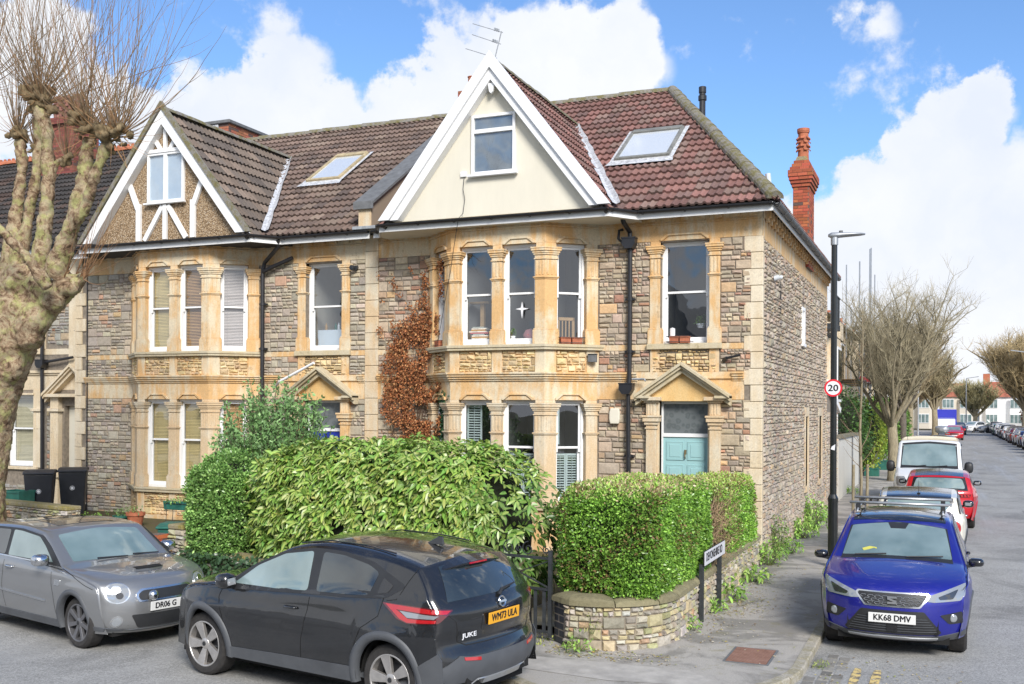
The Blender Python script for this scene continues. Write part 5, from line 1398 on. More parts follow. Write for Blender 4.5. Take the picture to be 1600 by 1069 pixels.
mb = MB(); mb.lathe([(.062,-.03),(.066,-.03),(.066,.03),(.062,.03)], 16, 'z', (lx, ly, 3.3), closed=True); mb.build('clip', M['galv'], sg)
mb = MB(); mb.prism([(-.03,.02),(.03,.06),(.02,-.05),(-.05,-.03)], lambda a, b: (lx+.01+a, ly-.062, 2.22+b), lambda a, b: (lx+.01+a, ly-.055, 2.22+b)); o = mb.build('sticker', M['sign_white'], lp)
# ------------------------------------------------------------------ foliage
import numpy as np
def leaf_faces(mb, p, d, n, L, w, cols, fold=.25, droop=.2, seg=3):
 """queue one pointed leaf from p along d; n: leaf normal; cols = (edge colour, midrib colour)"""
 if not hasattr(mb, 'lv'): mb.lv = {2: [], 3: []}
 e, m = cols
 mb.lv[seg].append((p[0], p[1], p[2], d[0], d[1], d[2], n[0], n[1], n[2], L, w, fold, droop, e[0], e[1], e[2], m[0], m[1], m[2]))
def rv(rg):
 while True:
  v = Vector((rg.uniform(-1,1), rg.uniform(-1,1), rg.uniform(-1,1)))
  if .05 < v.length < 1: return v.normalized()
def build_leaves(mb, name, mat, parent=None):
 off = np.zeros(3); r = parent
 while r and r.parent: r = r.parent
 if r: off = np.array(r.location)
 V, F, LT, C, nv = [], [], [], [], 0
 for seg, rows in mb.lv.items():
  if not rows: continue
  A = np.array(rows); p, d, n = A[:,0:3], A[:,3:6], A[:,6:9]; L, w, fo, dr = (A[:,k:k+1] for k in (9, 10, 11, 12)); e, m = A[:,13:16], A[:,16:19]
  s = np.cross(d, n); ln = np.linalg.norm(s, axis=1, keepdims=True); s = s/np.maximum(ln, 1e-6); n = np.cross(s, d); z = np.array([[0, 0, 1.0]])
  mid = lambda t: p + d*(L*t) - z*(dr*L*t*t)
  if seg == 3:
   m1, m2 = mid(.30), mid(.62)
   pts = [p, m1, m2, mid(1.0)]
   for sg in (1, -1):
    for mm, q in ((m1, .85), (m2, .95)): pts.append(mm + s*(sg*w*q*.5) + n*(fo*w*q*.5))
   faces = [(0, 1, 4), (1, 2, 5, 4), (2, 3, 5), (1, 0, 6), (2, 1, 6, 7), (3, 2, 7)]
  else:
   m1 = mid(.48); pts = [p, mid(1.0), m1 + s*(w*.5) + n*(fo*w*.5), m1 - s*(w*.5) + n*(fo*w*.5)]
   faces = [(0, 1, 2), (1, 0, 3)]
  k = len(pts); N = len(A); P = np.stack(pts, 1).reshape(-1, 3) - off; V.append(P)
  nm = 4 if seg == 3 else 2
  idx = np.concatenate([np.array(f) for f in faces]); F.append((np.arange(N)[:, None]*k + idx[None, :] + nv).reshape(-1)); LT.append(np.tile([len(f) for f in faces], N))
  ismid = idx < nm; cc = np.where(ismid[None, :, None], m[:, None, :], e[:, None, :]); C.append(np.concatenate([cc, np.ones(cc.shape[:2]+(1,))], 2).reshape(-1)); nv += N*k
 V = np.concatenate(V); F = np.concatenate(F).astype(np.int32); LT = np.concatenate(LT).astype(np.int32); C = np.concatenate(C)
 me = bpy.data.meshes.new(name); me.vertices.add(len(V)); me.vertices.foreach_set('co', V.astype(np.float32).ravel())
 me.loops.add(len(F)); me.loops.foreach_set('vertex_index', F); me.polygons.add(len(LT)); st = np.concatenate([[0], np.cumsum(LT)[:-1]]).astype(np.int32); me.polygons.foreach_set('loop_start', st)
 try: me.polygons.foreach_set('loop_total', LT)
 except Exception: pass
 me.update(calc_edges=True)
 at = me.color_attributes.new('Col', 'FLOAT_COLOR', 'CORNER'); at.data.foreach_set('color', C.astype(np.float32)); me.materials.append(mat)
 o = bpy.data.objects.new(name, me); COL.objects.link(o)
 if parent: o.parent = parent
 return o
M['bark_dark'] = plain('dark_stems', (.07,.05,.035), .9, var=.4)
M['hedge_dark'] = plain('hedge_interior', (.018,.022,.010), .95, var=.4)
def superbox(cx, cy, cz, hx, hy, hz, e=4.0, rot=0, lump=.06, seed=0):
 """closed rounded box surface: returns f(dir)->(point, normal)"""
 c, s = math.cos(rot), math.sin(rot)
 def f(d, k=1.0):
  lx, ly, lz = d.x*c+d.y*s, -d.x*s+d.y*c, d.z
  q = (abs(lx/hx)**e + abs(ly/hy)**e + abs(lz/hz)**e)**(-1/e)
  q *= k*(1 + lump*noise.noise(Vector((d.x*2.3+seed, d.y*2.3, d.z*2.3))) + lump*.6*noise.noise(Vector((d.x*7+seed, d.y*7, d.z*7))))
  P = Vector((lx*q, ly*q, lz*q))
  N = Vector((math.copysign(abs(P.x/hx)**(e-1)/hx, P.x), math.copysign(abs(P.y/hy)**(e-1)/hy, P.y), math.copysign(abs(P.z/hz)**(e-1)/hz, P.z))).normalized()
  return Vector((cx+P.x*c-P.y*s, cy+P.x*s+P.y*c, cz+P.z)), Vector((N.x*c-N.y*s, N.x*s+N.y*c, N.z))
 return f
def sample_box(rg, hx, hy, hz, rot, faces):
 """random direction hitting a box evenly by area; faces: allowed subset of 'xXyYzZ'"""
 ar = {'x': hy*hz, 'X': hy*hz, 'y': hx*hz, 'Y': hx*hz, 'Z': hx*hy, 'z': hx*hy}
 t = rg.random()*sum(ar[k] for k in faces)
 for k in faces:
  t -= ar[k]
  if t <= 0: break
 a, b = rg.uniform(-1,1), rg.uniform(-1,1)
 p = {'x': (-hx, a*hy, b*hz), 'X': (hx, a*hy, b*hz), 'y': (a*hx, -hy, b*hz), 'Y': (a*hx, hy, b*hz), 'Z': (a*hx, b*hy, hz), 'z': (a*hx, b*hy, -hz)}[k]
 c, s = math.cos(rot), math.sin(rot)
 return Vector((p[0]*c-p[1]*s, p[0]*s+p[1]*c, p[2]))
def core_mesh(f, name, mat, parent, k=.86, n=20):
 mb = MB(); rows = []
 for i in range(n+1):
  th = math.pi*i/n; rows.append([mb.pt(f(Vector((math.sin(th)*math.cos(2*math.pi*j/(2*n)), math.sin(th)*math.sin(2*math.pi*j/(2*n)), math.cos(th))), k)[0]) for j in range(2*n)])
 for a, b in zip(rows, rows[1:]):
  for j in range(2*n): mb.face([a[j], a[(j+1)%(2*n)], b[(j+1)%(2*n)], b[j]])
 return mb.build(name, mat, parent)
FR = R(-10.8)
# ---- big variegated laurel hedge (leaves in drooping rosettes)
H = thing('variegated_hedge', (-7.6, 13.1, .1), 'long tall hedge with large yellow splashed leaves behind the parked cars', 'hedge')
hx, hy, hz = 2.62, .82, 1.12
fx = superbox(-7.42, 13.02, 1.28, hx, hy, hz, 3.4, FR, .07, 1.3)
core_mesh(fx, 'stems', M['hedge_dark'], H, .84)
rg = random.Random(41); mb = MB()
for k in range(3000):
 d = sample_box(rg, hx, hy, hz, FR, 'xXyZy')
 dn = d.normalized(); p, n = fx(dn, rg.uniform(.90, 1.03))
 loc = p
 if n.y > .6: continue
 # rosette
 ax = (n*.8 + Vector((0,0,.45)) + rv(rg)*.45).normalized()
 m = rg.randint(5, 8); u = ax.orthogonal().normalized(); w = ax.cross(u); ph = rg.uniform(0, 6.3)
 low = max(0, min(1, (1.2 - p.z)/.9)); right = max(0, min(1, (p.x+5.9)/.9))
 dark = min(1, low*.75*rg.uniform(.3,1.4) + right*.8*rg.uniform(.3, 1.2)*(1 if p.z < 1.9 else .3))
 for j in range(m):
  a = ph + 2*math.pi*j/m*1.02; el = rg.uniform(.1, .75)
  dr = (u*math.cos(a) + w*math.sin(a))*(1-el*.5) + ax*el
  dr = (dr + Vector((0,0,-.25))).normalized()
  L = rg.uniform(.085, .155); wd = L*rg.uniform(.36, .50)
  t = rg.random()
  y = tuple(x*rg.uniform(.85,1.15) for x in ((.47,.56,.14) if t < .5 else (.29,.45,.09)))
  e_ = tuple(x*rg.uniform(.8,1.2) for x in (.14,.29,.05))
  if t > .85: y = (.62,.64,.28)
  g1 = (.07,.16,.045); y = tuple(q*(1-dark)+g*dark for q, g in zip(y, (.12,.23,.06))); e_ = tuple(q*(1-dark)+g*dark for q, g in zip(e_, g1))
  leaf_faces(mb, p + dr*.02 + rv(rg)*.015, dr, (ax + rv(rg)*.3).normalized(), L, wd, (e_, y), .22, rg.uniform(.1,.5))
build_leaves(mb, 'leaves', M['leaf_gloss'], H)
# ---- small-leaved hedges
def box_hedge(th, fx, dims, rot, n, seed, leafL, pal, faces, top_pal=None, brown=0.0, name='leaves', mat='leaf_gloss', layers=(.90, 1.03), top_z=None, hole=None, cl=5):
 hx, hy, hz = dims; rg = random.Random(seed); mb = MB()
 for k in range(n):
  d = sample_box(rg, hx, hy, hz, rot, faces); p, nn = fx(d.normalized(), rg.uniform(*layers))
  if hole and hole(p, nn, rg): continue
  tz = 0 if top_z is None else max(0, min(1, (p.z-top_z)/.22))
  bn = noise.noise(p*2.1 + Vector((seed, 0, 0)))
  for j in range(cl):
   q = p + rv(rg)*.035; dr = (nn*.7 + rv(rg)*.9 + Vector((0,0,.35))).normalized(); L = leafL*rg.uniform(.6, 1.3)
   c = pal[rg.randrange(len(pal))]; kk = rg.uniform(.65, 1.35)*(1+.35*bn)
   if top_pal and rg.random() < tz: c = top_pal[rg.randrange(len(top_pal))]; kk = rg.uniform(.75, 1.25)
   if brown and bn < -.18 and rg.random() < brown: c = (.24,.16,.07)
   c = tuple(x*kk for x in c); leaf_faces(mb, q, dr, rv(rg), L, L*.55, (c, tuple(x*1.15 for x in c)), .15, .1, 2)
 return build_leaves(mb, name, M[mat], th)
G1 = [(0.128,0.262,0.038),(0.168,0.336,0.047),(0.224,0.410,0.060),(0.096,0.197,0.034),(0.288,0.476,0.085)]
GT = [(.34,.52,.10),(.42,.56,.14),(.50,.40,.22),(.56,.42,.26),(.38,.50,.12)]
H2 = thing('clipped_hedge', (-3.9, 12.9, .5), 'dense square clipped green hedge with a browned top on the curved corner wall', 'hedge')
dm = (.665, 1.55, .70); fx2 = superbox(-3.76, 13.22, 1.24, *dm, 6.0, R(-1), .035, 5.1)
core_mesh(fx2, 'stems', M['hedge_dark'], H2, .90)
box_hedge(H2, fx2, dm, R(-1), 15000, 7, .042, G1, 'xXyZyX', GT, .22, top_z=1.74, layers=(.95, 1.02))
mb = MB(); rg = random.Random(4)
for _ in range(1100):
 p = Vector((rg.uniform(-4.35,-3.15), rg.uniform(11.9,14.6), 1.91)); d = (Vector((0,0,1))+rv(rg)*1.2).normalized(); L = rg.uniform(.04,.13); mb.tube([p-d*L*.3, p+d*L*.6], [.0022,.0012], 3, (.42,.30,.20), cap=False)
mb.build('clipped_twigs', M['leaf_dry'], H2, fix=False)
H3 = thing('clipped_hedge', (-3.5, 17.2, .4), 'second clipped hedge with bare brown twigs, below the teal door by the side wall', 'hedge')
dm = (.52, 1.85, .70); fx3 = superbox(-3.62, 16.9, 1.04, *dm, 6.0, 0, .05, 2.2)
core_mesh(fx3, 'stems', M['hedge_dark'], H3, .80)
def hole(p, n, rg): return (14.6 < p.y < 16.0 and p.z < 1.50 and rg.random() < .85)
box_hedge(H3, fx3, dm, 0, 6500, 9, .042, [(.18,.34,.05),(.23,.43,.06),(.12,.25,.04),(.32,.52,.09)], 'xXyZX', [(.38,.56,.11),(.46,.42,.18),(.34,.50,.09)], .3, top_z=1.5, hole=hole, layers=(.9,1.03))
mb = MB(); rg = random.Random(14)
for _ in range(900):
 y = rg.uniform(14.5, 16.6); z = rg.uniform(.5, 1.5); p = Vector((-3.12+rg.uniform(-.12,.03), y, z)); d = (Vector((rg.uniform(-.1,.35), rg.uniform(-.7,.7), rg.uniform(-.3,1)))).normalized(); L = rg.uniform(.12,.38); k = rg.uniform(.6,1.3)
 mb.tube([p, p+d*L*.5+rv(rg)*.02, p+d*L], [.0045,.003,.0015], 3, (.34*k,.24*k,.14*k), cap=False)
mb.build('bare_twigs', M['leaf_dry'], H3, fix=False)
H4 = thing('privet_hedge', (-11.0, 13.6, .1), 'rounded small leaved dark green hedge at the left end of the variegated hedge', 'hedge')
dm = (.62, .85, 1.02); fx4 = superbox(-10.62, 13.62, 1.12, *dm, 2.7, FR, .10, 3.3)
core_mesh(fx4, 'stems', M['hedge_dark'], H4, .84)
GP = [(.13,.26,.06),(.17,.32,.08),(.23,.40,.11),(.11,.21,.05),(.34,.52,.16)]
box_hedge(H4, fx4, dm, FR, 6200, 17, .05, GP, 'xXyZy', layers=(.9,1.05))
# ivy at the hedge foot
iv = thing('ivy', (-10.4, 12.7, .1), 'dark ivy trailing at the foot of the hedge beside the gate pier', 'ivy')
rg = random.Random(6); mb = MB()
for _ in range(1500):
 p = Vector((rg.uniform(-11.2,-9.0), 12.75+rg.uniform(-.15,.1), rg.uniform(.1,.62))); p.y -= (p.x+10.2)*.19; k = rg.uniform(.6,1.3); c = (.045*k,.09*k,.04*k); leaf_faces(mb, p, (rv(rg)+Vector((0,-.6,0))).normalized(), (rv(rg)*.5+Vector((0,-1,.3))).normalized(), .07, .06, (c, tuple(x*1.5 for x in c)), .1, .2, 2)
build_leaves(mb, 'leaves', M['leaf_gloss'], iv)
# ---- tall loose shrub behind
def shrub(name, label, base, h, rad, nst, seed, pal, leafL=.055, cat='shrub', group=None, arch=.5, dens=26, z0=.25):
 th = thing(name, tuple(base), label, cat, group); rg = random.Random(seed); st = MB(); lf = MB(); b = Vector(base)
 for _ in range(nst):
  a = rg.uniform(0, 6.283); r = rad*math.sqrt(rg.random()); tip = b + Vector((math.cos(a)*r, math.sin(a)*r*.8, h*rg.uniform(.6, 1.05)*(1-.35*(r/rad)**2)))
  pts = []; n = 9
  for k in range(n+1):
   t = k/n; p = b.lerp(tip, t); rr_ = t**(1-arch*.5); p.x = b.x + (tip.x-b.x)*rr_; p.y = b.y + (tip.y-b.y)*rr_; p += Vector((noise.noise(p*3)*.06, noise.noise(p*3+Vector((9,0,0)))*.06, 0)); pts.append(p)
  st.tube(pts, [.010*(1-.8*k/n)+.0015 for k in range(n+1)], 4, cap=False)
  for _2 in range(dens):
   t = rg.uniform(z0, 1); k = min(n-1, int(t*n)); p = pts[k].lerp(pts[k+1], t*n-k); d = (pts[k+1]-pts[k]).normalized()
   tw = (d*.5 + rv(rg)).normalized()
   q = p + tw*rg.uniform(0, .10); kk = rg.uniform(.65,1.35); c = pal[rg.randrange(len(pal))]; c = tuple(x*kk for x in c)
   for s in (-1, 1):
    dr = (tw*.7 + rv(rg)*.7 + Vector((0,0,.3))).normalized(); L = leafL*rg.uniform(.6,1.25); leaf_faces(lf, q, dr, rv(rg), L, L*.42, (c, tuple(x*1.2 for x in c)), .15, .1, 2)
 st.build('stems', M['bark_dark'], th, fix=False); build_leaves(lf, 'leaves', M['leaf'], th); return th
shrub('tall_shrub', 'tall loose grey green shrub rising behind the hedge in front of the blue door', (-10.5, 14.4, .3), 3.15, 1.18, 300, 3, [(.16,.29,.10),(.21,.36,.13),(.12,.22,.08),(.28,.44,.18)], .085, dens=66)
# ---- dead creeper on the wall
cr = thing('dead_creeper', (-10.3, 18.8, .3), 'rust brown dried creeper covering the stone wall between the two houses', 'creeper')
rg = random.Random(19); st = MB(); lf = MB()
def cdens(x, z):
 # where the creeper grows, in metres on the wall
 c = -10.28; w = .80
 if z < 2.6: w = .74; c = -10.32
 if z > 4.4: w = .55 + (z-4.4)*-.25; c = -10.02
 v = 1 - ((x-c)/w)**2
 if z > 4.7: v -= (z-4.7)*.75
 arm = max(0, 1-abs(x-(-9.98+(z-5.3)*-.12))/.14) if 4.0 < z < 5.75 else 0
 arm2 = max(0, 1-abs(x-(-10.75-(z-4)*.02))/.10) if 3.6 < z < 5.0 else 0
 arm3 = max(0, 1-abs(z-(4.75+(x+9.9)*.1))/.12) if -9.9 < x < -9.45 else 0
 arm4 = max(0, 1-abs(x-(-10.75))/.35)*max(0, 1-abs(z-(5.6+(x+10.75)*.55))/.10)
 return max(v*.95, arm*.95, arm2*.8, arm3, arm4*.6) + 1.45*noise.noise(Vector((x*2.9, z*2.3, 7))) + .45*noise.noise(Vector((x*9, z*9, 3)))
cnt = 0
for _ in range(60000):
 x, z = rg.uniform(-11.12, -9.42), rg.uniform(.3, 5.95)
 if cdens(x, z) < rg.uniform(.25, 1.05): continue
 y = 18.84 - rg.uniform(0, .10) - (.05 if z < 4 else 0)
 if x > -9.72: y -= (x+9.72)*1.0
 k = rg.uniform(.55, 1.4); c = [(.34,.12,.045),(.42,.17,.07),(.26,.10,.045),(.48,.25,.11),(.19,.08,.04)][rg.randrange(5)]; c = tuple(q*k for q in c)
 leaf_faces(lf, Vector((x,y,z)), (rv(rg)+Vector((0,-.3,-.8))).normalized(), (rv(rg)*.9+Vector((0,-1,0))).normalized(), rg.uniform(.03,.058), rg.uniform(.026,.046), (c, c), .3, .2, 2); cnt += 1
 if cnt > 15000: break
for _ in range(120):
 x = rg.uniform(-10.8, -9.8); z = rg.uniform(.3, 1.5); p = Vector((x, 18.84, z)); pts = [p.copy()]
 for k in range(rg.randint(8, 22)):
  p = p + Vector((rg.uniform(-.09,.09), rg.uniform(-.01,.01), rg.uniform(.08,.24))); p.y = 18.83
  if cdens(p.x, p.z) < .1: break
  pts.append(p.copy())
 if len(pts) > 2: st.tube(pts, [.009*(1-.8*k/len(pts)) for k in range(len(pts))], 4, (.10,.06,.04), cap=False)
st.build('stems', M['leaf_dry'], cr, fix=False); build_leaves(lf, 'leaves', M['leaf_dry'], cr)
iv2 = thing('ivy', (-9.5, 18.5, 1.0), 'dark green ivy climbing the left column of the ground floor bay', 'ivy'); mb = MB()
for _ in range(1300):
 z = rg.uniform(1.3, 3.25); x = -9.38+rg.gauss(0,.085)+.05*math.sin(z*5); p = Vector((x, 18.50-rg.uniform(0,.06)-(x+9.38)*.8, z)); k = rg.uniform(.5,1.4); c = (.03*k,.075*k,.03*k); leaf_faces(mb, p, (rv(rg)+Vector((0,-.3,-.5))).normalized(), (rv(rg)*.6+Vector((0,-1,0))).normalized(), .06, .055, (c, tuple(x*1.5 for x in c)), .1, .2, 2)
build_leaves(mb, 'leaves', M['leaf_gloss'], iv2)
# ---- weeds
def weed(label, x, y, z, h, r, n, seed, pal, L=.06, on=None, wd=.4):
 th = thing('weed', (x, y, z), label, 'weed', 'weeds growing along the walls'); rg = random.Random(seed); mb = MB(); st = MB()
 for _ in range(n):
  a = rg.uniform(0, 6.28); rr_ = r*math.sqrt(rg.random()); hh = h*rg.uniform(.2, 1)*(1-.5*rr_/r); p = Vector((x+rr_*math.cos(a), y+rr_*math.sin(a)*1.3, z+hh)); k = rg.uniform(.65,1.35); c = tuple(q*k for q in pal[rg.randrange(len(pal))])
  if on is not None and p.x < on: p.x = on + abs(p.x-on)*.3
  leaf_faces(mb, p, (rv(rg)+Vector((math.cos(a)*.5, math.sin(a)*.5, .3))).normalized(), (rv(rg)*.5+Vector((0,0,1))).normalized(), L*rg.uniform(.5,1.3), L*wd, (c, tuple(q*1.3 for q in c)), .15, .4, 3)
  if rg.random() < .25: st.tube([Vector((x+(p.x-x)*.2, y+(p.y-y)*.2, z)), p], [.003,.0015], 3, (.16,.2,.07), cap=False)
 build_leaves(mb, 'leaves', M['leaf'], th); st.build('stems', M['leaf'], th, fix=False); return th
GW = [(.24,.42,.08),(.32,.52,.11),(.18,.32,.07),(.40,.54,.15)]
weed('bright green weed at the foot of the corner wall below the blue bricks', -3.95, 11.30, .05, .26, .20, 90, 1, GW, .08)
weed('thin yellowish weed growing from the joints of the curved corner wall', -3.80, 11.38, .25, .34, .10, 60, 2, [(.28,.30,.10),(.34,.32,.14)], .04)
weed('small leafy weed between the two posts of the street name sign', -2.95, 14.30, .05, .26, .14, 60, 3, GW, .10, -3.02)
weed('leafy dandelion clump behind the farther sign post', -2.92, 15.35, .05, .40, .20, 90, 4, GW, .12, -3.03)
weed('spreading weed at the wall foot where the garden wall nears the house corner', -2.90, 17.1, .05, .34, .26, 110, 5, GW, .12, -3.05)
weed('tall weed clump at the corner of the house side wall, nearest the garden wall', -2.93, 19.0, .05, .62, .26, 260, 6, GW, .09, -3.05)
weed('tallest reddish stemmed weed against the side wall, second clump from the corner', -2.95, 20.1, .05, 1.05, .22, 330, 7, [(.15,.28,.07),(.22,.36,.09),(.14,.24,.06),(.25,.26,.10)], .08, -3.05)
weed('low round weed just behind the tallest clump on the side wall', -2.80, 20.75, .05, .50, .25, 220, 8, [(.20,.38,.06),(.26,.44,.08)], .08, -3.0)
weed('leafy bank of weeds below the first tall side window', -2.90, 23.4, .05, .60, .34, 420, 9, GW, .09, -3.05)
weed('largest leafy bank of weeds below the second side window', -2.88, 25.2, .05, .95, .40, 620, 10, GW, .10, -3.05)
weed('small weed at the foot of the pale rendered boundary wall', -2.95, 36.5, .05, .35, .3, 120, 11, GW, .09, -3.05)
weed('small weed by the kerb in front of the blue car', -1.28, 12.0, -.02, .10, .10, 50, 12, [(.22,.30,.08),(.30,.32,.12)], .04)
weed('tiny plants at the foot of the wall by the first sign post', -3.0, 13.0, .05, .22, .14, 60, 13, GW, .07, -3.02)
weed('fringe of small weeds in front of the iron gate', -4.55, 11.5, .05, .10, .22, 60, 14, [(.24,.30,.06),(.32,.34,.10)], .05)
# ------------------------------------------------------------------ pollarded plane tree in front on the left
def bark(name, c, var=.35):
 t = NT(name); co = t.coord(); f = t.noise(14, 6, .7, t.coord((1,1,.3))); cc = t.ramp(f, [(.3, tuple(x*(1-var) for x in c)), (.7, tuple(x*(1+var) for x in c))])
 t.bump(f, .8, .03); return t.done(cc, .9, spec=.15)
def plane_bark():
 t = NT('plane_bark'); co = t.coord()
 v = t.N.new('ShaderNodeTexVoronoi'); v.inputs['Scale'].default_value = 5.5; t.L.new(t.mix(co, t.noise(4, 4, .6, co, 'Color'), .12), v.inputs['Vector'])
 n = t.noise(4.6, 8, .72, co, dist=1.4)
 c = t.ramp(n, [(.36, (.08,.052,.032)), (.43, (.20,.13,.08)), (.50, (.35,.25,.16)), (.57, (.46,.37,.24)), (.68, (.37,.34,.21))])
 g = t.ramp(t.noise(5, 5, .7, co), [(.50, 0.0), (.62, .75)]); c = t.mix(c, (.42,.42,.17), g)
 c = t.mix(c, t.ramp(t.noise(26, 5, .7, co), [(.25, .62), (.75, 1.25)]), 1.0, 'MULTIPLY')
 t.bump(t.noise(16, 9, .8, co, dist=.6), .8, .03)
 return t.done(c, .9, spec=.15)
M['plane'] = plane_bark()
PT = thing('plane_tree', (-13.75, 12.6, .05), 'old pollarded plane tree with a burled trunk and bare upright shoots', 'tree')
TY = 12.6
def tp(px, py, y=TY): return Vector(ipx(px, py, y))
def remesh_tubes(name, chains, blobs, mat, parent, vox=.045, disp=.05, dscale=3.0, disp2=.02, smooth=True):
 mb = MB()
 for pts, rad in chains: mb.tube(pts, rad, 12)
 bm = bmesh.new()
 for c, r in blobs:
  bmesh.ops.create_icosphere(bm, subdivisions=2, radius=1, matrix=Matrix.Translation(c) @ Matrix.Diagonal((r[0], r[1], r[2], 1)))
 me = bpy.data.meshes.new(name); me.from_pydata(mb.v, [], mb.f); bm.from_mesh(me); bm.to_mesh(me); bm.free()
 o = bpy.data.objects.new(name, me); COL.objects.link(o)
 m = o.modifiers.new('r', 'REMESH'); m.mode = 'VOXEL'; m.voxel_size = vox; s = o.modifiers.new('s', 'SMOOTH'); s.iterations = 5; s.factor = .6
 dg = bpy.context.evaluated_depsgraph_get(); me2 = bpy.data.meshes.new_from_object(o.evaluated_get(dg)); bpy.data.objects.remove(o)
 for v in me2.vertices:
  p = v.co; q = noise.noise(p*dscale)*disp + noise.noise(p*dscale*2.7)*disp*.5 + noise.noise(p*dscale*7)*disp2
  v.co = p + v.normal*q
 r = parent
 while r.parent: r = r.parent
 me2.transform(Matrix.Translation(-r.location)); me2.materials.clear(); me2.materials.append(mat); me2.name = name
 me2.polygons.foreach_set('use_smooth', [True]*len(me2.polygons))
 o2 = bpy.data.objects.new(name, me2); COL.objects.link(o2); o2.parent = parent; return o2
ch = [([tp(-45, 900), tp(-36, 760), tp(-22, 650), tp(-8, 595), tp(12, 530), tp(35, 475), tp(30, 430)], [.58, .45, .46, .46, .50, .44, .38]),
      ([tp(40, 500), tp(75, 472), tp(102, 450), tp(130, 434)], [.36, .27, .20, .10]),
      ([tp(20, 470), tp(-30, 430), tp(-80, 380)], [.42, .3, .25]),
      # limbs
      ([tp(55, 440), tp(68, 370), tp(76, 280), tp(72, 210), tp(62, 165)], [0.197,0.135,0.107,0.107,0.123]),
      ([tp(20, 440), tp(42, 350), tp(58, 260), tp(60, 180)], [0.164,0.102,0.082,0.074]),
      ([tp(10, 430), tp(25, 340), tp(35, 260), tp(30, 215)], [0.164,0.107,0.082,0.098]),
      ([tp(85, 430, 12.4), tp(110, 360, 12.3), tp(128, 290, 12.2), tp(140, 215, 12.2)], [0.197,0.139,0.115,0.107]),
      ([tp(95, 380, 12.3), tp(130, 330, 12.2), tp(150, 270, 12.1), tp(168, 222, 12.1)], [0.115,0.098,0.090,0.107]),
      ([tp(75, 450, 12.1), tp(40, 400, 11.8), tp(0, 360, 11.6), tp(-50, 310, 11.4)], [0.107,0.082,0.082,0.082]),
      ([tp(70, 300), tp(90, 250), tp(102, 250)], [0.074,0.057,0.066]),
      ([tp(-80, 380), tp(-60, 250), tp(-30, 150)], [0.164,0.115,0.098])]
rg = random.Random(8); bl = []; heads = []
knuck = [(tp(58, 150), .21), (tp(68, 165), .17), (tp(28, 212), .15), (tp(125, 185, 12.2), .15), (tp(140, 205, 12.2), .18), (tp(172, 215, 12.1), .19), (tp(188, 210, 12.1), .14), (tp(104, 250), .11), (tp(55, 232), .09), (tp(-30, 140), .2)]
for c, r in knuck:
 kb = []
 for _ in range(26):
  d = rv(rg)*r*rg.uniform(.5, 1.25); q = r*rg.uniform(.2, .5); kb.append((c+d, (q, q, q*.85)))
 heads.append(kb)
for px, py, r in ((50,500,.30),(84,468,.22),(45,525,.24),(5,520,.40),(98,446,.17),(15,575,.22),(-20,610,.36),(62,495,.20),(110,448,.14),(30,445,.34),(62,450,.24)):
 c = tp(px, py, TY-.12); bl.append((c, (r, r*.9, r*1.05)))
 for _ in range(5): bl.append((c+rv(rg)*r*.8, (r*.35,)*3))
tr = remesh_tubes('trunk', ch, bl, M['plane'], PT, .04, .036, 4.6, .020)
M['burl'] = bark('knotty_burl', (.20,.15,.085), .6)
for kb in heads: remesh_tubes('pollard_head', [], kb, M['burl'], PT, .025, .02, 9, .012)
def twig_mat():
 t = NT('twigs'); return t.done(t.mix(t.attr(), t.ramp(t.noise(8, 3, .6), [(.3,.7),(.7,1.2)]), 1.0, 'MULTIPLY'), .8, spec=.2)
M['twig'] = twig_mat()
sh = MB(); rg = random.Random(15)
def shoot(mb, p, d, L, r, rg, up=.5, n=9, col=(.17,.125,.08), side=.35):
 pts = [p.copy()]; q = p.copy(); dd = d.copy()
 for k in range(n):
  dd = (dd + Vector((0,0,up/n*1.6)) + rv(rg)*.11).normalized(); q = q + dd*(L/n); pts.append(q.copy())
 mb.tube(pts, [r*(1-.82*k/n) for k in range(n+1)], 4, col, cap=False)
 if side:
  for _ in range(int(L*2.2*side*rg.uniform(.4,1.6))):
   k = rg.randint(2, n-1); s = pts[k]; d2 = ((pts[k+1]-pts[k]).normalized() + rv(rg)*.55).normalized(); shoot(mb, s, d2, L*rg.uniform(.12,.3), r*.45, rg, .4, 4, col, 0)
 return pts
for c, r in knuck:
 m = int(44*(r/.17)) if r > .12 else 16
 for _ in range(m):
  a = rg.uniform(0, 6.283); out = rg.uniform(.05, .95)**1.0; d = Vector((math.cos(a)*out, math.sin(a)*out, rg.uniform(.35, 1.1))).normalized()
  p = c + d*r*.7; L = rg.uniform(1.3, 3.6)*(1.0 if r > .12 else .45)*(1-.2*out); k = rg.uniform(.7,1.25)
  shoot(sh, p, d, L, rg.uniform(.005,.011), rg, rg.uniform(.25,.9), 11, (.20*k,.145*k,.09*k) if rg.random() < .7 else (.28*k,.17*k,.09*k))
 for _ in range(int(m*.9)):
  d = (rv(rg)+Vector((0,0,.25))).normalized(); k = rg.uniform(.7,1.3); shoot(sh, c+d*r*.6, d, rg.uniform(.15,.7), .006, rg, .3, 5, (.36*k,.21*k,.10*k), 0)
for px, py in ((125,432),(118,428),(95,440),(130,436)):
 for _ in range(9):
  d = Vector((rg.uniform(.2,1), rg.uniform(-.3,.1), rg.uniform(-.1,.9))).normalized(); shoot(sh, tp(px,py,12.45), d, rg.uniform(.5,1.5), .008, rg, .5, 8, (.30,.17,.09), .3)
sh.build('shoots', M['twig'], PT, fix=False)
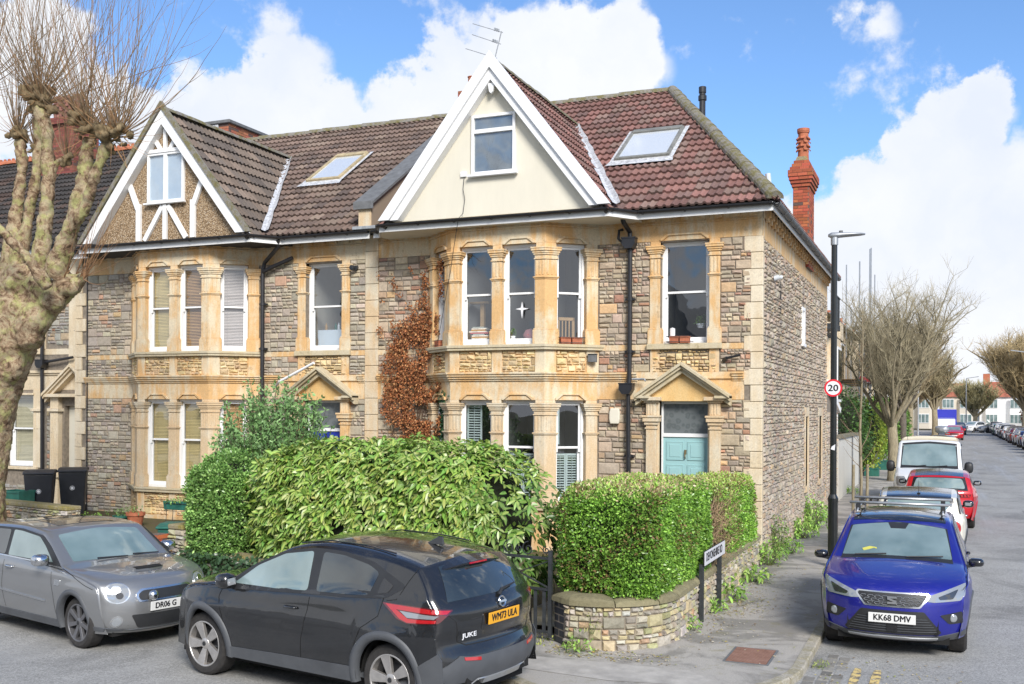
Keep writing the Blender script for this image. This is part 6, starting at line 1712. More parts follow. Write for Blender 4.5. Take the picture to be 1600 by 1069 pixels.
# ------------------------------------------------------------------ bare street trees
M['bark_grey'] = bark('street_tree_bark', (.27,.23,.155)); M['bark_dk'] = bark('dark_tree_bark', (.13,.11,.09))
def bare_tree(name, label, x, y, h, spread, trunk_r, seed, twig_col, n1=9, n2=9, n3=9, fork=.33, mat='bark_grey', cat='tree', group=None, z=.0, thin=1.0, up=.75, dens=1.0, tl=1.0):
 th = thing(name, (x, y, z), label, cat, group); rg = random.Random(seed); tk = MB(); tw = MB()
 b = Vector((x, y, z)); fk_ = h*fork
 top = b + Vector((rg.uniform(-.1,.1), rg.uniform(-.1,.1), fk_)); tk.tube([b - Vector((0,0,.1)), b+Vector((0,0,.25)), b.lerp(top, .6)+rv(rg)*.05, top], [trunk_r*1.3, trunk_r*1.05, trunk_r*.92, trunk_r*.85], 12)
 tips = []
 for i in range(n1):
  a = 2*math.pi*(i+rg.uniform(-.3,.3))/n1; sp_ = spread*rg.uniform(.25, .62); d = Vector((math.cos(a)*sp_, math.sin(a)*sp_, h*rg.uniform(.38,.55)))
  L = d.length; d.normalize(); pts = []; q = top.copy() - Vector((0,0,rg.uniform(0,.35)*fk_*.4)); n = 6
  for k in range(n+1):
   pts.append(q.copy()); q = q + (d + Vector((0,0,-.25+.5*k/n)) + rv(rg)*.12).normalized()*L/n
  r0 = trunk_r*rg.uniform(.38,.55); tk.tube(pts, [r0*(1-.72*k/n) for k in range(n+1)], 7, cap=False); tips.append((pts, r0))
 ends = []
 for pts, r0 in tips:
  for j in range(n2):
   k = rg.randint(2, len(pts)-1); p = pts[k]; a = rg.uniform(0, 6.28); o = Vector((math.cos(a), math.sin(a), up*rg.uniform(.6,2.0))).normalized(); L = h*rg.uniform(.13,.28)
   q = p.copy(); pp = [q.copy()]; n = 5
   for m in range(n): q = q + (o + Vector((0,0,.15)) + rv(rg)*.25).normalized()*L/n; pp.append(q.copy())
   kc = rg.uniform(.7,1.2); tw.tube(pp, [r0*.26*thin*(1-.75*m/n)+.004 for m in range(n+1)], 4, tuple(v*kc*.85 for v in twig_col), cap=False)
   for m in range(int(n3*dens)):
    s = pp[rg.randint(1, n)]; a = rg.uniform(0, 6.28); dd = Vector((math.cos(a), math.sin(a), rg.uniform(.1, 1.8)*up*1.3)).normalized(); l2 = h*rg.uniform(.05,.15)*tl; kc = rg.uniform(.65,1.35)
    m1 = s + dd*l2*.5 + rv(rg)*l2*.06; e1 = s + (dd + Vector((0,0,.3))).normalized()*l2
    r2 = .0055*thin; tw.tube([s, m1, e1], [r2*1.3, r2, r2*.5], 3, tuple(v*kc for v in twig_col), cap=False)
    for q_ in range(2):
     e2 = m1 + (dd + rv(rg)*.9 + Vector((0,0,.2))).normalized()*l2*.55; tw.tube([m1, e2], [r2*.8, r2*.4], 3, tuple(v*kc for v in twig_col), cap=False)
 t_ = tk.build('trunk', M[mat], th, smooth=True, fix=False); tw.build('crown', M['twig'], th, fix=False); return th
TG = 'bare trees lining the side street'
bare_tree('street_tree', 'nearest bare street tree with a forked grey trunk beside the white van', -1.9, 44, 7.9, 3.3, .22, 1, (.30,.26,.17), 12, 13, 18, .30, group=TG, thin=1.0, up=1.0)
bare_tree('street_tree', 'dark trunked bare tree standing just behind the nearest street tree', -2.2, 60, 7.6, 3.0, .20, 2, (.28,.23,.14), 11, 12, 18, .36, 'bark_dk', group=TG, thin=1.5, up=1.0)
bare_tree('street_tree', 'third bare street tree on the left pavement, with a pale straight trunk', -2.4, 84, 8.4, 3.6, .26, 3, (.36,.28,.17), 11, 11, 16, .40, group=TG, thin=2.4)
bare_tree('street_tree', 'farther bare tree on the left behind the roof box car', -.9, 112, 8.6, 3.6, .3, 4, (.32,.27,.16), 11, 11, 15, .35, group=TG, thin=3.0)
bare_tree('street_tree', 'broad bare tree on the right pavement above the parked cars', 8.4, 128, 12.5, 7.0, .4, 5, (.40,.31,.17), 15, 15, 22, .25, group=TG, thin=3.4)
bare_tree('street_tree', 'smaller bare tree standing in the middle distance at the end of the road', 4.0, 162, 7.2, 4.4, .3, 6, (.36,.32,.17), 12, 12, 18, .3, group=TG, thin=3.6)
bare_tree('street_tree', 'bare tree left of the far pale semi detached houses', -4.0, 140, 9.5, 5.5, .3, 7, (.38,.28,.17), 12, 12, 18, .34, group=TG, thin=3.6)
bare_tree('street_tree', 'second broad bare tree on the right, beyond the first', 11.5, 150, 12.0, 7.0, .4, 8, (.38,.30,.17), 13, 13, 18, .3, group=TG, thin=3.8)
# young staked tree on the pavement
sap = thing('sapling', (-1.92, 26.7, .05), 'slender young street tree with sparse bare twigs beside two wooden stakes', 'tree')
rg = random.Random(3); tk = MB(); tw = MB(); pts = [Vector((-1.92, 26.7, .05)), Vector((-1.90, 26.7, 1.2)), Vector((-1.94, 26.7, 2.4)), Vector((-1.90, 26.72, 3.6)), Vector((-1.88, 26.7, 4.6)), Vector((-1.9, 26.7, 5.5))]
tk.tube(pts, [.045,.036,.03,.022,.014,.006], 8)
for _ in range(34):
 z = rg.uniform(1.3, 5.2); a = rg.uniform(0, 6.28); p = Vector((-1.91, 26.7, z)); d = Vector((math.cos(a), math.sin(a), rg.uniform(.2,1.1))).normalized(); shoot(tw, p, d, rg.uniform(.4,1.3)*(1-.12*z), .009, rg, .35, 6, (.27,.20,.13), .8)
tk.build('trunk', M['bark_grey'], sap, smooth=True, fix=False); tw.build('crown', M['twig'], sap, fix=False)
for i, (x, y) in enumerate(((-2.08, 26.5), (-1.78, 26.9))):
 mb = MB(); mb.tube([(x, y, .05), (x+.01, y, 1.55)], .035, 10); tag(recentre(mb.build('tree_stake', M['stake'] if 'stake' in M else M['bark_grey'], fix=False), (x, y, .05)), ('left' if i == 0 else 'right')+' wooden stake supporting the young street tree', 'stake', 'stakes of the young street tree')
# ------------------------------------------------------------------ garden shrubs along the side street
def round_bush(name, label, x, y, z, dims, n, seed, pal, L=.09, thin=False, mat='leaf'):
 th = thing(name, (x, y, z), label, 'bush'); f = superbox(x, y, z+dims[2], *dims, 2.3, 0, .16, seed*1.7)
 core_mesh(f, 'stems', M['hedge_dark'], th, .8, 12); rg = random.Random(seed); mb = MB()
 for _ in range(n):
  d = rv(rg); p, nn = f(d, rg.uniform(.78, 1.08))
  if p.z < z: continue
  k = rg.uniform(.6,1.4)*(1+.5*noise.noise(p*1.5)); c = tuple(q*k for q in pal[rg.randrange(len(pal))]); leaf_faces(mb, p, (nn*.6+rv(rg)).normalized(), rv(rg), L*rg.uniform(.6,1.3), L*.5, (c, tuple(q*1.2 for q in c)), .15, .2, 2)
 build_leaves(mb, 'leaves', M[mat], th); return th
round_bush('garden_bush', 'dark glossy evergreen bush over the pale rendered boundary wall', -4.1, 42.5, .3, (1.3,1.6,1.75), 6000, 3, [(.05,.11,.03),(.08,.16,.04),(.04,.08,.025)], .13)
round_bush('garden_bush', 'bright yellow green bush behind the wheelie bins', -3.4, 47.5, .3, (.95,1.6,1.55), 6000, 4, [(.28,.36,.05),(.36,.42,.07),(.18,.28,.04)], .12)
round_bush('garden_bush', 'green bush between the two nearest street trees', -3.6, 58, .3, (1.2,2.5,1.6), 4500, 5, [(.14,.28,.05),(.20,.34,.07),(.10,.20,.04)], .16)
round_bush('garden_bush', 'dark green bush beyond the dark trunked tree', -3.6, 74, .3, (1.3,3,1.7), 3600, 6, [(.08,.17,.04),(.14,.24,.05)], .2)
round_bush('garden_bush', 'yellow and green bush at the right edge beside the parked cars', 11.3, 112, .2, (2.6,4,2.6), 5000, 7, [(.30,.36,.07),(.20,.28,.06),(.36,.30,.10)], .32)
round_bush('garden_bush', 'orange autumn bush behind the far parked cars', 10.6, 132, .2, (2.2,3,2.2), 3000, 8, [(.42,.16,.05),(.34,.12,.05),(.28,.18,.06)], .3)
# ------------------------------------------------------------------ vehicles
def carpaint(name, c, flake=.25, rough=.28, dirt=.12):
 t = NT(name); co = t.coord(1.0, True)
 d = t.ramp(t.noise(2.5, 6, .7, co), [(.45, 0.0), (.8, dirt)]); col = t.mix(c, (.20,.18,.16), d)
 t.b.inputs['Coat Weight'].default_value = 1.0; t.b.inputs['Coat Roughness'].default_value = .035
 return t.done(col, rough, flake, .5)
M['trim'] = plain('black_exterior_trim', (.022,.023,.025), .5, var=.2, scale=4)
M['clad'] = plain('grey_wheel_arch_cladding', (.075,.08,.088), .55, var=.15, scale=4)
M['gloss_black'] = carpaint('gloss_black_panel', (.008,.008,.009), .0, .2, .03)
def cglass():
 t = NT('car_glass'); co = t.coord(1.0, True)
 c = t.ramp(t.noise(1.7, 3, .5, co), [(.35, (.012,.016,.017)), (.7, (.045,.058,.058))])
 return t.done(c, .02, spec=1.0, coat=1.0)
M['cglass'] = cglass()
def cglass2():
 t = NT('car_glass_pale'); co = t.coord(1.0, True)
 c = t.ramp(t.noise(1.3, 3, .5, co), [(.35, (.13,.19,.19)), (.7, (.27,.35,.35))])
 return t.done(c, .02, spec=1.0, coat=1.0)
M['cglass2'] = cglass2()
M['tyre'] = plain('tyre_rubber', (.028,.026,.025), .85, var=.35, scale=14, bump=.2)
M['dark'] = plain('under_car_dark', (.008,.008,.008), .9)
M['alloy'] = plain('machined_alloy', (.50,.48,.46), .35, .7, var=.15, scale=12)
M['alloy_dark'] = plain('dark_alloy', (.06,.06,.065), .4, .5, var=.2)
M['alloy_grey'] = plain('grey_alloy', (.17,.17,.18), .4, .6, var=.2)
M['chrome'] = plain('chrome', (.66,.67,.68), .22, 1.0, var=.05)
M['lens'] = NT('clear_lens').done((.30,.32,.34), .06, .3, .7, coat=1.0)
M['lens_dark'] = NT('dark_lens').done((.05,.052,.055), .05, .3, .9, coat=1.0)
M['red_lens'] = NT('red_lens').done((.42,.008,.012), .08, 0, .9, coat=1.0)
M['red_dark'] = NT('dark_red_lens').done((.10,.005,.006), .08, 0, .9, coat=1.0)
M['plate_y'] = NT('yellow_plate').done((.75,.36,.02), .35); M['plate_w'] = NT('white_plate').done((.66,.66,.64), .35)
M['silver'] = plain('silver_plastic', (.42,.43,.44), .35, .6, var=.1)
def crom(pts, step):
 """resample a polyline with Catmull-Rom; a point given twice is a corner"""
 segs = []; cur = [pts[0]]
 for p in pts[1:]:
  if p == cur[-1]: segs.append(cur); cur = [p]
  else: cur.append(p)
 segs.append(cur); out = []
 for s in segs:
  if len(s) < 2: continue
  P = [s[0]] + s + [s[-1]]
  for k in range(1, len(P)-2):
   a, b, c, d = (Vector(q) for q in P[k-1:k+3]); L = (c-b).length; n = max(1, int(L/step))
   for j in range(n):
    t = j/n; q = .5*((2*b) + (c-a)*t + (2*a-5*b+4*c-d)*t*t + (3*b-a-3*c+d)*t**3); out.append((q.x, q.y))
 out.append(tuple(s[-1])); return out
def lerpf(tab):
 def f(x):
  if x <= tab[0][0]: return tab[0][1]
  for (a, u), (b, v) in zip(tab, tab[1:]):
   if x <= b:
    t = (x-a)/(b-a); t = t*t*(3-2*t)*.5 + t*.5; return u + (v-u)*t
  return tab[-1][1]
 return f
class Car:
 def __init__(s, name, label, loc, rz, spec, paint, cat='car', group=None, step=.04, cols=22, roof=None):
  s.root = thing(name, loc, label, cat, group, rz); s.sp = spec; s.paint = paint; s.step = step
  sp = spec; s.W0 = sp['W']; s.top = crom(sp['top'], step); s.belt = lerpf(sp['belt']); s.plan = lerpf(sp['plan'])
  s.xF = max(p[0] for p in s.top); s.xR = min(p[0] for p in s.top)
  s.cr = sp.get('crown', .04); s.r = sp.get('r', .07)
  # upper branch as a function of x
  ub = [p for p in s.top if True]; s.ub = {}
  tt = sp['roofx']; s.upper = [(x, z) for x, z in s.top if z > sp['hoodz'](x)]
  s.upper.sort()
  mb = MB(); m = cols; rows = []
  zs = sp.get('sill', .25); ax = sp['ax']; Ra = sp['Ra']; zc = sp['Rt']
  N = len(s.top)
  for i, (ux, uz) in enumerate(s.top):
   a = s.top[max(0, i-1)]; b = s.top[min(N-1, i+1)]; t = Vector((b[0]-a[0], b[1]-a[1])).normalized(); n = Vector((-t.y, t.x))      # inward for a front-to-rear path over the top
   lx = ux; zlo = s.zlow(lx)
   px, pz = ux + n.x*s.r, uz + n.y*s.r
   row = []
   zlo = min(zlo, pz)
   for j in range(m+1):
    q = j/m; x = lx + (px-lx)*q; z = zlo + (pz-zlo)*q
    row.append(s.P(x, s.Wd(x, z), z))
   wt = s.Wd(px, pz)
   for j in range(1, 5):
    th = math.pi/2*j/4; x = ux + n.x*(s.r*(1-math.sin(th)) + s.cr); z = uz + n.y*(s.r*(1-math.sin(th)) + s.cr); y = wt - s.r*(1-math.cos(th))
    bl = 1.0 if j else 0; x = px + (x-px)*bl; z = pz + (z-pz)*bl
    row.append(s.P(x, y, z))
   ye = wt - s.r; K = 8
   for j in range(1, K+1):
    y = ye*(1-j/K); c = s.cr*(y/max(ye, .01))**2; row.append(s.P(ux + n.x*c, y, uz + n.y*c))
   rows.append(row)
  for sd in (1, -1):
   idx = [[mb.pt((p[0], p[1]*sd, p[2])) for p in row] for row in rows]
   for a, b in zip(idx, idx[1:]):
    for j in range(len(a)-1):
     q = [a[j], a[j+1], b[j+1], b[j]]; mb.face(q if sd > 0 else q[::-1])
  s.body = mb.build('body', paint, s.root, world=False, smooth=True, weld=True)
  s.bvh = BVHTree.FromPolygons([v.co.copy() for v in s.body.data.vertices], [tuple(p.vertices) for p in s.body.data.polygons])
  u = MB(); hw = s.W0 - .24; u.box(s.xR+.25, s.xF-.25, -hw, hw, .17, .62); u.box(s.xR+.10, s.xF-.12, -hw+.12, hw-.12, .30, .60)
  for axx in ax:
   for sd in (-1, 1):
    u.lathe([(Ra+.012, sd*(s.W0*.86)), (Ra+.012, sd*hw*.98)], 20, 'y', (axx, 0, zc), a0=-math.pi/2, a1=math.pi/2)
  u.build('underbody', M['dark'], s.root, world=False)
 def zlow(s, x):
  sp = s.sp; z = sp.get('sill', .25)
  for a in sp['ax']:
   d = sp['Ra']**2 - (x-a)**2
   if d > 0: z = max(z, sp['Rt'] + math.sqrt(d))
  if x > s.sp['ax'][0] + sp['Ra']: z += (x - s.sp['ax'][0] - sp['Ra'])*sp.get('frise', .06)
  if x < s.sp['ax'][1] - sp['Ra']: z += (s.sp['ax'][1] - sp['Ra'] - x)*sp.get('rrise', .15)
  return z
 def Wd(s, x, z):
  sp = s.sp; zb = s.belt(x); w = s.W0*s.plan(x)
  zm = sp.get('zm', .62)
  if z < zm: w -= .055*((zm-z)/(zm-.22))**2
  else: w -= .035*((min(z, zb)-zm)/(max(zb-zm, .1)))**2
  if z > zb: w -= (z-zb)*sp.get('tum', .33) + .012*min(1, (z-zb)/.03)
  for (a, b, amp, sg) in sp.get('crease', ()):       # character lines
   zc_ = a + b*x; w += amp*math.exp(-((z-zc_)/sg)**2)
  for (ax_, amp, sg) in sp.get('haunch', ()):
   w += amp*math.exp(-((x-ax_)/sg)**2)*max(0, 1-abs(z-.75)/.35)
  return max(w, .05)
 def P(s, x, y, z):
  sp = s.sp; q = max(0, (x - sp['bowF'][0])/(s.xF - sp['bowF'][0])); k = min(1.2, abs(y)/s.W0)
  x2 = x - sp['bowF'][1]*q*q*k**2.6
  q2 = max(0, (sp['bowR'][0] - x)/(sp['bowR'][0] - s.xR)); x2 += sp['bowR'][1]*q2*q2*k**2.6
  return (x2, y, z)
 def grid(s, poly, cell):
  bm = bmesh.new(); bm.faces.new([bm.verts.new((p[0], p[1], 0)) for p in poly])
  for ax in (0, 1):
   lo = min(p[ax] for p in poly); hi = max(p[ax] for p in poly); n = max(1, int((hi-lo)/cell))
   for k in range(1, n):
    c = [0,0,0]; c[ax] = lo + (hi-lo)*k/n + 1e-5; nn = [0,0,0]; nn[ax] = 1
    bmesh.ops.bisect_plane(bm, geom=bm.verts[:]+bm.edges[:]+bm.faces[:], plane_co=c, plane_no=nn)
  return bm
 def finish(s, bm, name, mat, th=.012, parent=None, smooth=True):
  """bm verts already in car space; gives the sheet a turned-in rim"""
  bm.normal_update()
  rim = [e for e in bm.edges if len(e.link_faces) == 1]
  nrm = {v: v.normal.copy() for v in bm.verts}
  ret = bmesh.ops.extrude_edge_only(bm, edges=rim)
  new = [g for g in ret['geom'] if isinstance(g, bmesh.types.BMVert)]
  cen = Vector((0, 0, .6))
  for v in new:
   old = None
   for e in v.link_edges:
    o = e.other_vert(v)
    if o in nrm and (o.co - v.co).length < 1e-6: old = o
   n = nrm.get(old, Vector((0,0,1)))
   if n.dot(v.co - Vector((v.co.x*.75, 0, .55))) < 0: n = -n
   v.co -= n*th
  me = bpy.data.meshes.new(name); bmesh.ops.recalc_face_normals(bm, faces=bm.faces); bm.to_mesh(me); bm.free(); me.materials.append(mat)
  if smooth:
   me.polygons.foreach_set('use_smooth', [True]*len(me.polygons))
   try:
    me.set_sharp_from_angle(angle=R(40))
   except Exception: pass
  o = bpy.data.objects.new(name, me); COL.objects.link(o); o.parent = parent or s.root; return o
 def side(s, poly, name, mat, off=.004, sides=(1, -1), cell=.06, th=.012, parent=None, smooth_poly=0, par=None):
  if smooth_poly: poly = s.round_poly(poly, smooth_poly)
  out = []
  for sd in sides:
   bm = s.grid(poly, cell)
   for v in bm.verts:
    x, z = v.co.x, v.co.y; p = s.P(x, s.Wd(x, z) + off, z); v.co = (p[0], p[1]*sd, p[2])
   out.append(s.finish(bm, name, mat, th, par.get(sd) if par else parent))
  return dict(zip(sides, out))
 def ztop(s, x):
  u = s.upper
  for (a, za), (b, zb) in zip(u, u[1:]):
   if a <= x <= b: return za + (zb-za)*(x-a)/max(b-a, 1e-6)
  return u[0][1] if x < u[0][0] else u[-1][1]
 def topp(s, poly, name, mat, off=.004, cell=.07, th=.012, parent=None, smooth_poly=0):
  if smooth_poly: poly = s.round_poly(poly, smooth_poly)
  bm = s.grid(poly, cell)
  for v in bm.verts:
   x, y = v.co.x, v.co.y; z = s.ztop(x); e = .02; sl = (s.ztop(x+e)-s.ztop(x-e))/(2*e); n = Vector((-sl, 1)).normalized()
   ye = s.Wd(x, z - s.r) - s.r; c = s.cr*min(1.3, abs(y)/max(ye, .01))**2
   p = s.P(x + n.x*(off-c), y, z + n.y*(off-c)); v.co = p
  return s.finish(bm, name, mat, th, parent)
 def cast(s, poly, d, u, name, mat, off=.004, cell=.05, th=.014, parent=None, o=(0, 0, 0), sides=None, smooth_poly=0):
  """project a polygon given in (u, z) along direction d onto the body"""
  if smooth_poly: poly = s.round_poly(poly, smooth_poly)
  d = Vector(d).normalized(); u = Vector(u).normalized(); o = Vector(o); out = []
  for sd in (sides or (1,)):
   bm = s.grid(poly, cell); miss = []; last = None
   for v in bm.verts:
    st = o + u*v.co.x + Vector((0, 0, v.co.y)) - d*4
    h = s.bvh.ray_cast(st, d)
    if h[0] is None:
     for k in range(1, 14):
      h = s.bvh.ray_cast(st - u*(.012*k)*(1 if v.co.x > 0 else -1) , d)
      if h[0] is not None: break
    if h[0] is None: miss.append(v); continue
    p = h[0]; n = h[1] if h[1] is not None else -d
    if n.dot(d) > 0: n = -n
    q = p + (n*.5 - d*.5).normalized()*off; last = p
    v.co = (q.x, q.y*sd, q.z)
   if miss: bmesh.ops.delete(bm, geom=miss, context='VERTS')
   out.append(s.finish(bm, name, mat, th, parent))
  return out if len(out) > 1 else out[0]
 def front(s, poly, name, mat, **k): return s.cast(poly, (-1, 0, 0), (0, 1, 0), name, mat, **k)
 def rear(s, poly, name, mat, **k): return s.cast(poly, (1, 0, 0), (0, 1, 0), name, mat, **k)
 def round_poly(s, poly, r):
  out = []; n = len(poly)
  for k in range(n):
   p, a, b = Vector(poly[k][:2]), Vector(poly[k-1][:2]), Vector(poly[(k+1)%n][:2]); da, db = (a-p), (b-p); q = min(r, da.length*.45, db.length*.45); A_ = p + da.normalized()*q; B_ = p + db.normalized()*q
   for j in range(5):
    t = j/4; c = A_*(1-t)**2 + p*2*t*(1-t) + B_*t*t; out.append((c.x, c.y))
  return out
 def seam(s, pts, w=.007, sides=(1, -1), mat=None, name='panel_gap'):
  P = [Vector(p) for p in pts]; L, Rr = [], []
  for k, p in enumerate(P):
   t = (P[min(k+1, len(P)-1)] - P[max(k-1, 0)]).normalized(); n = Vector((-t.y, t.x)); L.append(p + n*w/2); Rr.append(p - n*w/2)
  for sd in sides:
   mb = MB()
   A_ = []
   for a, b, p, q in zip(L, L[1:], Rr, Rr[1:]):
    m = max(1, int((b-a).length/.05))
    for j in range(m):
     t0, t1 = j/m, (j+1)/m; c = []
     for v in (a.lerp(b, t0), a.lerp(b, t1), p.lerp(q, t1), p.lerp(q, t0)): pp = s.P(v.x, s.Wd(v.x, v.y)+.0018, v.y); c.append((pp[0], pp[1]*sd, pp[2]))
     mb.poly(c)
   mb.build(name, mat or M['dark'], s.root, world=False, fix=False)
 def arch(s, w=.055, off=.012, mat=None, name='arch_trim', z0=None):
  """cladding ring round each wheel arch"""
  sp = s.sp; Ra = sp['Ra']; zc = sp['Rt']
  for i, a in enumerate(sp['ax']):
   for sd in (1, -1):
    mb = MB(); rings = []; n = 40; z0_ = z0 or sp.get('sill', .25)
    lo = -math.asin(min(.98, (zc-z0_)/Ra)) if zc > z0_ else 0
    for k in range(n+1):
     t = lo + (math.pi - 2*lo)*k/n; row = []
     for rr_, o2 in ((Ra-.004, -.06), (Ra-.004, off), (Ra+w*.5, off+.004), (Ra+w, off*.6), (Ra+w, -.02)):
      x, z = a + rr_*math.cos(t), zc + rr_*math.sin(t); p = s.P(x, s.Wd(x, z)+o2, z); row.append(mb.pt((p[0], p[1]*sd, p[2])))
     rings.append(row)
    for p, q in zip(rings, rings[1:]):
     for j in range(4): mb.face([p[j], p[j+1], q[j+1], q[j]])
    mb.build(name, mat or s.paint, s.root, world=False, smooth=True)
 def wheels(s, style, rim_mat, width=.21, hub=None, disc=True):
  sp = s.sp; Rt = sp['Rt']; rr_ = sp.get('Rr', Rt-.105); y1 = s.W0 - .035
  tmb = MB(); w = width; tmb.lathe([(rr_, 0), (rr_+.02, .004), (Rt-.035, .006), (Rt-.012, -.012), (Rt, -.03), (Rt, -w+.03), (Rt-.012, -w+.01), (rr_, -w)], 44, 'y')
  tmb.lathe([(rr_*.62, -.012-w*.3), (rr_, -.03-w*.2)], 30, 'y')
  for g in (-.06, -.105, -.15): tmb.lathe([(Rt+.0015, g), (Rt+.0015, g-.008)], 44, 'y', col=(1,1,1))
  rmb = MB(); rmb.lathe([(rr_+.006, -.004), (rr_-.004, .004), (rr_-.018, .0), (rr_-.022, -.05), (rr_-.03, -w*.7)], 44, 'y')
  dmb = MB(); dmb.lathe([(.001, -.085), (rr_*.92, -.10), (rr_*.92, -.12), (.001, -.12)], 30, 'y')
  n, kind = style
  def spoke(a0, wi, wo, y0_, y1_, th, twist=0.0, mb=rmb, r0=.05, r1=None):
   r1 = r1 or rr_-.012; c, q = math.cos(a0), math.sin(a0); c2, q2 = math.cos(a0+twist), math.sin(a0+twist)
   ra = Vector((c, q)); rb = Vector((c2, q2)); na = Vector((-q, c)); nb = Vector((-q2, c2)); pts = [ra*r0 - na*wi, rb*r1 - nb*wo, rb*r1 + nb*wo, ra*r0 + na*wi]; ys = [y0_, y1_, y1_, y0_]
   A_ = [mb.pt((p.x, y, p.y)) for p, y in zip(pts, ys)]; B_ = [mb.pt((p.x, y-th, p.y)) for p, y in zip(pts, ys)]
   mb.face(A_); mb.face(B_[::-1])
   for k in range(4): mb.face([A_[k], A_[(k+1)%4], B_[(k+1)%4], B_[k]])
  for k in range(n):
   a = 2*math.pi*k/n + .3
   if kind == 'blade': spoke(a, .03, .062, -.02, .0, .04, .10); spoke(a-.30, .012, .010, -.035, -.02, .04, .34, mb=dmb)
   elif kind == 'round': spoke(a, .022, .030, -.015, -.002, .035)
   elif kind == 'twin': spoke(a-.10, .012, .014, -.02, -.002, .035); spoke(a+.10, .012, .014, -.02, -.002, .035)
   else: spoke(a, .028, .036, -.02, -.004, .04)
  rmb.lathe([(.001, -.004), (.035, -.006), (.062, -.018), (.068, -.05)], 20, 'y')
  tyre = tmb.build('wheel', M['tyre'], s.root, world=False, fix=True)
  rim = rmb.build('rim', rim_mat, tyre, world=False, bevel=.003); dsc = dmb.build('brake', M['alloy_dark'], tyre, world=False)
  cap = MB(); cap.lathe([(.001, .002), (.024, .0), (.026, -.01)], 14, 'y'); cp = cap.build('hub_cap', M['trim'], tyre, world=False)
  for o in (tyre, rim, dsc, cp): pass
  first = True
  for axx in sp['ax']:
   for sd in (1, -1):
    if first: t = tyre; first = False
    else: t = copy_tree(tyre, s.root)
    t.location = (axx, sd*(s.W0*s.plan(axx) - .05), Rt); t.rotation_euler = (0, (.4 if sd > 0 else 1.1) + axx, 0 if sd > 0 else math.pi)
 def mirror(s, x, z, mat, size=(.085, .075, .075), out=.13, dark=None):
  for sd in (1, -1):
   w = s.Wd(x, z); mb = MB(); c = Vector((x, (w+out), z+.03)); a, b, h = size
   ring = []
   n = 12
   for (t, k) in ((-1, .55), (-.85, .85), (-.3, 1.0), (.3, .95), (.75, .72), (1, .38)):
    row = []
    for j in range(n):
     an = 2*math.pi*j/n; yy = math.copysign(abs(math.cos(an))**.7, math.cos(an))*b*1.25*k; zz = math.copysign(abs(math.sin(an))**.7, math.sin(an))*h*k
     row.append(mb.pt((c.x + t*a, (c.y + yy)*sd, c.z + zz)))
    ring.append(row)
   for p, q in zip(ring, ring[1:]):
    for j in range(n): mb.face([p[j], p[(j+1)%n], q[(j+1)%n], q[j]])
   mb.face(ring[-1])
   mr = mb.build('door_mirror', mat, s.root, world=False, smooth=True)
   g = MB(); g.poly([(c.x - a*.98, (c.y+yy)*sd, c.z+zz) for yy, zz in ((-b*.8,-h*.4),(b*.6,-h*.5),(b*.7,h*.35),(-b*.7,h*.45))]); g.build('mirror_glass', M['lens'], mr, world=False, fix=False)
   g = MB(); g.bar((x+.01, (w-.02)*sd, z-.03), (x+.01, (w+out)*sd, z+.0), .05, .035); g.build('mirror_arm', M['trim'], mr, world=False)
 def handle(s, x, z, mat, sides=(1, -1), L=.17):
  for sd in sides:
   mb = MB(); pts = []
   for t in (0, .12, .5, .88, 1): w = s.Wd(x+L*t, z); pts.append(s.P(x + L*t, w + (.004 if t in (0, 1) else .034), z));
   mb.tube([(p[0], p[1]*sd, p[2]) for p in pts], [.012, .013, .014, .013, .012], 8); mb.build('door_handle', mat, s.root, world=False, smooth=True)
 def hit(s, y, z, d):
  h = s.bvh.ray_cast(Vector((-4*d, y, z)), Vector((d, 0, 0))); return h[0], h[1]
 def plate(s, z, text, rear=True, mat=None, y=0, tilt=None, txt_align='CENTER', dx=0.0):
  d = 1 if rear else -1; a, n = s.hit(y, z, d); off = .014
  p1, _ = s.hit(y, z+.05, d); p0, _ = s.hit(y, z-.05, d)
  x = min(p1.x, p0.x) - off if rear else max(p1.x, p0.x) + off
  an = math.atan2((p1.x-p0.x), .1)*.8 if tilt is None else tilt
  Mx = Matrix.Translation((x, y, z)) @ Matrix.Rotation(-math.pi/2 if rear else math.pi/2, 4, 'Z') @ Matrix.Rotation((an if rear else -an), 4, 'X')
  mb = MB(); mb.M = Mx; mb.box(-.262, .262, -.005, .008, -.056, .056); pl = mb.build('number_plate', mat, s.root, world=False, bevel=.003)
  if text: text_mesh(text, .098, 'plate_characters', M['sign_black'], pl, Mx @ Matrix.Translation((dx, -.006, 0)) @ Matrix.Rotation(math.pi/2, 4, 'X'), sx=.90, bold=.0032)
  return pl, Mx
def lines(sp, **k):
 d = dict(sp); d.update(k); return d
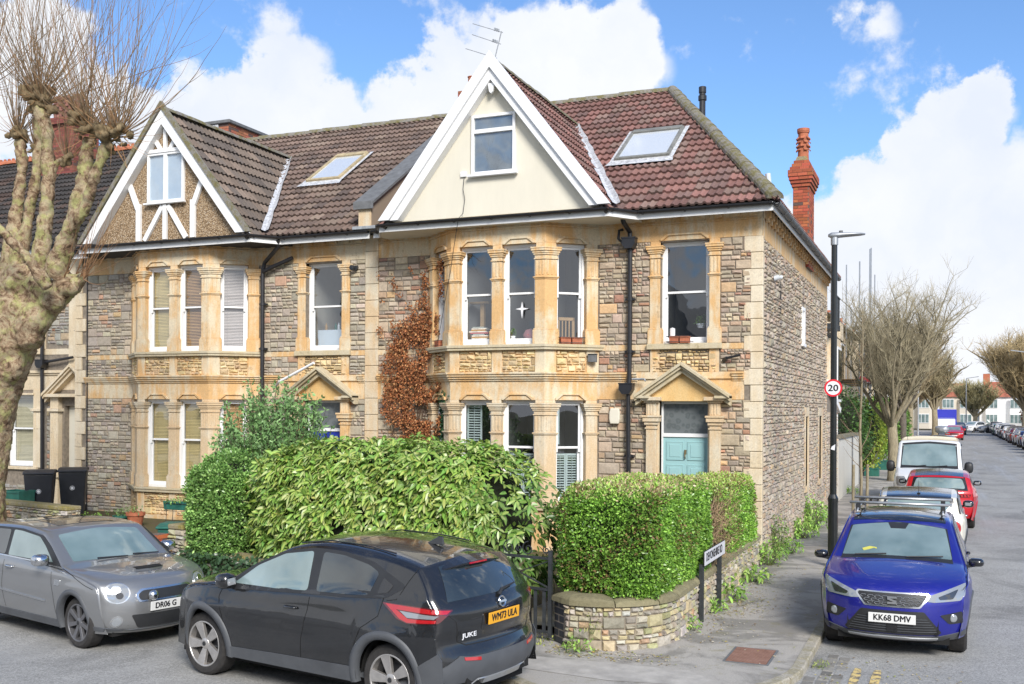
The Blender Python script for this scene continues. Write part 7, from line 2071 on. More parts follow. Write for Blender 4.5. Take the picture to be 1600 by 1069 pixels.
# shapes: front to rear over the top, metres from mid wheelbase
SUVX = dict(W=.895, ax=(1.318, -1.318), Rt=.342, Rr=.248, Ra=.405, sill=.27, tum=.40, zm=.66, r=.07, crown=.045, frise=.02, rrise=.10,
 top=[(1.96,.24),(2.08,.32),(2.12,.48),(2.11,.66),(2.06,.82),(1.96,.93),(1.75,1.005),(1.35,1.06),(1.02,1.105),(1.02,1.105),(.70,1.27),(.30,1.465),(.05,1.545),(-.35,1.59),(-.85,1.575),(-1.3,1.52),(-1.62,1.455),(-1.62,1.455),(-1.80,1.30),(-1.985,1.10),(-2.03,1.04),(-2.05,.86),(-2.03,.74),(-2.09,.62),(-2.10,.48),(-2.02,.31)],
 belt=[(-2.1,1.16),(-1.3,1.13),(-.3,1.065),(1.0,1.0),(2.1,.90)], plan=[(-2.1,.90),(-1.75,.965),(-1.2,1.0),(1.2,1.0),(1.7,.97),(2.15,.88)], bowF=(1.0,.42), bowR=(-1.2,.22),
 roofx=0, hoodz=lambda x: (.9 if x > 0 else 1.07), crease=((.80,.0,.012,.045),), haunch=((-1.32,.045,.42),(1.32,.035,.42)))
MINI = dict(W=.842, ax=(1.2335, -1.2335), Rt=.31, Rr=.228, Ra=.352, sill=.21, tum=.24, zm=.60, r=.06, crown=.035, frise=.02, rrise=.08,
 top=[(1.80,.19),(1.90,.27),(1.935,.42),(1.93,.56),(1.89,.68),(1.82,.78),(1.70,.85),(1.35,.925),(.86,.985),(.86,.985),(.62,1.14),(.36,1.31),(.20,1.365),(-.3,1.40),(-.9,1.38),(-1.42,1.325),(-1.50,1.30),(-1.50,1.30),(-1.60,1.15),(-1.70,.93),(-1.75,.86),(-1.77,.68),(-1.79,.50),(-1.76,.36),(-1.68,.25)],
 belt=[(-1.8,.965),(-1.0,.955),(0,.93),(.9,.90),(1.95,.78)], plan=[(-1.8,.90),(-1.5,.965),(-1.0,1.0),(1.1,1.0),(1.5,.97),(1.95,.88)], bowF=(1.0,.36), bowR=(-1.1,.22),
 roofx=0, hoodz=lambda x: (.76 if x > 0 else .90), crease=((.86,.0,.010,.05),), haunch=((-1.2335,.03,.36),(1.2335,.03,.36)))
ARON = dict(W=.868, ax=(1.283, -1.283), Rt=.325, Rr=.225, Ra=.375, sill=.25, tum=.36, zm=.64, r=.065, crown=.045, frise=.02, rrise=.10,
 top=[(1.92,.20),(2.02,.26),(2.075,.40),(2.085,.56),(2.07,.70),(2.02,.80),(1.93,.87),(1.75,.935),(1.35,1.015),(1.0,1.065),(1.0,1.065),(.65,1.25),(.24,1.45),(.02,1.515),(-.5,1.545),(-1.1,1.53),(-1.7,1.47),(-1.7,1.47),(-1.85,1.28),(-1.99,1.05),(-2.03,.95),(-2.03,.75),(-2.06,.6),(-2.05,.42),(-1.97,.28)],
 belt=[(-2.1,1.06),(-1.0,1.03),(.9,.97),(2.1,.86)], plan=[(-2.1,.90),(-1.7,.97),(-1.2,1.0),(1.2,1.0),(1.7,.97),(2.1,.88)], bowF=(1.0,.40), bowR=(-1.2,.22),
 roofx=0, hoodz=lambda x: (.84 if x > 0 else 1.0), crease=((.86,.0,.012,.04),), haunch=((-1.28,.025,.4),(1.28,.025,.4)))
# ================= black crossover
bk = Car('parked_car', 'black crossover with a yellow rear number plate parked in front of the variegated hedge', (-5.98, 9.49, -.03), math.atan2(.18, -.983), SUVX, carpaint('black_metallic_paint', (.014,.015,.017), .2, .25, .06), group='parked cars')
bk.side([(1.06,.985),(.62,1.26),(.22,1.43),(-.20,1.495),(-.62,1.49),(-1.02,1.43),(-1.50,1.24),(-1.28,1.115),(-.9,1.085),(.1,1.035)], 'window_surround', M['trim'], .002, smooth_poly=.06)
gl = dict(off=.005, cell=.06)
bk.side([(.84,1.055),(.55,1.26),(.20,1.405),(-.19,1.462),(-.24,1.085),(.2,1.062)], 'side_window', M['cglass2'], smooth_poly=.035, **gl)
bk.side([(-.36,1.09),(-.33,1.465),(-.62,1.455),(-.98,1.395),(-1.13,1.335),(-1.06,1.125),(-.8,1.105)], 'side_window', M['cglass'], smooth_poly=.04, **gl)
bk.side([(-1.16,1.15),(-1.20,1.30),(-1.34,1.235),(-1.29,1.17)], 'quarter_window', M['gloss_black'], off=.007, smooth_poly=.02)
bk.topp([(1.00,-.60),(1.04,0),(1.00,.60),(.40,.56),(.33,0),(.40,-.56)], 'windscreen', M['cglass2'])
bk.topp([(-1.66,-.50),(-1.655,0),(-1.66,.50),(-1.955,.66),(-1.965,0),(-1.955,-.66)], 'rear_window', M['cglass'], .005)
bk.topp([(.25,-.42),(.25,.42),(-.55,.42),(-.55,-.42)], 'roof_panel', M['gloss_black'], .002)
for s_ in (1, -1):       # roof bars
 mb = MB(); mb.tube([bk.P(x, s_*(bk.Wd(x, bk.ztop(x)-.05)-.10), bk.ztop(x)-.025) for x in (.1,-.3,-.8,-1.2)], .008, 6); mb.build('roof_strip', M['gloss_black'], bk.root, world=False)
# tailgate spoiler
mb = MB(); sec = []
for k in range(11):
 y = -.56 + 1.12*k/10; xo = -1.52 + .05*(y/.56)**2; z = 1.478 - .055*(y/.56)**2
 sec.append([mb.pt(p) for p in ((xo+.12, y, z+.012), (xo-.10, y, z-.010), (xo-.235+.05*(y/.56)**2, y, z-.06), (xo-.22+.05*(y/.56)**2, y, z-.085), (xo-.05, y, z-.07))])
for a, b in zip(sec, sec[1:]):
 for j in range(5): mb.face([a[j], a[(j+1)%5], b[(j+1)%5], b[j]])
mb.face(sec[0]); mb.face(sec[-1][::-1]); spl = mb.build('spoiler', bk.paint, bk.root, world=False, smooth=False, bevel=.008, seg=2)
mb = MB(); mb.box(-1.755, -1.74, -.14, .14, 1.398, 1.415); mb.build('brake_light', M['red_lens'], spl, world=False)
# sharkfin
mb = MB(); mb.prism([(-1.10,0),(-1.32,0),(-1.31,.085),(-1.26,.085)], lambda x, z: (x, -.016+z*.12, z+1.535), lambda x, z: (x, .016-z*.12, z+1.535)); mb.build('aerial_fin', bk.paint, bk.root, world=False, bevel=.004)
bk.arch(.078, .014, M['clad']); bk.wheels((5, 'blade'), M['alloy'], .225)
bk.side([(.92,.27),(.92,.38),(.2,.40),(-.92,.42),(-.92,.27)], 'sill_cladding', M['clad'], .012, cell=.08)
bk.cast([(-.80,.27),(-.80,.52),(-.62,.62),(-.5,.60),(.5,.60),(.62,.62),(.80,.52),(.80,.27),(.6,.25),(-.6,.25)], (1,0,0), (0,1,0), 'rear_bumper', M['clad'], .012)
bk.side([(-1.70,.30),(-1.70,.50),(-2.03,.66),(-2.09,.6),(-2.09,.4),(-2.0,.3)], 'bumper_corner', M['clad'], .010, th=.01)
bk.rear([(-.52,.28),(-.40,.37),(.40,.37),(.52,.28),(.46,.26),(-.46,.26)], 'skid_plate', M['silver'], off=.026)
for s_ in (1, -1):
 bk.rear([(s_*.40,.555),(s_*.58,.575),(s_*.585,.605),(s_*.40,.585)], 'fog_reflector', M['red_lens'], off=.02)
du = Vector((.62, -.78, 0));
for sd in (1, -1):
 # boomerang lamps: projected from the rear corner
 A_ = [(-.20,1.10),(.27,1.055),(.34,1.03),(.20,.93),(-.02,.93),(-.10,1.0)]
 pass
bk.cast([(-.46,1.085),(-.10,1.075),(.17,1.045),(.02,.935),(-.25,.915),(-.34,.95)], (.72,-.69,0), (-.69,-.72,0), 'tail_lamp', M['red_dark'], off=.010, o=(-1.78,.74,0), sides=(1,-1), cell=.04, smooth_poly=.02)
bk.cast([(-.43,1.078),(-.12,1.066),(.14,1.04),(.10,1.015),(-.15,1.025),(-.34,1.035),(-.24,.96),(.0,.965),(-.01,.94),(-.25,.925),(-.315,.955)], (.72,-.69,0), (-.69,-.72,0), 'lamp_blade', M['red_lens'], off=.015, o=(-1.78,.74,0), sides=(1,-1), cell=.04)
bk.cast([(-.31,1.025),(-.13,1.013),(.02,1.004),(-.02,.975),(-.25,.97)], (.72,-.69,0), (-.69,-.72,0), 'reverse_lamp', M['lens'], off=.014, o=(-1.78,.74,0), sides=(1,-1), cell=.04)
pl, Mx = bk.plate(.915, 'WM73 ULA', True, M['plate_y'])
a, n = bk.hit(0, 1.045, 1)
mb = MB(); mb.M = Matrix.Translation((a.x-.012, 0, 1.045)) @ Matrix.Rotation(-math.pi/2, 4, 'Z') @ Matrix.Rotation(-.25, 4, 'X')
mb.lathe([(.040,-.004),(.052,-.010),(.058,-.004),(.050,.002)], 28, 'y', closed=True); mb.box(-.060,.060,-.012,-.004,-.010,.010); bdg = mb.build('badge', M['chrome'], bk.root, world=False)
a, n = bk.hit(.50, .80, 1); text_mesh('JUKE', .062, 'model_lettering', M['sign_white'], bk.root, Matrix.Translation((a.x-.030, .50, .80)) @ Matrix.Rotation(-math.pi/2-.12, 4, 'Z') @ Matrix.Rotation(math.pi/2, 4, 'X'), ext=.001, sx=1.5, bold=.0012)
bk.rear([(-.60,.75),(-.62,.93),(-.72,1.02),(-.725,1.025),(-.63,.935),(-.61,.745),(-.52,.70),(.52,.70),(.61,.745),(.63,.935),(.725,1.025),(.72,1.02),(.62,.93),(.60,.75),(.515,.708),(-.515,.708)], 'tailgate_gap', M['dark'], off=.002, th=.002)
bk.rear([(-.34,.83),(-.30,.98),(.30,.98),(.34,.83),(.30,.815),(-.30,.815)], 'plate_recess', M['gloss_black'], off=.003, smooth_poly=.03)
mb = MB(); mb.tube([(-2.0,0,1.10),(-1.99,-.06,1.15),(-1.95,-.34,1.17)], [.022,.016,.008], 7); mb.build('rear_wiper', M['trim'], bk.root, world=False)
bk.seam([(.98,1.0),(1.02,.9),(.96,.72),(.93,.60),(.90,.30)]); bk.seam([(-.30,1.08),(-.28,.9),(-.20,.6),(-.18,.30)]); bk.seam([(-1.26,1.12),(-1.22,.95),(-1.02,.82),(-.93,.66),(-.88,.50)]); bk.seam([(.90,.38),(.2,.395),(-.88,.42)])
bk.seam([(-1.60,1.42),(-1.50,1.27),(-1.42,1.12),(-1.3,1.10)]); bk.seam([(2.0,.90),(1.5,.985),(1.02,1.02)])
bk.handle(-.14, .905, bk.paint); bk.mirror(.86, 1.06, bk.paint, (.10,.08,.085), .12)
bk.front([(-.55,.62),(-.45,.80),(.45,.80),(.55,.62),(.35,.46),(-.35,.46)], 'grille', M['trim'], off=.006)
# ================= grey hatchback
gm = Car('parked_car', 'grey metallic small hatchback with a round headlamp and bonnet scoop, facing right', (-10.63, 10.30, -.03), math.atan2(-.236, .972), MINI, carpaint('grey_metallic_paint', (.25,.255,.26), .55, .28, .08), group='parked cars')
gm.side([(.90,.915),(.52,1.17),(.30,1.285),(-.2,1.335),(-.9,1.325),(-1.50,1.255),(-1.60,1.02),(-1.2,.98),(0,.955)], 'window_surround', M['trim'], .002, smooth_poly=.05)
gm.side([(.66,.985),(.42,1.16),(.24,1.265),(-.2,1.305),(-.40,1.308),(-.42,.985)], 'side_window', M['cglass2'], smooth_poly=.03, **gl)
gm.side([(-.50,.99),(-.48,1.305),(-.9,1.295),(-1.38,1.23),(-1.46,1.03),(-1.1,1.0)], 'side_window', M['cglass'], smooth_poly=.04, **gl)
gm.topp([(.83,-.60),(.87,0),(.83,.60),(.38,.555),(.34,0),(.38,-.555)], 'windscreen', M['cglass2'], smooth_poly=.03)
gm.topp([(-1.53,-.50),(-1.53,.50),(-1.68,.58),(-1.68,-.58)], 'rear_window', M['cglass'])
gm.topp([(.10,-.40),(.10,.40),(-.40,.40),(-.40,-.40)], 'sunroof', M['gloss_black'], .005, smooth_poly=.04); gm.topp([(-.50,-.40),(-.50,.40),(-1.1,.40),(-1.1,-.40)], 'sunroof', M['gloss_black'], .005, smooth_poly=.04)
gm.side([(.92,.945),(.4,.97),(-.5,.985),(-1.3,.992),(-1.58,1.03),(-1.58,1.018),(-1.3,.976),(-.5,.968),(.4,.955),(.92,.93)], 'waist_trim', M['chrome'], .010)
gm.side([(.60,.50),(-1.0,.55),(-1.0,.57),(.60,.52)], 'door_strip', M['chrome'], .012)
gm.arch(.058, .012, M['clad']); gm.wheels((7, 'round'), M['alloy_grey'], .20)
gm.side([(.86,.21),(.86,.30),(-.86,.30),(-.86,.21)], 'sill_cladding', M['clad'], .012, cell=.08)
# nose: lamps, grille, scoop
for sd in (1, -1):
 c0 = (sd*.575, .715)
 def disc(r, name, mat, off, cc=c0, kx=1.0):
  gm.cast([(cc[0] + r*kx*math.cos(2*math.pi*k/24), cc[1] + r*1.06*math.sin(2*math.pi*k/24)) for k in range(24)], (-.97, 0, -.22), (0, 1, 0), name, mat, off=off, cell=.03, o=(1.82,0,0))
 disc(.128, 'headlamp_ring', M['chrome'], .006); disc(.112, 'headlamp', M['lens'], .014)
 disc(.045, 'lamp_unit', M['chrome'], .020, (sd*.585, .755)); disc(.038, 'lamp_unit', M['lens_dark'], .020, (sd*.565, .675))
 disc(.062, 'fog_lamp_ring', M['chrome'], .008, (sd*.60, .37)); disc(.045, 'fog_lamp', M['lens'], .014, (sd*.60, .37));
gm.front([(-.40,.665),(-.33,.725),(.33,.725),(.40,.665),(.38,.575),(-.38,.575)], 'grille_surround', M['chrome'], off=.010, smooth_poly=.03)
gm.front([(-.375,.66),(-.31,.705),(.31,.705),(.375,.66),(.355,.595),(-.355,.595)], 'grille', M['trim'], off=.016, smooth_poly=.03)
gm.front([(-.46,.43),(.46,.43),(.38,.27),(-.38,.27)], 'lower_grille', M['trim'], off=.008, smooth_poly=.03)
gm.front([(-.76,.30),(-.76,.25),(.76,.25),(.76,.30),(.40,.235),(-.40,.235)], 'chin_spoiler', M['clad'], off=.014)
a, n = gm.hit(-.22, .66, -1); mb = MB(); mb.lathe([(.001,.05),(.03,.048),(.06,.02),(.066,-.01),(.05,-.04),(.001,-.045)], 18, 'x', (a.x+.06, -.22, .645)); mb.build('spot_lamp', M['chrome'], gm.root, world=False, smooth=True)
gm.topp([(1.50,-.22),(1.53,0),(1.50,.22),(1.36,.24),(1.36,-.24)], 'bonnet_scoop', gm.paint, .026, th=.03, smooth_poly=.03); gm.topp([(1.515,-.18),(1.535,0),(1.515,.18),(1.45,.19),(1.45,-.19)], 'scoop_mouth', M['dark'], .029, th=.01)
gm.topp([(1.62,-.035),(1.64,0),(1.62,.035),(1.595,0)], 'badge', M['chrome'], .008); gm.topp([(1.615,-.075),(1.62,-.04),(1.60,-.04),(1.60,-.07)], 'badge_wing', M['chrome'], .008); gm.topp([(1.615,.075),(1.60,.07),(1.60,.04),(1.62,.04)], 'badge_wing', M['chrome'], .008)
gm.plate(.515, 'DR06 G', False, M['plate_w'], dx=-.055)
gm.seam([(.70,.93),(.72,.75),(.78,.60),(.82,.36)]); gm.seam([(-.46,.97),(-.48,.6),(-.42,.32)]); gm.seam([(.84,.95),(1.2,.88),(1.45,.80),(1.70,.74)])
gm.handle(-.36, .86, M['chrome']); gm.mirror(.60, .99, M['chrome'], (.085,.085,.075), .13)
gm.side([(.80,.80),(.80,.73),(.93,.73),(.93,.80)], 'wing_vent', M['chrome'], .008, smooth_poly=.01)
for y0_, y1_ in ((.10,-.30),(.55,.20)):
 mb = MB(); P_ = [gm.P(.90, y0_, gm.ztop(.90)+.012), gm.P(.86, y1_, gm.ztop(.86)+.02)]; mb.tube(P_, .010, 6); mb.build('wiper', M['trim'], gm.root, world=False)
# ================= blue SUV
bl_ = Car('parked_car', 'bright blue small suv with silver roof bars, facing the camera at the kerb', (-.56, 14.85, -.03), R(-90), ARON, carpaint('blue_metallic_paint', (.018,.022,.30), .45, .28, .05), group='parked cars')
bl_.side([(1.02,.95),(.55,1.22),(.20,1.38),(-.3,1.445),(-1.0,1.44),(-1.62,1.36),(-1.5,1.06),(-.5,1.0)], 'window_surround', M['trim'], .002, smooth_poly=.05)
bl_.side([(.80,1.01),(.48,1.20),(.18,1.35),(-.2,1.405),(-.22,1.02)], 'side_window', M['cglass'], smooth_poly=.03, **gl); bl_.side([(-.32,1.02),(-.30,1.412),(-.9,1.41),(-1.1,1.39),(-1.15,1.06)], 'side_window', M['cglass'], smooth_poly=.03, **gl)
bl_.topp([(1.06,-.67),(1.10,0),(1.06,.67),(.33,.60),(.27,0),(.33,-.60)], 'screen_surround', M['trim'], .002)
ws = bl_.topp([(.96,-.655),(1.00,0),(.96,.655),(.34,.575),(.29,0),(.34,-.575)], 'windscreen', M['cglass2'], .006, smooth_poly=.02)
bl_.topp([(.30,-.13),(.30,.13),(.43,.09),(.43,-.09)], 'sensor_panel', M['trim'], .009, parent=ws)
bl_.topp([(-1.74,-.5),(-1.74,.5),(-1.93,.56),(-1.93,-.56)], 'rear_window', M['cglass'])
bl_.topp([(.20,-.58),(.24,0),(.20,.58),(-1.60,.56),(-1.60,-.56)], 'black_roof', M['gloss_black'], .003)
bl_.arch(.05, .010, M['clad']); bl_.wheels((5, 'twin'), M['alloy'], .21)
bl_.side([(.90,.25),(.90,.36),(-.90,.38),(-.90,.25)], 'sill_cladding', M['clad'], .012, cell=.08)
hd = dict(sides=(1,-1), cell=.04)
bl_.cast([(.80,.885),(.36,.745),(.34,.70),(.46,.685),(.74,.70),(.79,.75)], (-1,0,0), (0,1,0), 'headlamp', M['lens'], off=.008, smooth_poly=.015, **hd)
bl_.cast([(.72,.825),(.50,.745),(.52,.715),(.66,.72)], (-1,0,0), (0,1,0), 'lamp_unit', M['lens_dark'], off=.013, smooth_poly=.02, **hd)
bl_.front([(-.395,.785),(.395,.785),(.415,.75),(.31,.615),(-.31,.615),(-.415,.75)], 'grille_surround', M['chrome'], off=.010, smooth_poly=.02)
gr = bl_.front([(-.375,.77),(.375,.77),(.385,.745),(.295,.632),(-.295,.632),(-.385,.745)], 'grille', M['trim'], off=.016, smooth_poly=.02)
for r_ in range(3):
 z = .655+r_*.036
 for q in range(9):
  y = -.32+q*.08+(.04 if r_ % 2 else 0)
  if abs(y) > .31+.03*r_: continue
  a, n = bl_.hit(y, z, -1)
  if abs(y) < .06: continue
  mb = MB(); mb.tube([(a.x+.018, y+dy_, z+dz_) for dy_, dz_ in ((-.036,0),(-.018,.014),(.018,.014),(.036,0),(.018,-.014),(-.018,-.014),(-.036,0))], .0025, 4, cap=False); mb.build('grille_mesh', M['silver'], gr, world=False)
a, n = bl_.hit(0, .70, -1)
mb = MB()
for P_ in ([(-.052,.045),(.052,.045),(.052,.022),(-.018,.018),(-.006,.006),(-.052,.006)], [(.052,-.045),(-.052,-.045),(-.052,-.022),(.018,-.018),(.006,-.006),(.052,-.006)]):
 mb.prism(P_, lambda y, z: (a.x+.034, y, .70+z), lambda y, z: (a.x+.018, y, .70+z))
mb.prism([(-.052,.028),(.0,.012),(.052,-.006),(.052,-.028),(0,-.012),(-.052,.006)], lambda y, z: (a.x+.033, y, .70+z), lambda y, z: (a.x+.018, y, .70+z))
mb.build('badge', M['chrome'], gr, world=False)
bl_.front([(-.35,.575),(.35,.575),(.54,.33),(.50,.30),(-.50,.30),(-.54,.33)], 'lower_grille', M['trim'], off=.008, smooth_poly=.02)
for k in range(6):
 z = .335+k*.03; w_ = .50-(z-.335)*.75; mb = MB(); pts = []
 for q in range(9):
  y = -w_+2*w_*q/8; a, n = bl_.hit(y, z, -1); pts.append((a.x+.014, y, z))
 mb.tube(pts, .004, 4, cap=False); mb.build('grille_bar', M['clad'], bl_.root, world=False)
bl_.front([(-.06,.33),(.06,.33),(.06,.41),(-.06,.41)], 'radar_panel', M['gloss_black'], off=.02)
bl_.cast([(.76,.575),(.52,.535),(.62,.43),(.77,.44)], (-1,0,0), (0,1,0), 'fog_recess', M['trim'], off=.006, smooth_poly=.02, **hd)
for sd in (1,-1):
 a, n = bl_.hit(sd*.665, .50, -1); mb = MB(); mb.M = Matrix.Translation((a.x+.008, sd*.665, .50)) @ Matrix.Rotation(sd*.4, 4, 'Z'); mb.lathe([(.001,.012),(.03,.012),(.045,.006),(.05,-.01)], 20, 'x'); mb.build('fog_lamp', M['lens'], bl_.root, world=False)
bl_.front([(-.80,.34),(-.52,.285),(.52,.285),(.80,.34),(.80,.25),(.5,.215),(-.5,.215),(-.80,.25)], 'lower_bumper', M['clad'], off=.012)
bl_.front([(-.50,.262),(.50,.262),(.48,.238),(-.48,.238)], 'skid_plate', M['silver'], off=.022)
bl_.plate(.485, 'KK68 DMV', False, M['plate_w'])
bl_.seam([(.98,.96),(1.02,.85),(.93,.62),(.88,.36)]); bl_.seam([(-.27,1.0),(-.25,.6),(-.22,.38)]); bl_.seam([(-1.15,1.03),(-1.0,.8),(-.9,.5)]); bl_.seam([(1.98,.82),(1.5,.93),(1.02,.99)])
bl_.handle(-.12, .90, M['trim']); bl_.handle(-1.0, .92, M['trim']); bl_.mirror(.84, 1.0, M['gloss_black'], (.075,.075,.056), .12)
for sd in (1,-1):
 mb = MB(); xs = (.02,.0,-.2,-.8,-1.35,-1.5); mb.tube([bl_.P(x, sd*(.545), bl_.ztop(x)+(.0 if i in (0,5) else .035)) for i, x in enumerate(xs)], .014, 8); mb.build('roof_rail', M['silver'], bl_.root, world=False, smooth=True)
for x in (-.15, -.95):
 mb = MB(); z = bl_.ztop(x)+.115; mb.tube([(x, -.66, z), (x, .66, z)], .020, 8)
 mb.build('roof_bar', M['silver'], bl_.root, world=False, smooth=True); mb = MB()
 for sd in (1,-1): mb = MB(); mb.box(x-.04, x+.04, sd*.545-.03, sd*.545+.03, z-.11, z-.015); mb.build('bar_foot', M['trim'], bl_.root, world=False, bevel=.006)
for y0_, y1_ in ((.12,.55),(-.50,-.12)):
 mb = MB(); mb.tube([bl_.P(1.03, y0_, bl_.ztop(1.03)+.016), bl_.P(.97, y1_, bl_.ztop(.97)+.016)], .010, 6); mb.build('wiper', M['trim'], bl_.root, world=False)
mb = MB()
for k, (u_, v_) in enumerate(((.36,.88),)):   # small yellow toy behind the screen
 pass
bl_.topp([(.86,-.42),(.90,-.40),(.88,-.34),(.85,-.28),(.87,-.24),(.84,-.245),(.82,-.33),(.84,-.38)], 'dashboard_toy', NT('yellow_toy').done((.55,.52,.10), .6), .010, th=.004, parent=ws)
# ================= cream and black hatchback seen from behind
wm = Car('parked_car', 'cream small hatchback with a black roof and oval red tail lamps, behind the blue suv', (-.45, 22.3, -.03), R(90), MINI, carpaint('cream_paint', (.62,.60,.52), .0, .3, .05), group='parked cars', step=.05)
wm.topp([(.32,-.60),(.34,0),(.32,.60),(-1.49,.57),(-1.50,0),(-1.49,-.57)], 'black_roof', M['gloss_black'], .004)
wm.side([(.90,.915),(.52,1.17),(.30,1.30),(-.2,1.365),(-.9,1.355),(-1.52,1.285),(-1.66,1.0),(-1.2,.98),(0,.955)], 'window_surround', M['gloss_black'], .002, smooth_poly=.05)
wm.side([(.66,.985),(.42,1.16),(.24,1.265),(-.2,1.315),(-1.38,1.25),(-1.46,1.03),(-.42,.985)], 'side_window', M['cglass'], smooth_poly=.03, **gl)
wm.topp([(-1.50,-.60),(-1.50,.60),(-1.69,.66),(-1.69,-.66)], 'rear_panel', M['gloss_black'], .003); rw = wm.topp([(-1.52,-.53),(-1.52,.53),(-1.685,.60),(-1.685,-.60)], 'rear_window', M['cglass2'], .007, smooth_poly=.03)
wm.topp([(-1.53,-.24),(-1.53,.24),(-1.55,.24),(-1.55,-.24)], 'brake_light', M['red_lens'], .012, parent=rw)
for sd in (1,-1):
 wm.cast([(.66*sd+.085*math.cos(2*math.pi*k/20), .74+.13*math.sin(2*math.pi*k/20)) for k in range(20)], (1,0,0), (0,1,0), 'tail_lamp_ring', M['chrome'], off=.008, cell=.03)
 wm.cast([(.66*sd+.075*math.cos(2*math.pi*k/20), .74+.12*math.sin(2*math.pi*k/20)) for k in range(20)], (1,0,0), (0,1,0), 'tail_lamp', M['red_lens'], off=.018, cell=.03)
wm.topp([(1.0,-.5),(1.0,.5),(-1.4,.5),(-1.4,-.5)][:0] or [(-1.30,-.03),(-1.30,.03),(-1.36,.03),(-1.36,-.03)], 'aerial_base', M['trim'], .02)
mb = MB(); mb.tube([(-1.33,0,1.34),(-1.42,0,1.62)], [.006,.002], 5); mb.build('aerial', M['trim'], wm.root, world=False)
mb = MB(); mb.tube([(-1.70,.0,.95),(-1.69,.02,1.0),(-1.60,.3,1.04)], .010, 6); mb.build('rear_wiper', M['trim'], wm.root, world=False)
wm.arch(.05, .012, M['clad']); wm.wheels((5, 'star'), M['alloy_grey'], .19); wm.mirror(.60, .99, M['gloss_black'], (.085,.085,.075), .13); wm.handle(-.36, .86, M['chrome'])
wm.seam([(.70,.93),(.72,.75),(.78,.60),(.82,.36)]); wm.seam([(-.46,.97),(-.48,.6),(-.42,.32)])
# ================= red hatchback
R208 = dict(W=.873, ax=(1.27, -1.27), Rt=.315, Rr=.22, Ra=.36, sill=.22, tum=.36, zm=.62, r=.06, crown=.04, frise=.02, rrise=.1,
 top=[(1.95,.2),(2.06,.3),(2.09,.45),(2.07,.62),(2.0,.74),(1.8,.84),(1.35,.94),(.95,.99),(.95,.99),(.6,1.16),(.2,1.34),(0,1.39),(-.5,1.43),(-1.1,1.39),(-1.6,1.31),(-1.6,1.31),(-1.78,1.13),(-1.9,.98),(-1.96,.92),(-1.95,.74),(-1.99,.6),(-1.97,.4),(-1.88,.26)],
 belt=[(-2,1.0),(-1,.97),(.9,.9),(2.1,.78)], plan=[(-2.0,.88),(-1.6,.96),(-1.2,1.0),(1.2,1.0),(1.7,.97),(2.1,.88)], bowF=(1.0,.38), bowR=(-1.1,.26),
 roofx=0, hoodz=lambda x: (.76 if x > 0 else .94), crease=((.80,.0,.014,.04),), haunch=((-1.27,.03,.4),(1.27,.02,.4)))
rd_ = Car('parked_car', 'glossy red hatchback with a black roof seen from behind, in front of the white van', (-.12, 29.2, -.03), R(90), R208, carpaint('red_paint', (.50,.006,.014), .15, .28, .03), group='parked cars', step=.05)
rd_.topp([(.16,-.56),(.18,0),(.16,.56),(-1.58,.56),(-1.58,-.56)], 'black_roof', M['gloss_black'], .004)
rd_.side([(.95,.92),(.5,1.15),(.18,1.28),(-.5,1.35),(-1.1,1.32),(-1.62,1.2),(-1.3,1.0),(0,.95)], 'window_surround', M['trim'], .002, smooth_poly=.04); rd_.side([(.75,.96),(.4,1.15),(.15,1.25),(-.5,1.32),(-1.05,1.29),(-1.25,1.02),(0,.97)], 'side_window', M['cglass'], smooth_poly=.03, **gl)
rd_.topp([(-1.58,-.58),(-1.58,.58),(-1.90,.66),(-1.90,-.66)], 'rear_panel', M['gloss_black'], .003); rd_.topp([(-1.66,-.52),(-1.66,.52),(-1.87,.60),(-1.87,-.60)], 'rear_window', M['cglass2'], .007, smooth_poly=.05)
rd_.rear([(-.70,.80),(.70,.80),(.72,.87),(-.72,.87)], 'lamp_band', M['gloss_black'], off=.006)
for sd in (1,-1):
 for q in range(3): rd_.rear([(sd*(.50+q*.075),.81),(sd*(.55+q*.075),.81),(sd*(.535+q*.075),.865),(sd*(.485+q*.075),.865)], 'tail_lamp', M['red_lens'], off=.012)
rd_.rear([(-.6,.36),(.6,.36),(.5,.26),(-.5,.26)], 'rear_diffuser', M['trim'], off=.01); rd_.rear([(-.26,.50),(.26,.50),(.26,.61),(-.26,.61)], 'number_plate', M['plate_y'], off=.012)
rd_.arch(.03, .010, rd_.paint); rd_.wheels((5, 'star'), M['alloy_dark'], .20); rd_.mirror(.70, .97, M['gloss_black'], (.09,.085,.07), .13)
mb = MB(); mb.tube([(-1.35,0,1.37),(-1.44,0,1.62)], [.006,.002], 5); mb.build('aerial', M['trim'], rd_.root, world=False)
rd_.seam([(-.27,.95),(-.25,.6),(-.22,.3)]); rd_.seam([(-1.15,.98),(-1.0,.75),(-.9,.45)])
# ================= white van
VAN = dict(W=.985, ax=(1.55, -1.38), Rt=.335, Rr=.21, Ra=.40, sill=.30, tum=.10, zm=.8, r=.09, crown=.035, frise=.02, rrise=.05,
 top=[(2.28,.28),(2.42,.36),(2.47,.55),(2.45,.80),(2.36,.98),(2.20,1.07),(1.85,1.19),(1.62,1.25),(1.62,1.25),(1.35,1.58),(1.10,1.90),(1.02,1.98),(.85,2.04),(0,2.08),(-1.5,2.08),(-2.25,2.06),(-2.36,1.98),(-2.40,1.5),(-2.42,.9),(-2.42,.5),(-2.38,.32)],
 belt=[(-2.4,1.15),(1.0,1.12),(2.4,1.0)], plan=[(-2.4,.97),(-1.5,1.0),(1.3,1.0),(2.0,.97),(2.5,.86)], bowF=(1.2,.35), bowR=(-2.0,.05),
 roofx=0, hoodz=lambda x: (1.0 if x > 0 else 1.9))
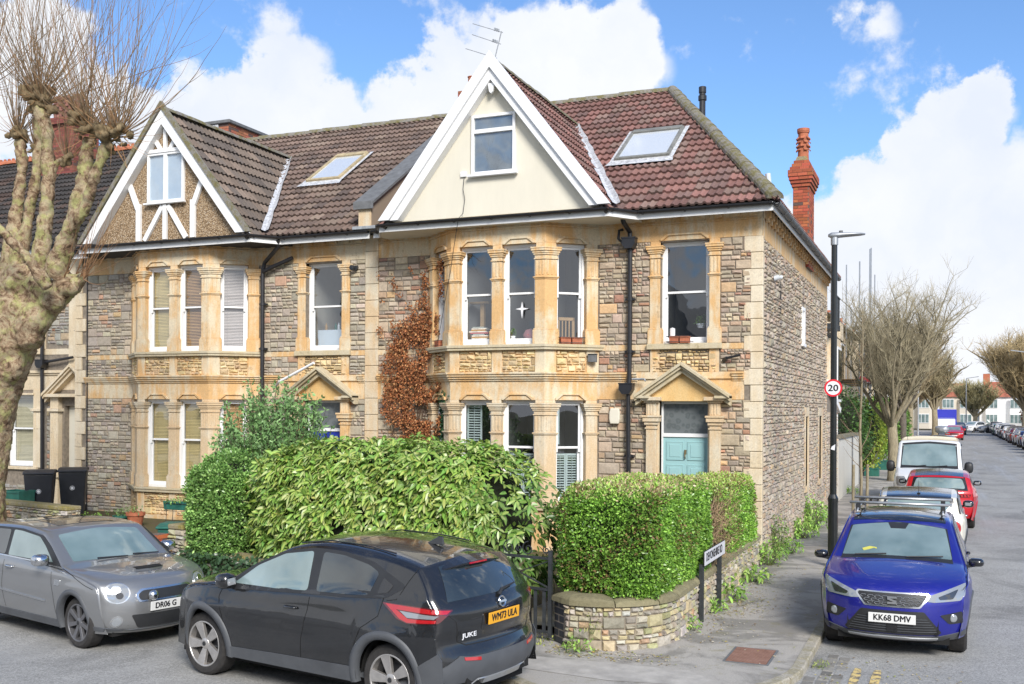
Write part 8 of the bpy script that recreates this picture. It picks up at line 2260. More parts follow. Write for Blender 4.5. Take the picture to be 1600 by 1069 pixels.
vn = Car('parked_van', 'white panel van with a cream roof facing the camera behind the red hatchback', (-.42, 34.3, -.03), R(-90), VAN, carpaint('white_van_paint', (.70,.72,.74), 0, .35, .06), cat='van', group=None, step=.07)
vn.topp([(1.66,-.80),(1.70,0),(1.66,.80),(1.04,.76),(1.0,0),(1.04,-.76)], 'screen_surround', M['trim'], .002); vn.topp([(1.57,-.77),(1.60,0),(1.57,.77),(1.10,.72),(1.07,0),(1.10,-.72)], 'windscreen', M['cglass2'], .008, smooth_poly=.03)
vn.topp([(.86,-.80),(.86,.80),(-2.2,.80),(-2.2,-.80)], 'roof_panel', plain('aged_cream_roof', (.56,.47,.32), .7, var=.2), .004)
for k in range(7):
 x = .60-k*.4; vn.topp([(x,-.76),(x,.76),(x-.05,.76),(x-.05,-.76)], 'roof_rib', M['cream'], .016)
vn.side([(1.55,1.20),(1.25,1.62),(1.08,1.80),(.55,1.82),(.50,1.20)], 'side_window', M['cglass'], .006, smooth_poly=.05)
vn.topp([(2.0,-.34),(2.0,.34),(1.93,.34),(1.93,-.34)], 'bonnet_vent', M['trim'], .006)
vn.cast([(.90,.98),(.66,1.0),(.60,.86),(.66,.70),(.90,.74)], (-1,0,0), (0,1,0), 'headlamp', M['lens'], off=.010, smooth_poly=.04, **hd)
vn.front([(-.5,.90),(.5,.90),(.45,.72),(-.45,.72)], 'grille', M['trim'], off=.01); vn.front([(-.9,.66),(.9,.66),(.9,.42),(-.9,.42)], 'bumper', M['trim'], off=.01)
vn.arch(.03, .01, M['trim']); vn.wheels((5, 'star'), M['alloy_grey'], .2); vn.mirror(1.35, 1.22, M['trim'], (.08,.10,.17), .16)
for y0_, y1_ in ((.0,.5),(-.55,-.08)):
 mb = MB(); mb.tube([vn.P(1.66, y0_, vn.ztop(1.66)+.02), vn.P(1.60, y1_, vn.ztop(1.60)+.03)], .012, 5); mb.build('wiper', M['trim'], vn.root, world=False)
mb = MB(); mb.tube([(.9,-.62,2.03),(.8,-.62,2.35)], .005, 4); mb.build('aerial', M['trim'], vn.root, world=False)
# ================= farther cars: one of each kind, then copies in their own colours
def simple_car(name, label, loc, rz, sp, paint, box=False, front=True, group='cars parked along the right kerb', dark_roof=False):
 c = Car(name, label, loc, rz, sp, paint, group=group, step=.11, cols=10)
 zt = sp['roofx']
 c.side(sp['glass'], 'side_window', M['cglass'], .006, cell=.2)
 c.topp(sp['ws'], 'windscreen', M['cglass2'], .008, cell=.2); c.topp(sp['rw'], 'rear_window', M['cglass'], .008, cell=.2)
 c.rear([(.50,.72),(.74,.72),(.76,.92),(.55,.90)], 'tail_lamp', M['red_lens'], off=.01, sides=(1,-1)); c.rear([(-.26,.52),(.26,.52),(.26,.63),(-.26,.63)], 'number_plate', M['plate_y'], off=.012)
 c.cast([(.78,.74),(.45,.70),(.47,.62),(.76,.62)], (-1,0,0), (0,1,0), 'headlamp', M['lens'], off=.01, sides=(1,-1)); c.front([(-.4,.70),(.4,.70),(.4,.55),(-.4,.55)], 'grille', M['trim'], off=.01); c.front([(-.26,.42),(.26,.42),(.26,.52),(-.26,.52)], 'number_plate', M['plate_w'], off=.014)
 c.arch(.02, .01, M['trim']); c.wheels((5, 'star'), M['alloy_grey'], .2); c.mirror(.72, .98, paint, (.09,.085,.07), .12)
 if dark_roof: c.topp([(.1,-.5),(.1,.5),(-1.3,.5),(-1.3,-.5)], 'black_roof', M['gloss_black'], .004)
 return c
HB = dict(R208, glass=[(.85,.95),(.4,1.17),(.15,1.27),(-.5,1.33),(-1.05,1.30),(-1.5,1.1),(-1.2,1.01)], ws=[(.90,-.6),(.90,.6),(.26,.54),(.26,-.54)], rw=[(-1.64,-.5),(-1.64,.5),(-1.88,.6),(-1.88,-.6)])
SU = dict(ARON, glass=[(.9,1.0),(.48,1.21),(.18,1.36),(-.3,1.41),(-1.1,1.40),(-1.55,1.3),(-1.45,1.07)], ws=[(.96,-.64),(.96,.64),(.32,.57),(.32,-.57)], rw=[(-1.74,-.5),(-1.74,.5),(-1.95,.6),(-1.95,-.6)])
pt = {k: carpaint(k+'_paint', c, m, .3, .06) for k, c, m in (('pearl_white',(.72,.73,.74),0),('dark_grey',(.06,.065,.07),.4),('silver_grey',(.33,.34,.35),.6),('deep_green',(.02,.11,.03),.2),('maroon',(.12,.012,.02),.2),('navy',(.015,.025,.09),.3),('jet_black',(.012,.012,.014),.2),('dull_bronze',(.22,.19,.16),.5))}
h0 = simple_car('parked_car', 'white hatchback at the near end of the parked row by the right kerb', (6.35, 79.5, -.03), R(90), HB, pt['pearl_white'])
s0 = simple_car('parked_car', 'white suv, second from the near end of the right hand row', (6.3, 86, -.03), R(90), SU, pt['pearl_white'])
def car_copy(src, label, y, paint, x=6.3, rz=None, group=None, z=-.03):
 c = copy_tree(src.root); c.location = (x, y, z); c['label'] = label
 if rz is not None: c.rotation_euler[2] = rz
 if group: c['group'] = group
 for ch in c.children_recursive:
  if ch.type == 'MESH' and ch.data.materials and ch.data.materials[0] == src.paint:
   ch.material_slots[0].link = 'OBJECT'; ch.material_slots[0].material = paint
 return c
for k, (src, col, lab) in enumerate(((h0,'navy','dark blue hatchback'),(s0,'silver_grey','silver grey suv'),(h0,'maroon','maroon hatchback'),(s0,'dull_bronze','bronze grey suv'),(h0,'pearl_white','white hatchback'),(s0,'jet_black','tall black suv'),(h0,'dark_grey','dark grey hatchback'),(s0,'pearl_white','white suv'),(h0,'deep_green','green hatchback'),(h0,'silver_grey','silver hatchback'),(s0,'dark_grey','dark grey suv at the far end'))):
 ordn = ('third','fourth','fifth','sixth','seventh','eighth','ninth','tenth','eleventh','twelfth','last')[k]
 car_copy(src, lab+', '+ordn+' car along the right kerb' if ordn != 'last' else lab+' of the right kerb row', 92+k*5.7, pt[col], 6.3-.05*(k % 3))
car_copy(h0, 'red hatchback cut off by the right edge of the photo', 73.2, pt['maroon'], 6.45)
LG = 'cars parked along the left kerb beyond the van'
car_copy(s0, 'dark car in front of the black grey estate beyond the white van', 56.0, pt['dark_grey'], -.6, R(-90), LG)
es = car_copy(s0, 'silver grey estate car carrying a pale roof box, beyond the white van', 63, pt['dark_grey'], -.15, R(-90), LG)
rb = MB(); rings = []
for x, w_, h_ in ((-.95,.12,.06),(-.85,.30,.17),(-.4,.38,.21),(.4,.38,.21),(.85,.28,.15),(.98,.10,.05)):
 rings.append([rb.pt((-.15+w_*math.copysign(abs(math.cos(2*math.pi*j/12))**.6, math.cos(2*math.pi*j/12)), 63+x, 1.83+h_*math.copysign(abs(math.sin(2*math.pi*j/12))**.7, math.sin(2*math.pi*j/12)))) for j in range(12)])
for a, b in zip(rings, rings[1:]):
 for j in range(12): rb.face([a[j], a[(j+1)%12], b[(j+1)%12], b[j]])
rb.face(rings[0][::-1]); rb.face(rings[-1]); o = rb.build('roof_box', M['silver']); tag(recentre(o, (-.15, 63, 1.6)), 'pale grey roof box on top of the estate car', 'roof box')
tk = thing('box_truck', (.15, 128, -.03), 'small truck with a bright blue box body parked on the left', 'truck')
mb = MB(); mb.box(-.95, 1.25, 126.5, 131, .75, 3.05); mb.build('cargo_box', plain('blue_truck_box', (.03,.04,.42), .5, var=.1), tk, bevel=.05)
mb = MB(); mb.prism([(124.6,.4),(124.4,1.1),(124.9,1.95),(126.4,2.1),(126.4,.4)], lambda y, z: (-.8, y, z), lambda y, z: (1.1, y, z)); mb.build('cab', pt['pearl_white'], tk, bevel=.05); mb = MB(); mb.poly([(-.7,124.42,1.12),(1.0,124.42,1.12),(.95,124.86,1.85),(-.65,124.86,1.85)]); mb.build('windscreen', M['cglass'], tk, fix=False)
for y in (125.3, 130):
 for x in (-.75, 1.05): mb = MB(); mb.lathe([(.001,-.12),(.4,-.12),(.42,0),(.4,.12),(.001,.12)], 16, 'x', (x, y, .39)); mb.build('wheel', M['tyre'], tk)
car_copy(h0, 'red hatchback parked a little before the blue truck', 112, rd_.paint, .9, R(-90), LG); car_copy(h0, 'second red hatchback, closest to the blue truck', 118, rd_.paint, 1.0, R(-90), LG)
car_copy(s0, 'dark grey car near the far end of the left kerb', 137, pt['dark_grey'], 1.6, R(-90), LG); car_copy(s0, 'white car crossing the far end of the road', 152, pt['pearl_white'], 3.6, R(-120), LG); car_copy(h0, 'silver car at the far junction beside the white one', 151, pt['silver_grey'], 6.0, R(-150), LG)
# ------------------------------------------------------------------ bins, pots and things on sills
M['bin_black'] = plain('black_bin_plastic', (.022,.024,.03), .5, var=.2); M['bin_green'] = plain('green_box_plastic', (.02,.12,.09), .5, var=.25); M['tarp'] = plain('blue_tarpaulin', (.03,.16,.55), .4, var=.3, scale=5)
def bin_(label, x, y, z, rz, w=.29, d=.36, h=.98, mat='bin_black', group='wheelie bins', emblem=False):
 t = thing('wheelie_bin', (x, y, z), label, 'bin', group, rz); mb = MB()
 lo = [(-w*.78,-d*.72),(w*.78,-d*.72),(w*.78,d*.72),(-w*.78,d*.72)]; hi = [(-w,-d),(w,-d),(w,d),(-w,d)]
 A_ = [mb.pt((a, b, .03)) for a, b in lo]; B_ = [mb.pt((a, b, h)) for a, b in hi]; mb.face(A_[::-1]); mb.face(B_)
 for k in range(4): mb.face([A_[k], A_[(k+1)%4], B_[(k+1)%4], B_[k]])
 mb.build('bin_body', M[mat], t, world=False, bevel=.02, seg=2)
 mb = MB(); mb.prism([(-d-.03, h), (-d-.03, h+.04), (-d*.4, h+.085), (d*.7, h+.085), (d+.04, h+.05), (d+.04, h)], lambda a, b: (-w-.02, a, b), lambda a, b: (w+.02, a, b)); ld = mb.build('lid', M[mat], t, world=False, bevel=.012)
 mb = MB(); mb.tube([(-w*.8, d+.07, h-.02), (w*.8, d+.07, h-.02)], .014, 8); mb.build('handle', M[mat], ld, world=False)
 for s in (-1, 1): mb = MB(); mb.lathe([(.001,-.02),(.09,-.02),(.10,0),(.09,.02),(.001,.02)], 16, 'x', (s*w*.8, d*.78, .10)); mb.build('wheel', M['tyre'], t, world=False)
 if emblem:
  mb = MB(); mb.lathe([(.001,-d*.90-.006),(.03,-d*.90-.006),(.03,-d*.90+.02)], 12, 'y', (0, 0, .62)); mb.lathe([(.042,-d*.9-.006),(.05,-d*.90-.006),(.05,-d*.90+.02),(.042,-d*.9+.02)], 20, 'y', (0,0,.62), closed=True); mb.build('emblem', M['sign_white'], t, world=False)
 return t
bin_('black wheelie bin with a white emblem, the nearer left one behind the low wall', -18.05, 16.3, .44, R(42), emblem=True)
bin_('black wheelie bin against the stone quoins, right of the other bin', -18.35, 17.5, .42, R(42), emblem=True)
bin_('dark lidded green food bin beside the brick gate pier', -11.95, 13.6, .05, R(20), .22, .26, .80, 'bin_green')
bin_('black wheelie bin under a blue tarpaulin on the side pavement', -3.35, 48.6, .05, R(90)); bin_('grey wheelie bin farther along the side pavement wall', -3.5, 50.5, .05, R(90))
mb = MB(); rg = random.Random(2); G_ = [[mb.pt((-3.75+i*.13, 47.7+j*.17, .98+.10*noise.noise(Vector((i*.7,j*.7,1)))-(.35 if i in (0,8) or j in (0,8) else 0)*rg.uniform(.3,1))) for i in range(9)] for j in range(9)]
for a, b in zip(G_, G_[1:]):
 for i in range(8): mb.face([a[i], a[i+1], b[i+1], b[i]])
tag(recentre(mb.build('tarpaulin', M['tarp'], fix=False), (-3.3, 48.3, .95)), 'crumpled blue tarpaulin draped over bins on the side pavement', 'tarpaulin')
def crate(label, x, y, z, w=.28, d=.2, h=.3, rz=0):
 mb = MB(); mb.M = Matrix.Translation((x,y,z)) @ Matrix.Rotation(rz,4,'Z'); mb.box(-w,w,-d,d,0,.03)
 for s in (-1,1): mb.box(s*w,s*(w-.02),-d,d,.03,h); mb.box(-w+.02,w-.02,s*d,s*(d-.02),.03,h-.001); mb.box(-w-.02,w+.02,s*d,s*(d+.02),h-.04,h)
 return tag(recentre(mb.build('recycling_box', M['bin_green']), (x,y,z)), label, 'box', 'green recycling boxes')
crate('green recycling box below the blue tarpaulin', -2.9, 46.8, .05, .3, .25, .35); crate('green recycling box beyond the tarpaulin bin', -2.75, 52, .05, .3, .3, .45); crate('green recycling box between the plane tree and the black bins', -18.1, 15.75, .80);
def pot(label, x, y, z, r, h, plant=None, seed=1, mat='terracotta'):
 t = thing('plant_pot', (x, y, z), label, 'plant pot', 'garden pots'); mb = MB(); mb.lathe([(r*.66,0),(r*.94,h*.78),(r*1.06,h*.78),(r*1.06,h),(r*.9,h),(r*.85,h*.85),(.001,h*.85)], 20, 'z', (x,y,z)); mb.build('pot', M[mat], t, smooth=False)
 rg = random.Random(seed); lb = MB()
 for _ in range(plant or 60):
  k = rg.uniform(.6,1.3); c = (.16*k,.28*k,.07*k); leaf_faces(lb, Vector((x,y,z+h)) + Vector((rg.gauss(0,r*.5), rg.gauss(0,r*.5), rg.uniform(0,.16))), rv(rg), Vector((0,0,1)), .06, .03, (c, c), .1, .3, 2)
 build_leaves(lb, 'plant', M['leaf'], t)
pot('large terracotta pot with a small plant below the left bay window', -15.85, 16.8, .34, .19, .30); pot('low green pot left of the large terracotta pot', -16.35, 16.9, .34, .17, .2, 90, 2, 'bin_green'); pot('small brick coloured pot on the left garden edge', -16.9, 17.1, .34, .1, .12, 10, 3)
for i, (x, y, s) in enumerate(((-17.7,16.1,1),(-17.3,16.9,2),(-16.6,16.0,3),(-18.2,15.0,4),(-16.2,15.4,5))): weed(('leafy plant behind the low mossy wall','green clump at the foot of the left house plinth','bright plant between the bins and the green pot','daffodil clump in front of the low mossy wall','daffodils near the right end of the low wall')[i], x, y, .34 if i < 3 else .05, .32, .26, 90, 20+s, [(.18,.34,.06),(.24,.40,.08)] if i < 3 else [(.18,.32,.08),(.60,.42,.03)], .10, wd=.35)
pts_ = thing('plant_stand', (-15.1, 17.3, .2), 'wire plant stand carrying a dark green trough in front of the left bay', 'plant stand')
mb = MB()
for sx in (-.3,.3):
 for sy in (-.1,.1): mb.tube([(-15.1+sx,17.3+sy,.2),(-15.1+sx*.9,17.3+sy,.62),(-15.1+sx,17.3+sy,.84)], .007, 5)
 mb.tube([(-15.1+sx,17.2,.8),(-15.1+sx,17.4,.8)], .007, 5)
for sy in (-.12,.12):
 for z in (.66,.82): mb.tube([(-15.42,17.3+sy,z),(-14.78,17.3+sy,z)], .006, 5)
mb.build('wire_frame', M['iron'], pts_); mb = MB(); mb.prism([(-.34,.68),(.34,.68),(.38,.86),(-.38,.86)], lambda a, z: (-15.1+a, 17.2, z), lambda a, z: (-15.1+a, 17.4, z)); mb.build('trough', M['bin_green'], pts_, bevel=.008)
weed('grassy plants in the green trough on the wire stand', -15.1, 17.3, .84, .12, .28, 90, 40, [(.16,.30,.06),(.24,.38,.10)], .07)
def trough(label, Mx, w=.2, n=2):
 t = thing('window_box', tuple(Mx.translation), label, 'window box');
 for k in range(n):
  mb = MB(); mb.M = Mx; c = -w+(2*k+1)*w/n; q = w/n-.008; mb.prism([(c-q*.9,0),(c+q*.9,0),(c+q,.14),(c-q,.14)], lambda a, z: (a, -.07, z), lambda a, z: (a, .07, z)); mb.build('terracotta_trough', M['terracotta'], t, bevel=.006)
 mb = MB(); mb.M = Mx
 for z in (.03,.13): mb.tube([(-w-.04,.08,z),(-w-.04,-.10,z),(w+.04,-.10,z),(w+.04,.08,z)], .006, 5)
 mb.build('wire_holder', M['iron'], t)
cang = math.atan2(CY, CX)
trough('two terracotta troughs in a wire holder on the right facet of the upper bay', Matrix.Translation((-8.08+BH+CX*.50, 18.2+CY*.50, 4.14)) @ Matrix.Rotation(cang, 4, 'Z') @ Matrix.Translation((.02,-.02,0)), .23)
trough('two terracotta troughs on the sill of the window above the teal door', Matrix.Translation((-4.60, 18.86, 4.14)), .20)
trough('terracotta trough on the far left facet of the upper bay sill', Matrix.Translation((-8.08-BH-CX*.55, 18.2+CY*.55, 4.14)) @ Matrix.Rotation(-cang, 4, 'Z'), .13, 1)
mb = MB(); mb.tube([(-11.70,18.9,5.92),(-11.68,18.78,5.90)], .05, 12); mb.lathe([(.001,-.03),(.055,-.02),(.06,.03),(.001,.05)], 14, 'y', (-11.73,18.74,5.9)); tag(recentre(mb.build('security_camera', M['bin_black']), (-11.7,18.9,5.9)), 'small round black security camera high on the wall beside the party pilaster', 'camera')
# things inside the windows
M['wood'] = plain('pale_wood', (.42,.25,.11), .6, var=.2); M['pink'] = plain('pink_cloth', (.42,.16,.17), .9); M['paper'] = plain('paper', (.60,.56,.50), .8, var=.3, scale=20); M['grey_cloth'] = plain('grey_cloth', (.32,.36,.35), .9)
ch_ = thing('wooden_chair', (-6.75, 18.85, 3.75), 'slatted wooden chair back seen behind the right facet of the upper bay', 'chair')
mb = MB(); mb.M = Matrix.Translation((-6.78,18.66,0)) @ Matrix.Rotation(cang,4,'Z')
for k in range(5): mb.box(-.16+k*.07,-.135+k*.07,.06,.08,4.2,4.62)
mb.box(-.18,.17,.05,.09,4.62,4.68); mb.box(-.18,-.15,.05,.09,3.8,4.68); mb.box(.14,.17,.05,.09,3.8,4.68); mb.build('backrest', M['wood'], ch_); mb = MB(); mb.box(-6.95,-6.6,18.75,19.1,4.1,4.14); mb.build('seat', M['wood'], ch_)
st_ = MB(); C_ = (-7.60, 18.33, 4.84); P_ = []
for k in range(8): a = math.pi/2+k*math.pi/4; r_ = (.14 if k % 2 == 0 else .035)*(1.35 if k == 4 else 1); P_.append((r_*math.cos(a), r_*math.sin(a)))
st_.prism(P_, lambda a, b: (C_[0]+a, C_[1], C_[2]+b), lambda a, b: (C_[0]+a, C_[1]+.01, C_[2]+b)); tag(recentre(st_.build('star_ornament', M['sign_white']), C_), 'white four pointed star hanging in the middle upper bay window', 'ornament')
rg = random.Random(5)
for k in range(9):
 mb = MB(); z = 4.27+k*.028; a, b = rg.uniform(.12,.2), rg.uniform(-.03,.03); mb.box(-8.55-a+b,-8.55+a+b,18.38,18.6,z,z+.024); o = tag(recentre(mb.build('book', M[('paper','wood','paper','grey_cloth','pink')[k % 5]]), (-8.55+b,18.5,z)), 'flat book or magazine in the pile behind the left upper bay window', 'book', 'books piled in the left upper bay window')
mb = MB(); mb.box(-8.62,-8.54,18.6,18.68,4.2,5.0); mb.box(-8.85,-8.42,18.56,18.72,5.0,5.04); tag(recentre(mb.build('wooden_post', M['wood']), (-8.58,18.64,4.2)), 'pale wooden post and shelf inside the left upper bay window', 'furniture')
mb = MB(); mb.lathe([(.001,0),(.13,.02),(.16,.12),(.10,.22),(.001,.25)], 12, 'z', (-7.50,18.55,4.22)); mb.lathe([(.001,0),(.13,.0),(.12,.08),(.001,.14)], 12, 'z', (-7.32,18.5,4.22)); tag(recentre(mb.build('cushions', M['pink'], smooth=True), (-7.45,18.5,4.22)), 'pink cushions on the seat behind the middle upper bay window', 'cushion')
for (x, y, z, lab) in ((-7.82,18.42,4.24,'small potted plant on the sill of the middle upper bay window'),(-8.18,18.42,4.3,'leafy plant in a white pot at the right edge of the left upper bay window'),(-4.28,19.25,4.45,'spiky green plant inside the window above the teal door')): pot(lab, x, y, z, .05 if x < -5 else .09, .08, 70 if x < -5 else 200, int(-x*10), 'sign_white')
mb = MB(); mb.lathe([(.045,0),(.05,.12),(.05,.20),(.001,.22)], 14, 'z', (-4.80,19.10,4.24)); tag(recentre(mb.build('jar', M['sign_white'], smooth=False), (-4.8,19.1,4.24)), 'white and orange jar on the inner sill above the teal door', 'jar')
mb = MB(); mb.box(-12.9,-12.1,19.22,19.26,4.2,4.62); tag(recentre(mb.build('bath_panel', M['sky_pane']), (-12.5,19.24,4.2)), 'pale translucent panel across the lower half of the upper left house window', 'screen')
for x, c in ((-12.75,'wood'),(-12.5,'bin_green'),(-12.42,'sign_white')): mb = MB(); mb.lathe([(.03,0),(.03,.1),(.012,.13),(.012,.16)], 10, 'z', (x,19.32,4.62)); mb.box(x-.03,x+.03,19.29,19.35,4.56,4.62); tag(recentre(mb.build('bottle', M[c]), (x,19.32,4.56)), 'small bottle standing above the pale panel in the upper left house window', 'bottle', 'bottles in the bathroom window')
# ------------------------------------------------------------------ side street: boundary wall, white house, terrace, scaffold
bw = thing('boundary_wall', (-3.2, 38.5, 0), 'pale streaked rendered boundary wall along the side pavement', 'wall'); mb = MB(); mb.prism([(33.5,0),(43.4,0),(43.4,1.95),(33.5,2.0)], lambda y, z: (-3.06,y,z), lambda y, z: (-3.3,y,z)); mb.build('rendered_wall', rend('streaked_render', (.58,.56,.50)), bw); mb = MB(); mb.prism([(33.48,2.0),(43.45,1.95),(43.45,2.03),(33.48,2.08)], lambda y, z: (-3.0,y,z), lambda y, z: (-3.36,y,z)); mb.build('coping', M['ridge'], bw)
for y in (38.3, 41.6): mb = MB(); mb.box(-3.055,-3.02,y,y+.12,.05,1.97); mb.build('wall_joint', M['slab_grey'], bw)
def street_house(name, label, x, y0, y1, h, wallm, roofm, rh, bays=True, depth=9, dirx=1, group=None, trim='bath_low', wins=2):
 """a house whose front faces the side street; dirx: +1 faces +x"""
 t = thing(name, (x-dirx*depth/2, (y0+y1)/2, 0), label, 'house', group); mb = MB(); xb_ = x-dirx*depth; mb.box(x, xb_, y0+.02, y1-.02, 0, h); mb.build('wall', wallm, t)
 mb = MB(); e = .35; mb.prism([(x+dirx*e, h-.1), ((x+xb_)/2, h+rh), (xb_-dirx*e, h-.1)], lambda a, z: (a, y0, z), lambda a, z: (a, y1, z)); mb.build('roof', roofm, t)
 W_ = (y1-y0)/wins
 for k in range(wins):
  c = y0+(k+.5)*W_
  if bays and k % 2 == 0:
   mb = MB(); p = .7; mb.prism([(x, c-1.3), (x+dirx*p, c-.7), (x+dirx*p, c+.7), (x, c+1.3)], lambda a, b: (a, b, 0), lambda a, b: (a, b, h-.4)); mb.build('bay', M[trim], t); xo = x+dirx*p; w_ = .6
  else: xo = x; w_ = .5
  for z0, z1 in ((1.0,2.9),(h*.56,h*.56+1.8)):
   mb = MB(); mb.box(xo-.05*dirx, xo+.04*dirx, c-w_-.1, c+w_+.1, z0-.1, z1+.1); fr_ = mb.build('window', M['white'], t)
   mb = MB(); mb.box(xo+.03*dirx, xo+.055*dirx, c-w_, c-.03, z0, z1); mb.box(xo+.03*dirx, xo+.055*dirx, c+.03, c+w_, z0, z1); mb.build('pane', M['cglass'], fr_)
 mb = MB(); cy_ = y1-.4; cx_ = (x+xb_)/2; mb.box(cx_-.9, cx_+.9, cy_-.35, cy_+.35, h+rh*.6, h+rh+1.2); ch = mb.build('chimney', M['red_ridge'], t)
 for q in (-.5,0,.5): mb = MB(); mb.lathe([(.15,0),(.12,.5),(.14,.55)], 10, 'z', (cx_+q, cy_, h+rh+1.2)); mb.build('chimney_pot', M['terracotta'], ch)
 return t
wh = street_house('white_house', 'white painted house with a dark balcony, just behind the corner house', -4.3, 37, 45.5, 5.9, rend('white_house_paint', (.74,.73,.70)), M['slab_grey'], 2.2, True, 8)
mb = MB(); mb.box(-4.6,-3.5,37.2,38.6,5.75,5.95);
for q in range(9): mb.box(-3.55,-3.52,37.25+q*.16,37.28+q*.16,5.95,6.9)
mb.box(-3.56,-3.50,37.2,38.6,6.9,6.94); mb.box(-4.5,-4.4,37.1,38.7,5.95,7.6); mb.build('balcony', M['iron'], wh)
for k in range(5):
 nm = ('nearest','second','third','fourth','farthest'); street_house('terrace_house', 'ochre stone terrace house with bay windows, %s of five behind the street trees' % nm[k], -5.2, 47+k*14, 60.8+k*14, 7.4, M['bath' if k % 2 else 'bath_low'], M['roof_brown'] if 'roof_brown' in M else M['ridge'], 2.6, True, 9, 1, 'terrace houses along the side street', 'bath_pale')
sc_ = thing('scaffolding', (-4.7, 52, 0), 'tall metal pole scaffolding with a red board in front of the side street terrace', 'scaffolding')
for i, (x, y, h) in enumerate(((-3.5,47.5,9.5),(-3.5,50.5,8.2),(-3.5,54,11.0),(-3.5,55,11.2),(-3.5,58,10.2),(-4.7,47.5,9),(-4.7,51,7.8),(-4.7,55,10.4),(-4.7,58,8.5))): mb = MB(); mb.tube([(x,y,0),(x,y,h)], .03, 6); mb.build('pole', M['galv'], sc_)
for z in (2.2,4.2,6.2,7.2):
 for x in (-3.5,-4.7): mb = MB(); mb.tube([(x,46.8,z),(x,58.8,z)], .028, 6); mb.build('ledger', M['galv'], sc_)
for y in (47.5,50.5,54,58): mb = MB(); mb.tube([(-4.9,y,4.2),(-3.2,y,4.2)], .028, 6); mb.tube([(-3.5,y,2.2),(-3.5,y+3,6.2)], .025, 6); mb.build('brace', M['galv'], sc_)
mb = MB(); mb.box(-3.55,-3.4,48,56.5,4.25,4.42); mb.build('toe_board', M['sign_red'], sc_); mb = MB(); mb.box(-4.7,-3.55,47,58.5,4.22,4.27); mb.build('deck', M['wood'], sc_)
for i, (x, y, h) in enumerate(((-2.2,98,7.5),(7.9,118,9.0),(2.8,158,7.5))):
 lt = thing('street_lamp', (x,y,0), ('pale grey lamp post on the left pavement far down the street','pale grey lamp post above the parked cars on the right','farthest lamp post at the end of the street')[i], 'street lamp', 'far street lamps'); mb = MB(); mb.tube([(x,y,0),(x,y,h)], [.09,.06], 8); mb.build('post', M['galv'], lt); mb = MB(); s = -1 if x > 3 else 1; mb.bar((x,y,h),(x+s*1.6,y,h+.25), .12, .1); mb.build('lantern', M['galv'], lt)
# houses closing the street
M['roof_brown'] = attr_mat('far_brown_tiles', .85, .2, 6, .2, .01); M['roof_red'] = plain('far_red_tiles', (.36,.12,.07), .85, var=.3, scale=1.5, obj=False); creamy = rend('far_cream_wall', (.62,.57,.48))
def end_house(label, x0, x1, y, h, rh, wallm, roofm):
 t = thing('semi_detached_house', ((x0+x1)/2, y, 0), label, 'house', 'houses at the far end of the street'); mb = MB(); mb.box(x0,x1,y,y+8,0,h); mb.build('wall', wallm, t); mb = MB(); e = .4; A_ = [mb.pt(p) for p in ((x0-e,y-e,h-.05),(x1+e,y-e,h-.05),(x1+e,y+8+e,h-.05),(x0-e,y+8+e,h-.05))]; c = (x1-x0)*.22; B_ = [mb.pt((x0+c,y+4,h+rh)), mb.pt((x1-c,y+4,h+rh))]
 mb.face(A_[::-1]); mb.face([A_[0],A_[1],B_[1],B_[0]]); mb.face([A_[2],A_[3],B_[0],B_[1]]); mb.face([A_[1],A_[2],B_[1]]); mb.face([A_[3],A_[0],B_[0]]); mb.build('roof', roofm, t)
 n = 2; w = (x1-x0)/n
 for k in range(n):
  c = x0+(k+.5)*w; mb = MB(); mb.prism([(c-1.3,y),(c-.9,y-.7),(c+.9,y-.7),(c+1.3,y)], lambda a, b: (a,b,.0), lambda a, b: (a,b,h-.6)); mb.build('bay', wallm, t)
  for z0, z1 in ((1.0,2.3),(3.4,4.7)):
   mb = MB(); mb.box(c-.85,c+.85,y-.76,y-.7,z0-.1,z1+.1); f_ = mb.build('window', M['white'], t); mb = MB()
   for q in (-.56,0,.56): mb.box(c+q-.24,c+q+.24,y-.78,y-.755,z0,z1)
   mb.build('pane', M['cglass2'], f_)
 mb = MB(); mb.box(x0+.6,x0+1.6,y+3,y+4,h+rh*.5,h+rh+1.3); mb.build('chimney', M['red_ridge'], t)
for k, (x0, x1, y, h, rh, wm_, rm_, lb_) in enumerate(((-9,-1.2,176,5.4,3.0,creamy,M['roof_red'],'cream semi detached house left of the street end'),(-.8,4.4,178,5.2,2.2,creamy,M['roof_red'],'cream house with tall windows and a red roof, closing the street'),(5.2,12.2,181,5.2,2.5,M['white'],M['roof_red'],'white walled house with a broad red roof at the street end'),(12.8,20.5,184,5.4,2.6,creamy,M['roof_red'],'cream house with a red roof right of the white one'),(-18.5,-9.8,174,5.6,3,M['cream'],M['roof_red'],'pale house farthest left at the street end'),(21.5,31,184,5.4,2.6,M['white'],M['roof_red'],'white house farthest right at the street end'))): end_house(lb_, x0, x1, y, h, rh, wm_, rm_)
for k in range(3): street_house('brick_house', ('nearest','middle','farthest')[k]+' red roofed house behind the parked cars on the right', 17.0, 118+k*19, 136+k*19, 6.4, creamy, M['roof_red'], 3.4, True, 9, -1, 'houses on the right of the side street', 'white')
mb = MB(); mb.box(9.8,10.1,70,117,.05,1.0); tag(recentre(mb.build('front_garden_wall', M['bath_low']), (9.95,93,.05)), 'low stone front garden wall beyond the parked cars on the right', 'wall')
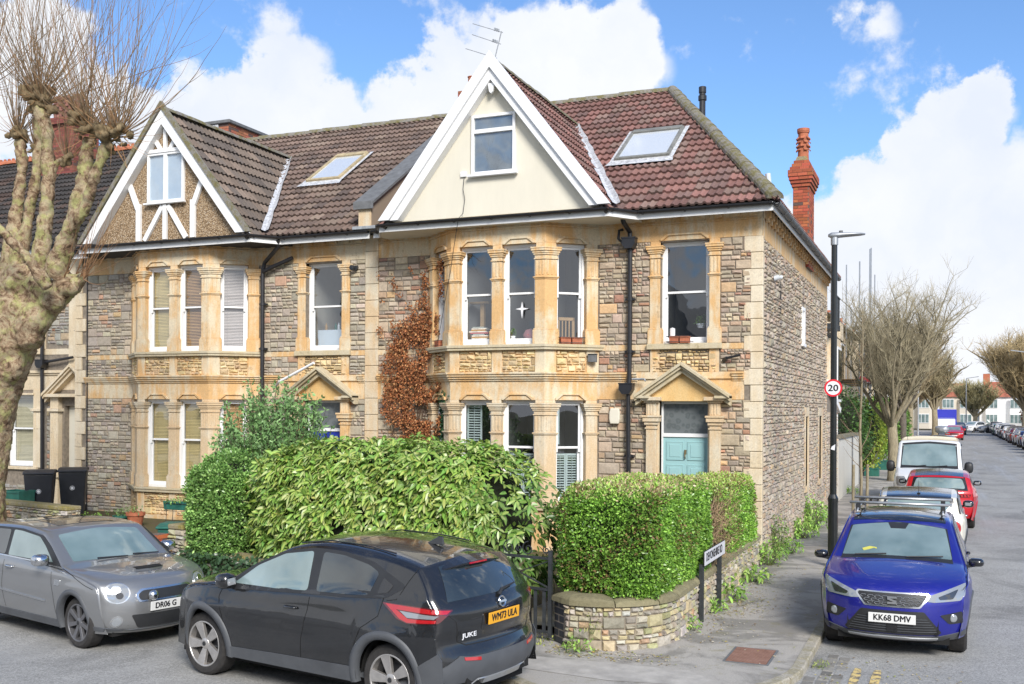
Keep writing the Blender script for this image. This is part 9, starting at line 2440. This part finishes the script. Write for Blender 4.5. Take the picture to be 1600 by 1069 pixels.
# houses across the road behind the photographer, seen mirrored in windows and paintwork
for k in range(3):
 x0 = -21+k*10.5; t = thing('facing_house', (x0+4.5, -20, 0), 'gabled stone house across the road behind the viewer, %s of three' % ('left','middle','right')[k], 'house', 'houses across the road'); mb = MB(); mb.box(x0,x0+9,-26,-17,0,6.5); mb.build('wall', M['bath_pale'], t); mb = MB(); mb.prism([(x0-.3,6.4),(x0+9.3,6.4),(x0+4.5,11.2)], lambda a, z: (a,-26.3,z), lambda a, z: (a,-16.7,z)); mb.build('roof', M['slab_grey'], t)
 for c in (2.2,6.8):
  for z in (1.0,4.0): mb = MB(); mb.box(x0+c-.8,x0+c+.8,-17.02,-16.95,z,z+1.9); mb.build('window', M['cglass'], t)
# ------------------------------------------------------------------ give separate pieces of a part their own object
def run_split():
 for root in (A, B, Cc):
  for o in [c for c in root.children_recursive if c.type == 'MESH' and not c.children and len(c.data.vertices) < 60000]:
   me = o.data; bm = bmesh.new(); bm.from_mesh(me); bm.verts.ensure_lookup_table(); lab = [-1]*len(bm.verts); isl = []
   for v in bm.verts:
    if lab[v.index] >= 0: continue
    st, cur = [v], []; lab[v.index] = len(isl)
    while st:
     w = st.pop(); cur.append(w.index)
     for e in w.link_edges:
      x = e.other_vert(w)
      if lab[x.index] < 0: lab[x.index] = len(isl); st.append(x)
    isl.append(cur)
   m = len(isl); bm.free()
   if m < 2 or m > 700: continue
   co = np.array([v.co[:] for v in me.vertices]); lo = np.array([co[k].min(0) for k in isl]); hi = np.array([co[k].max(0) for k in isl]); sz = (hi-lo).max(1)
   gap = np.maximum(0, np.maximum(lo[:, None]-hi[None], lo[None]-hi[:, None])); near = np.sqrt((gap**2).sum(2)) <= np.maximum(.02, .5*np.maximum(sz[:, None], sz[None]))
   q = np.arange(m)
   for _ in range(m):
    r = np.array([q[near[k]].min() for k in range(m)])
    if (r == q).all(): break
    q = r
   gs = sorted(set(q.tolist()))
   if len(gs) < 2 or len(gs) > 16: continue
   for gi, g in enumerate(gs):
    t = o if gi == 0 else o.copy(); nm = me.copy(); bm = bmesh.new(); bm.from_mesh(nm); bm.verts.ensure_lookup_table()
    bmesh.ops.delete(bm, geom=[v for v in bm.verts if q[lab[v.index]] != g], context='VERTS'); bm.to_mesh(nm); bm.free()
    t.data = nm
    if gi: COL.objects.link(t)
run_split()
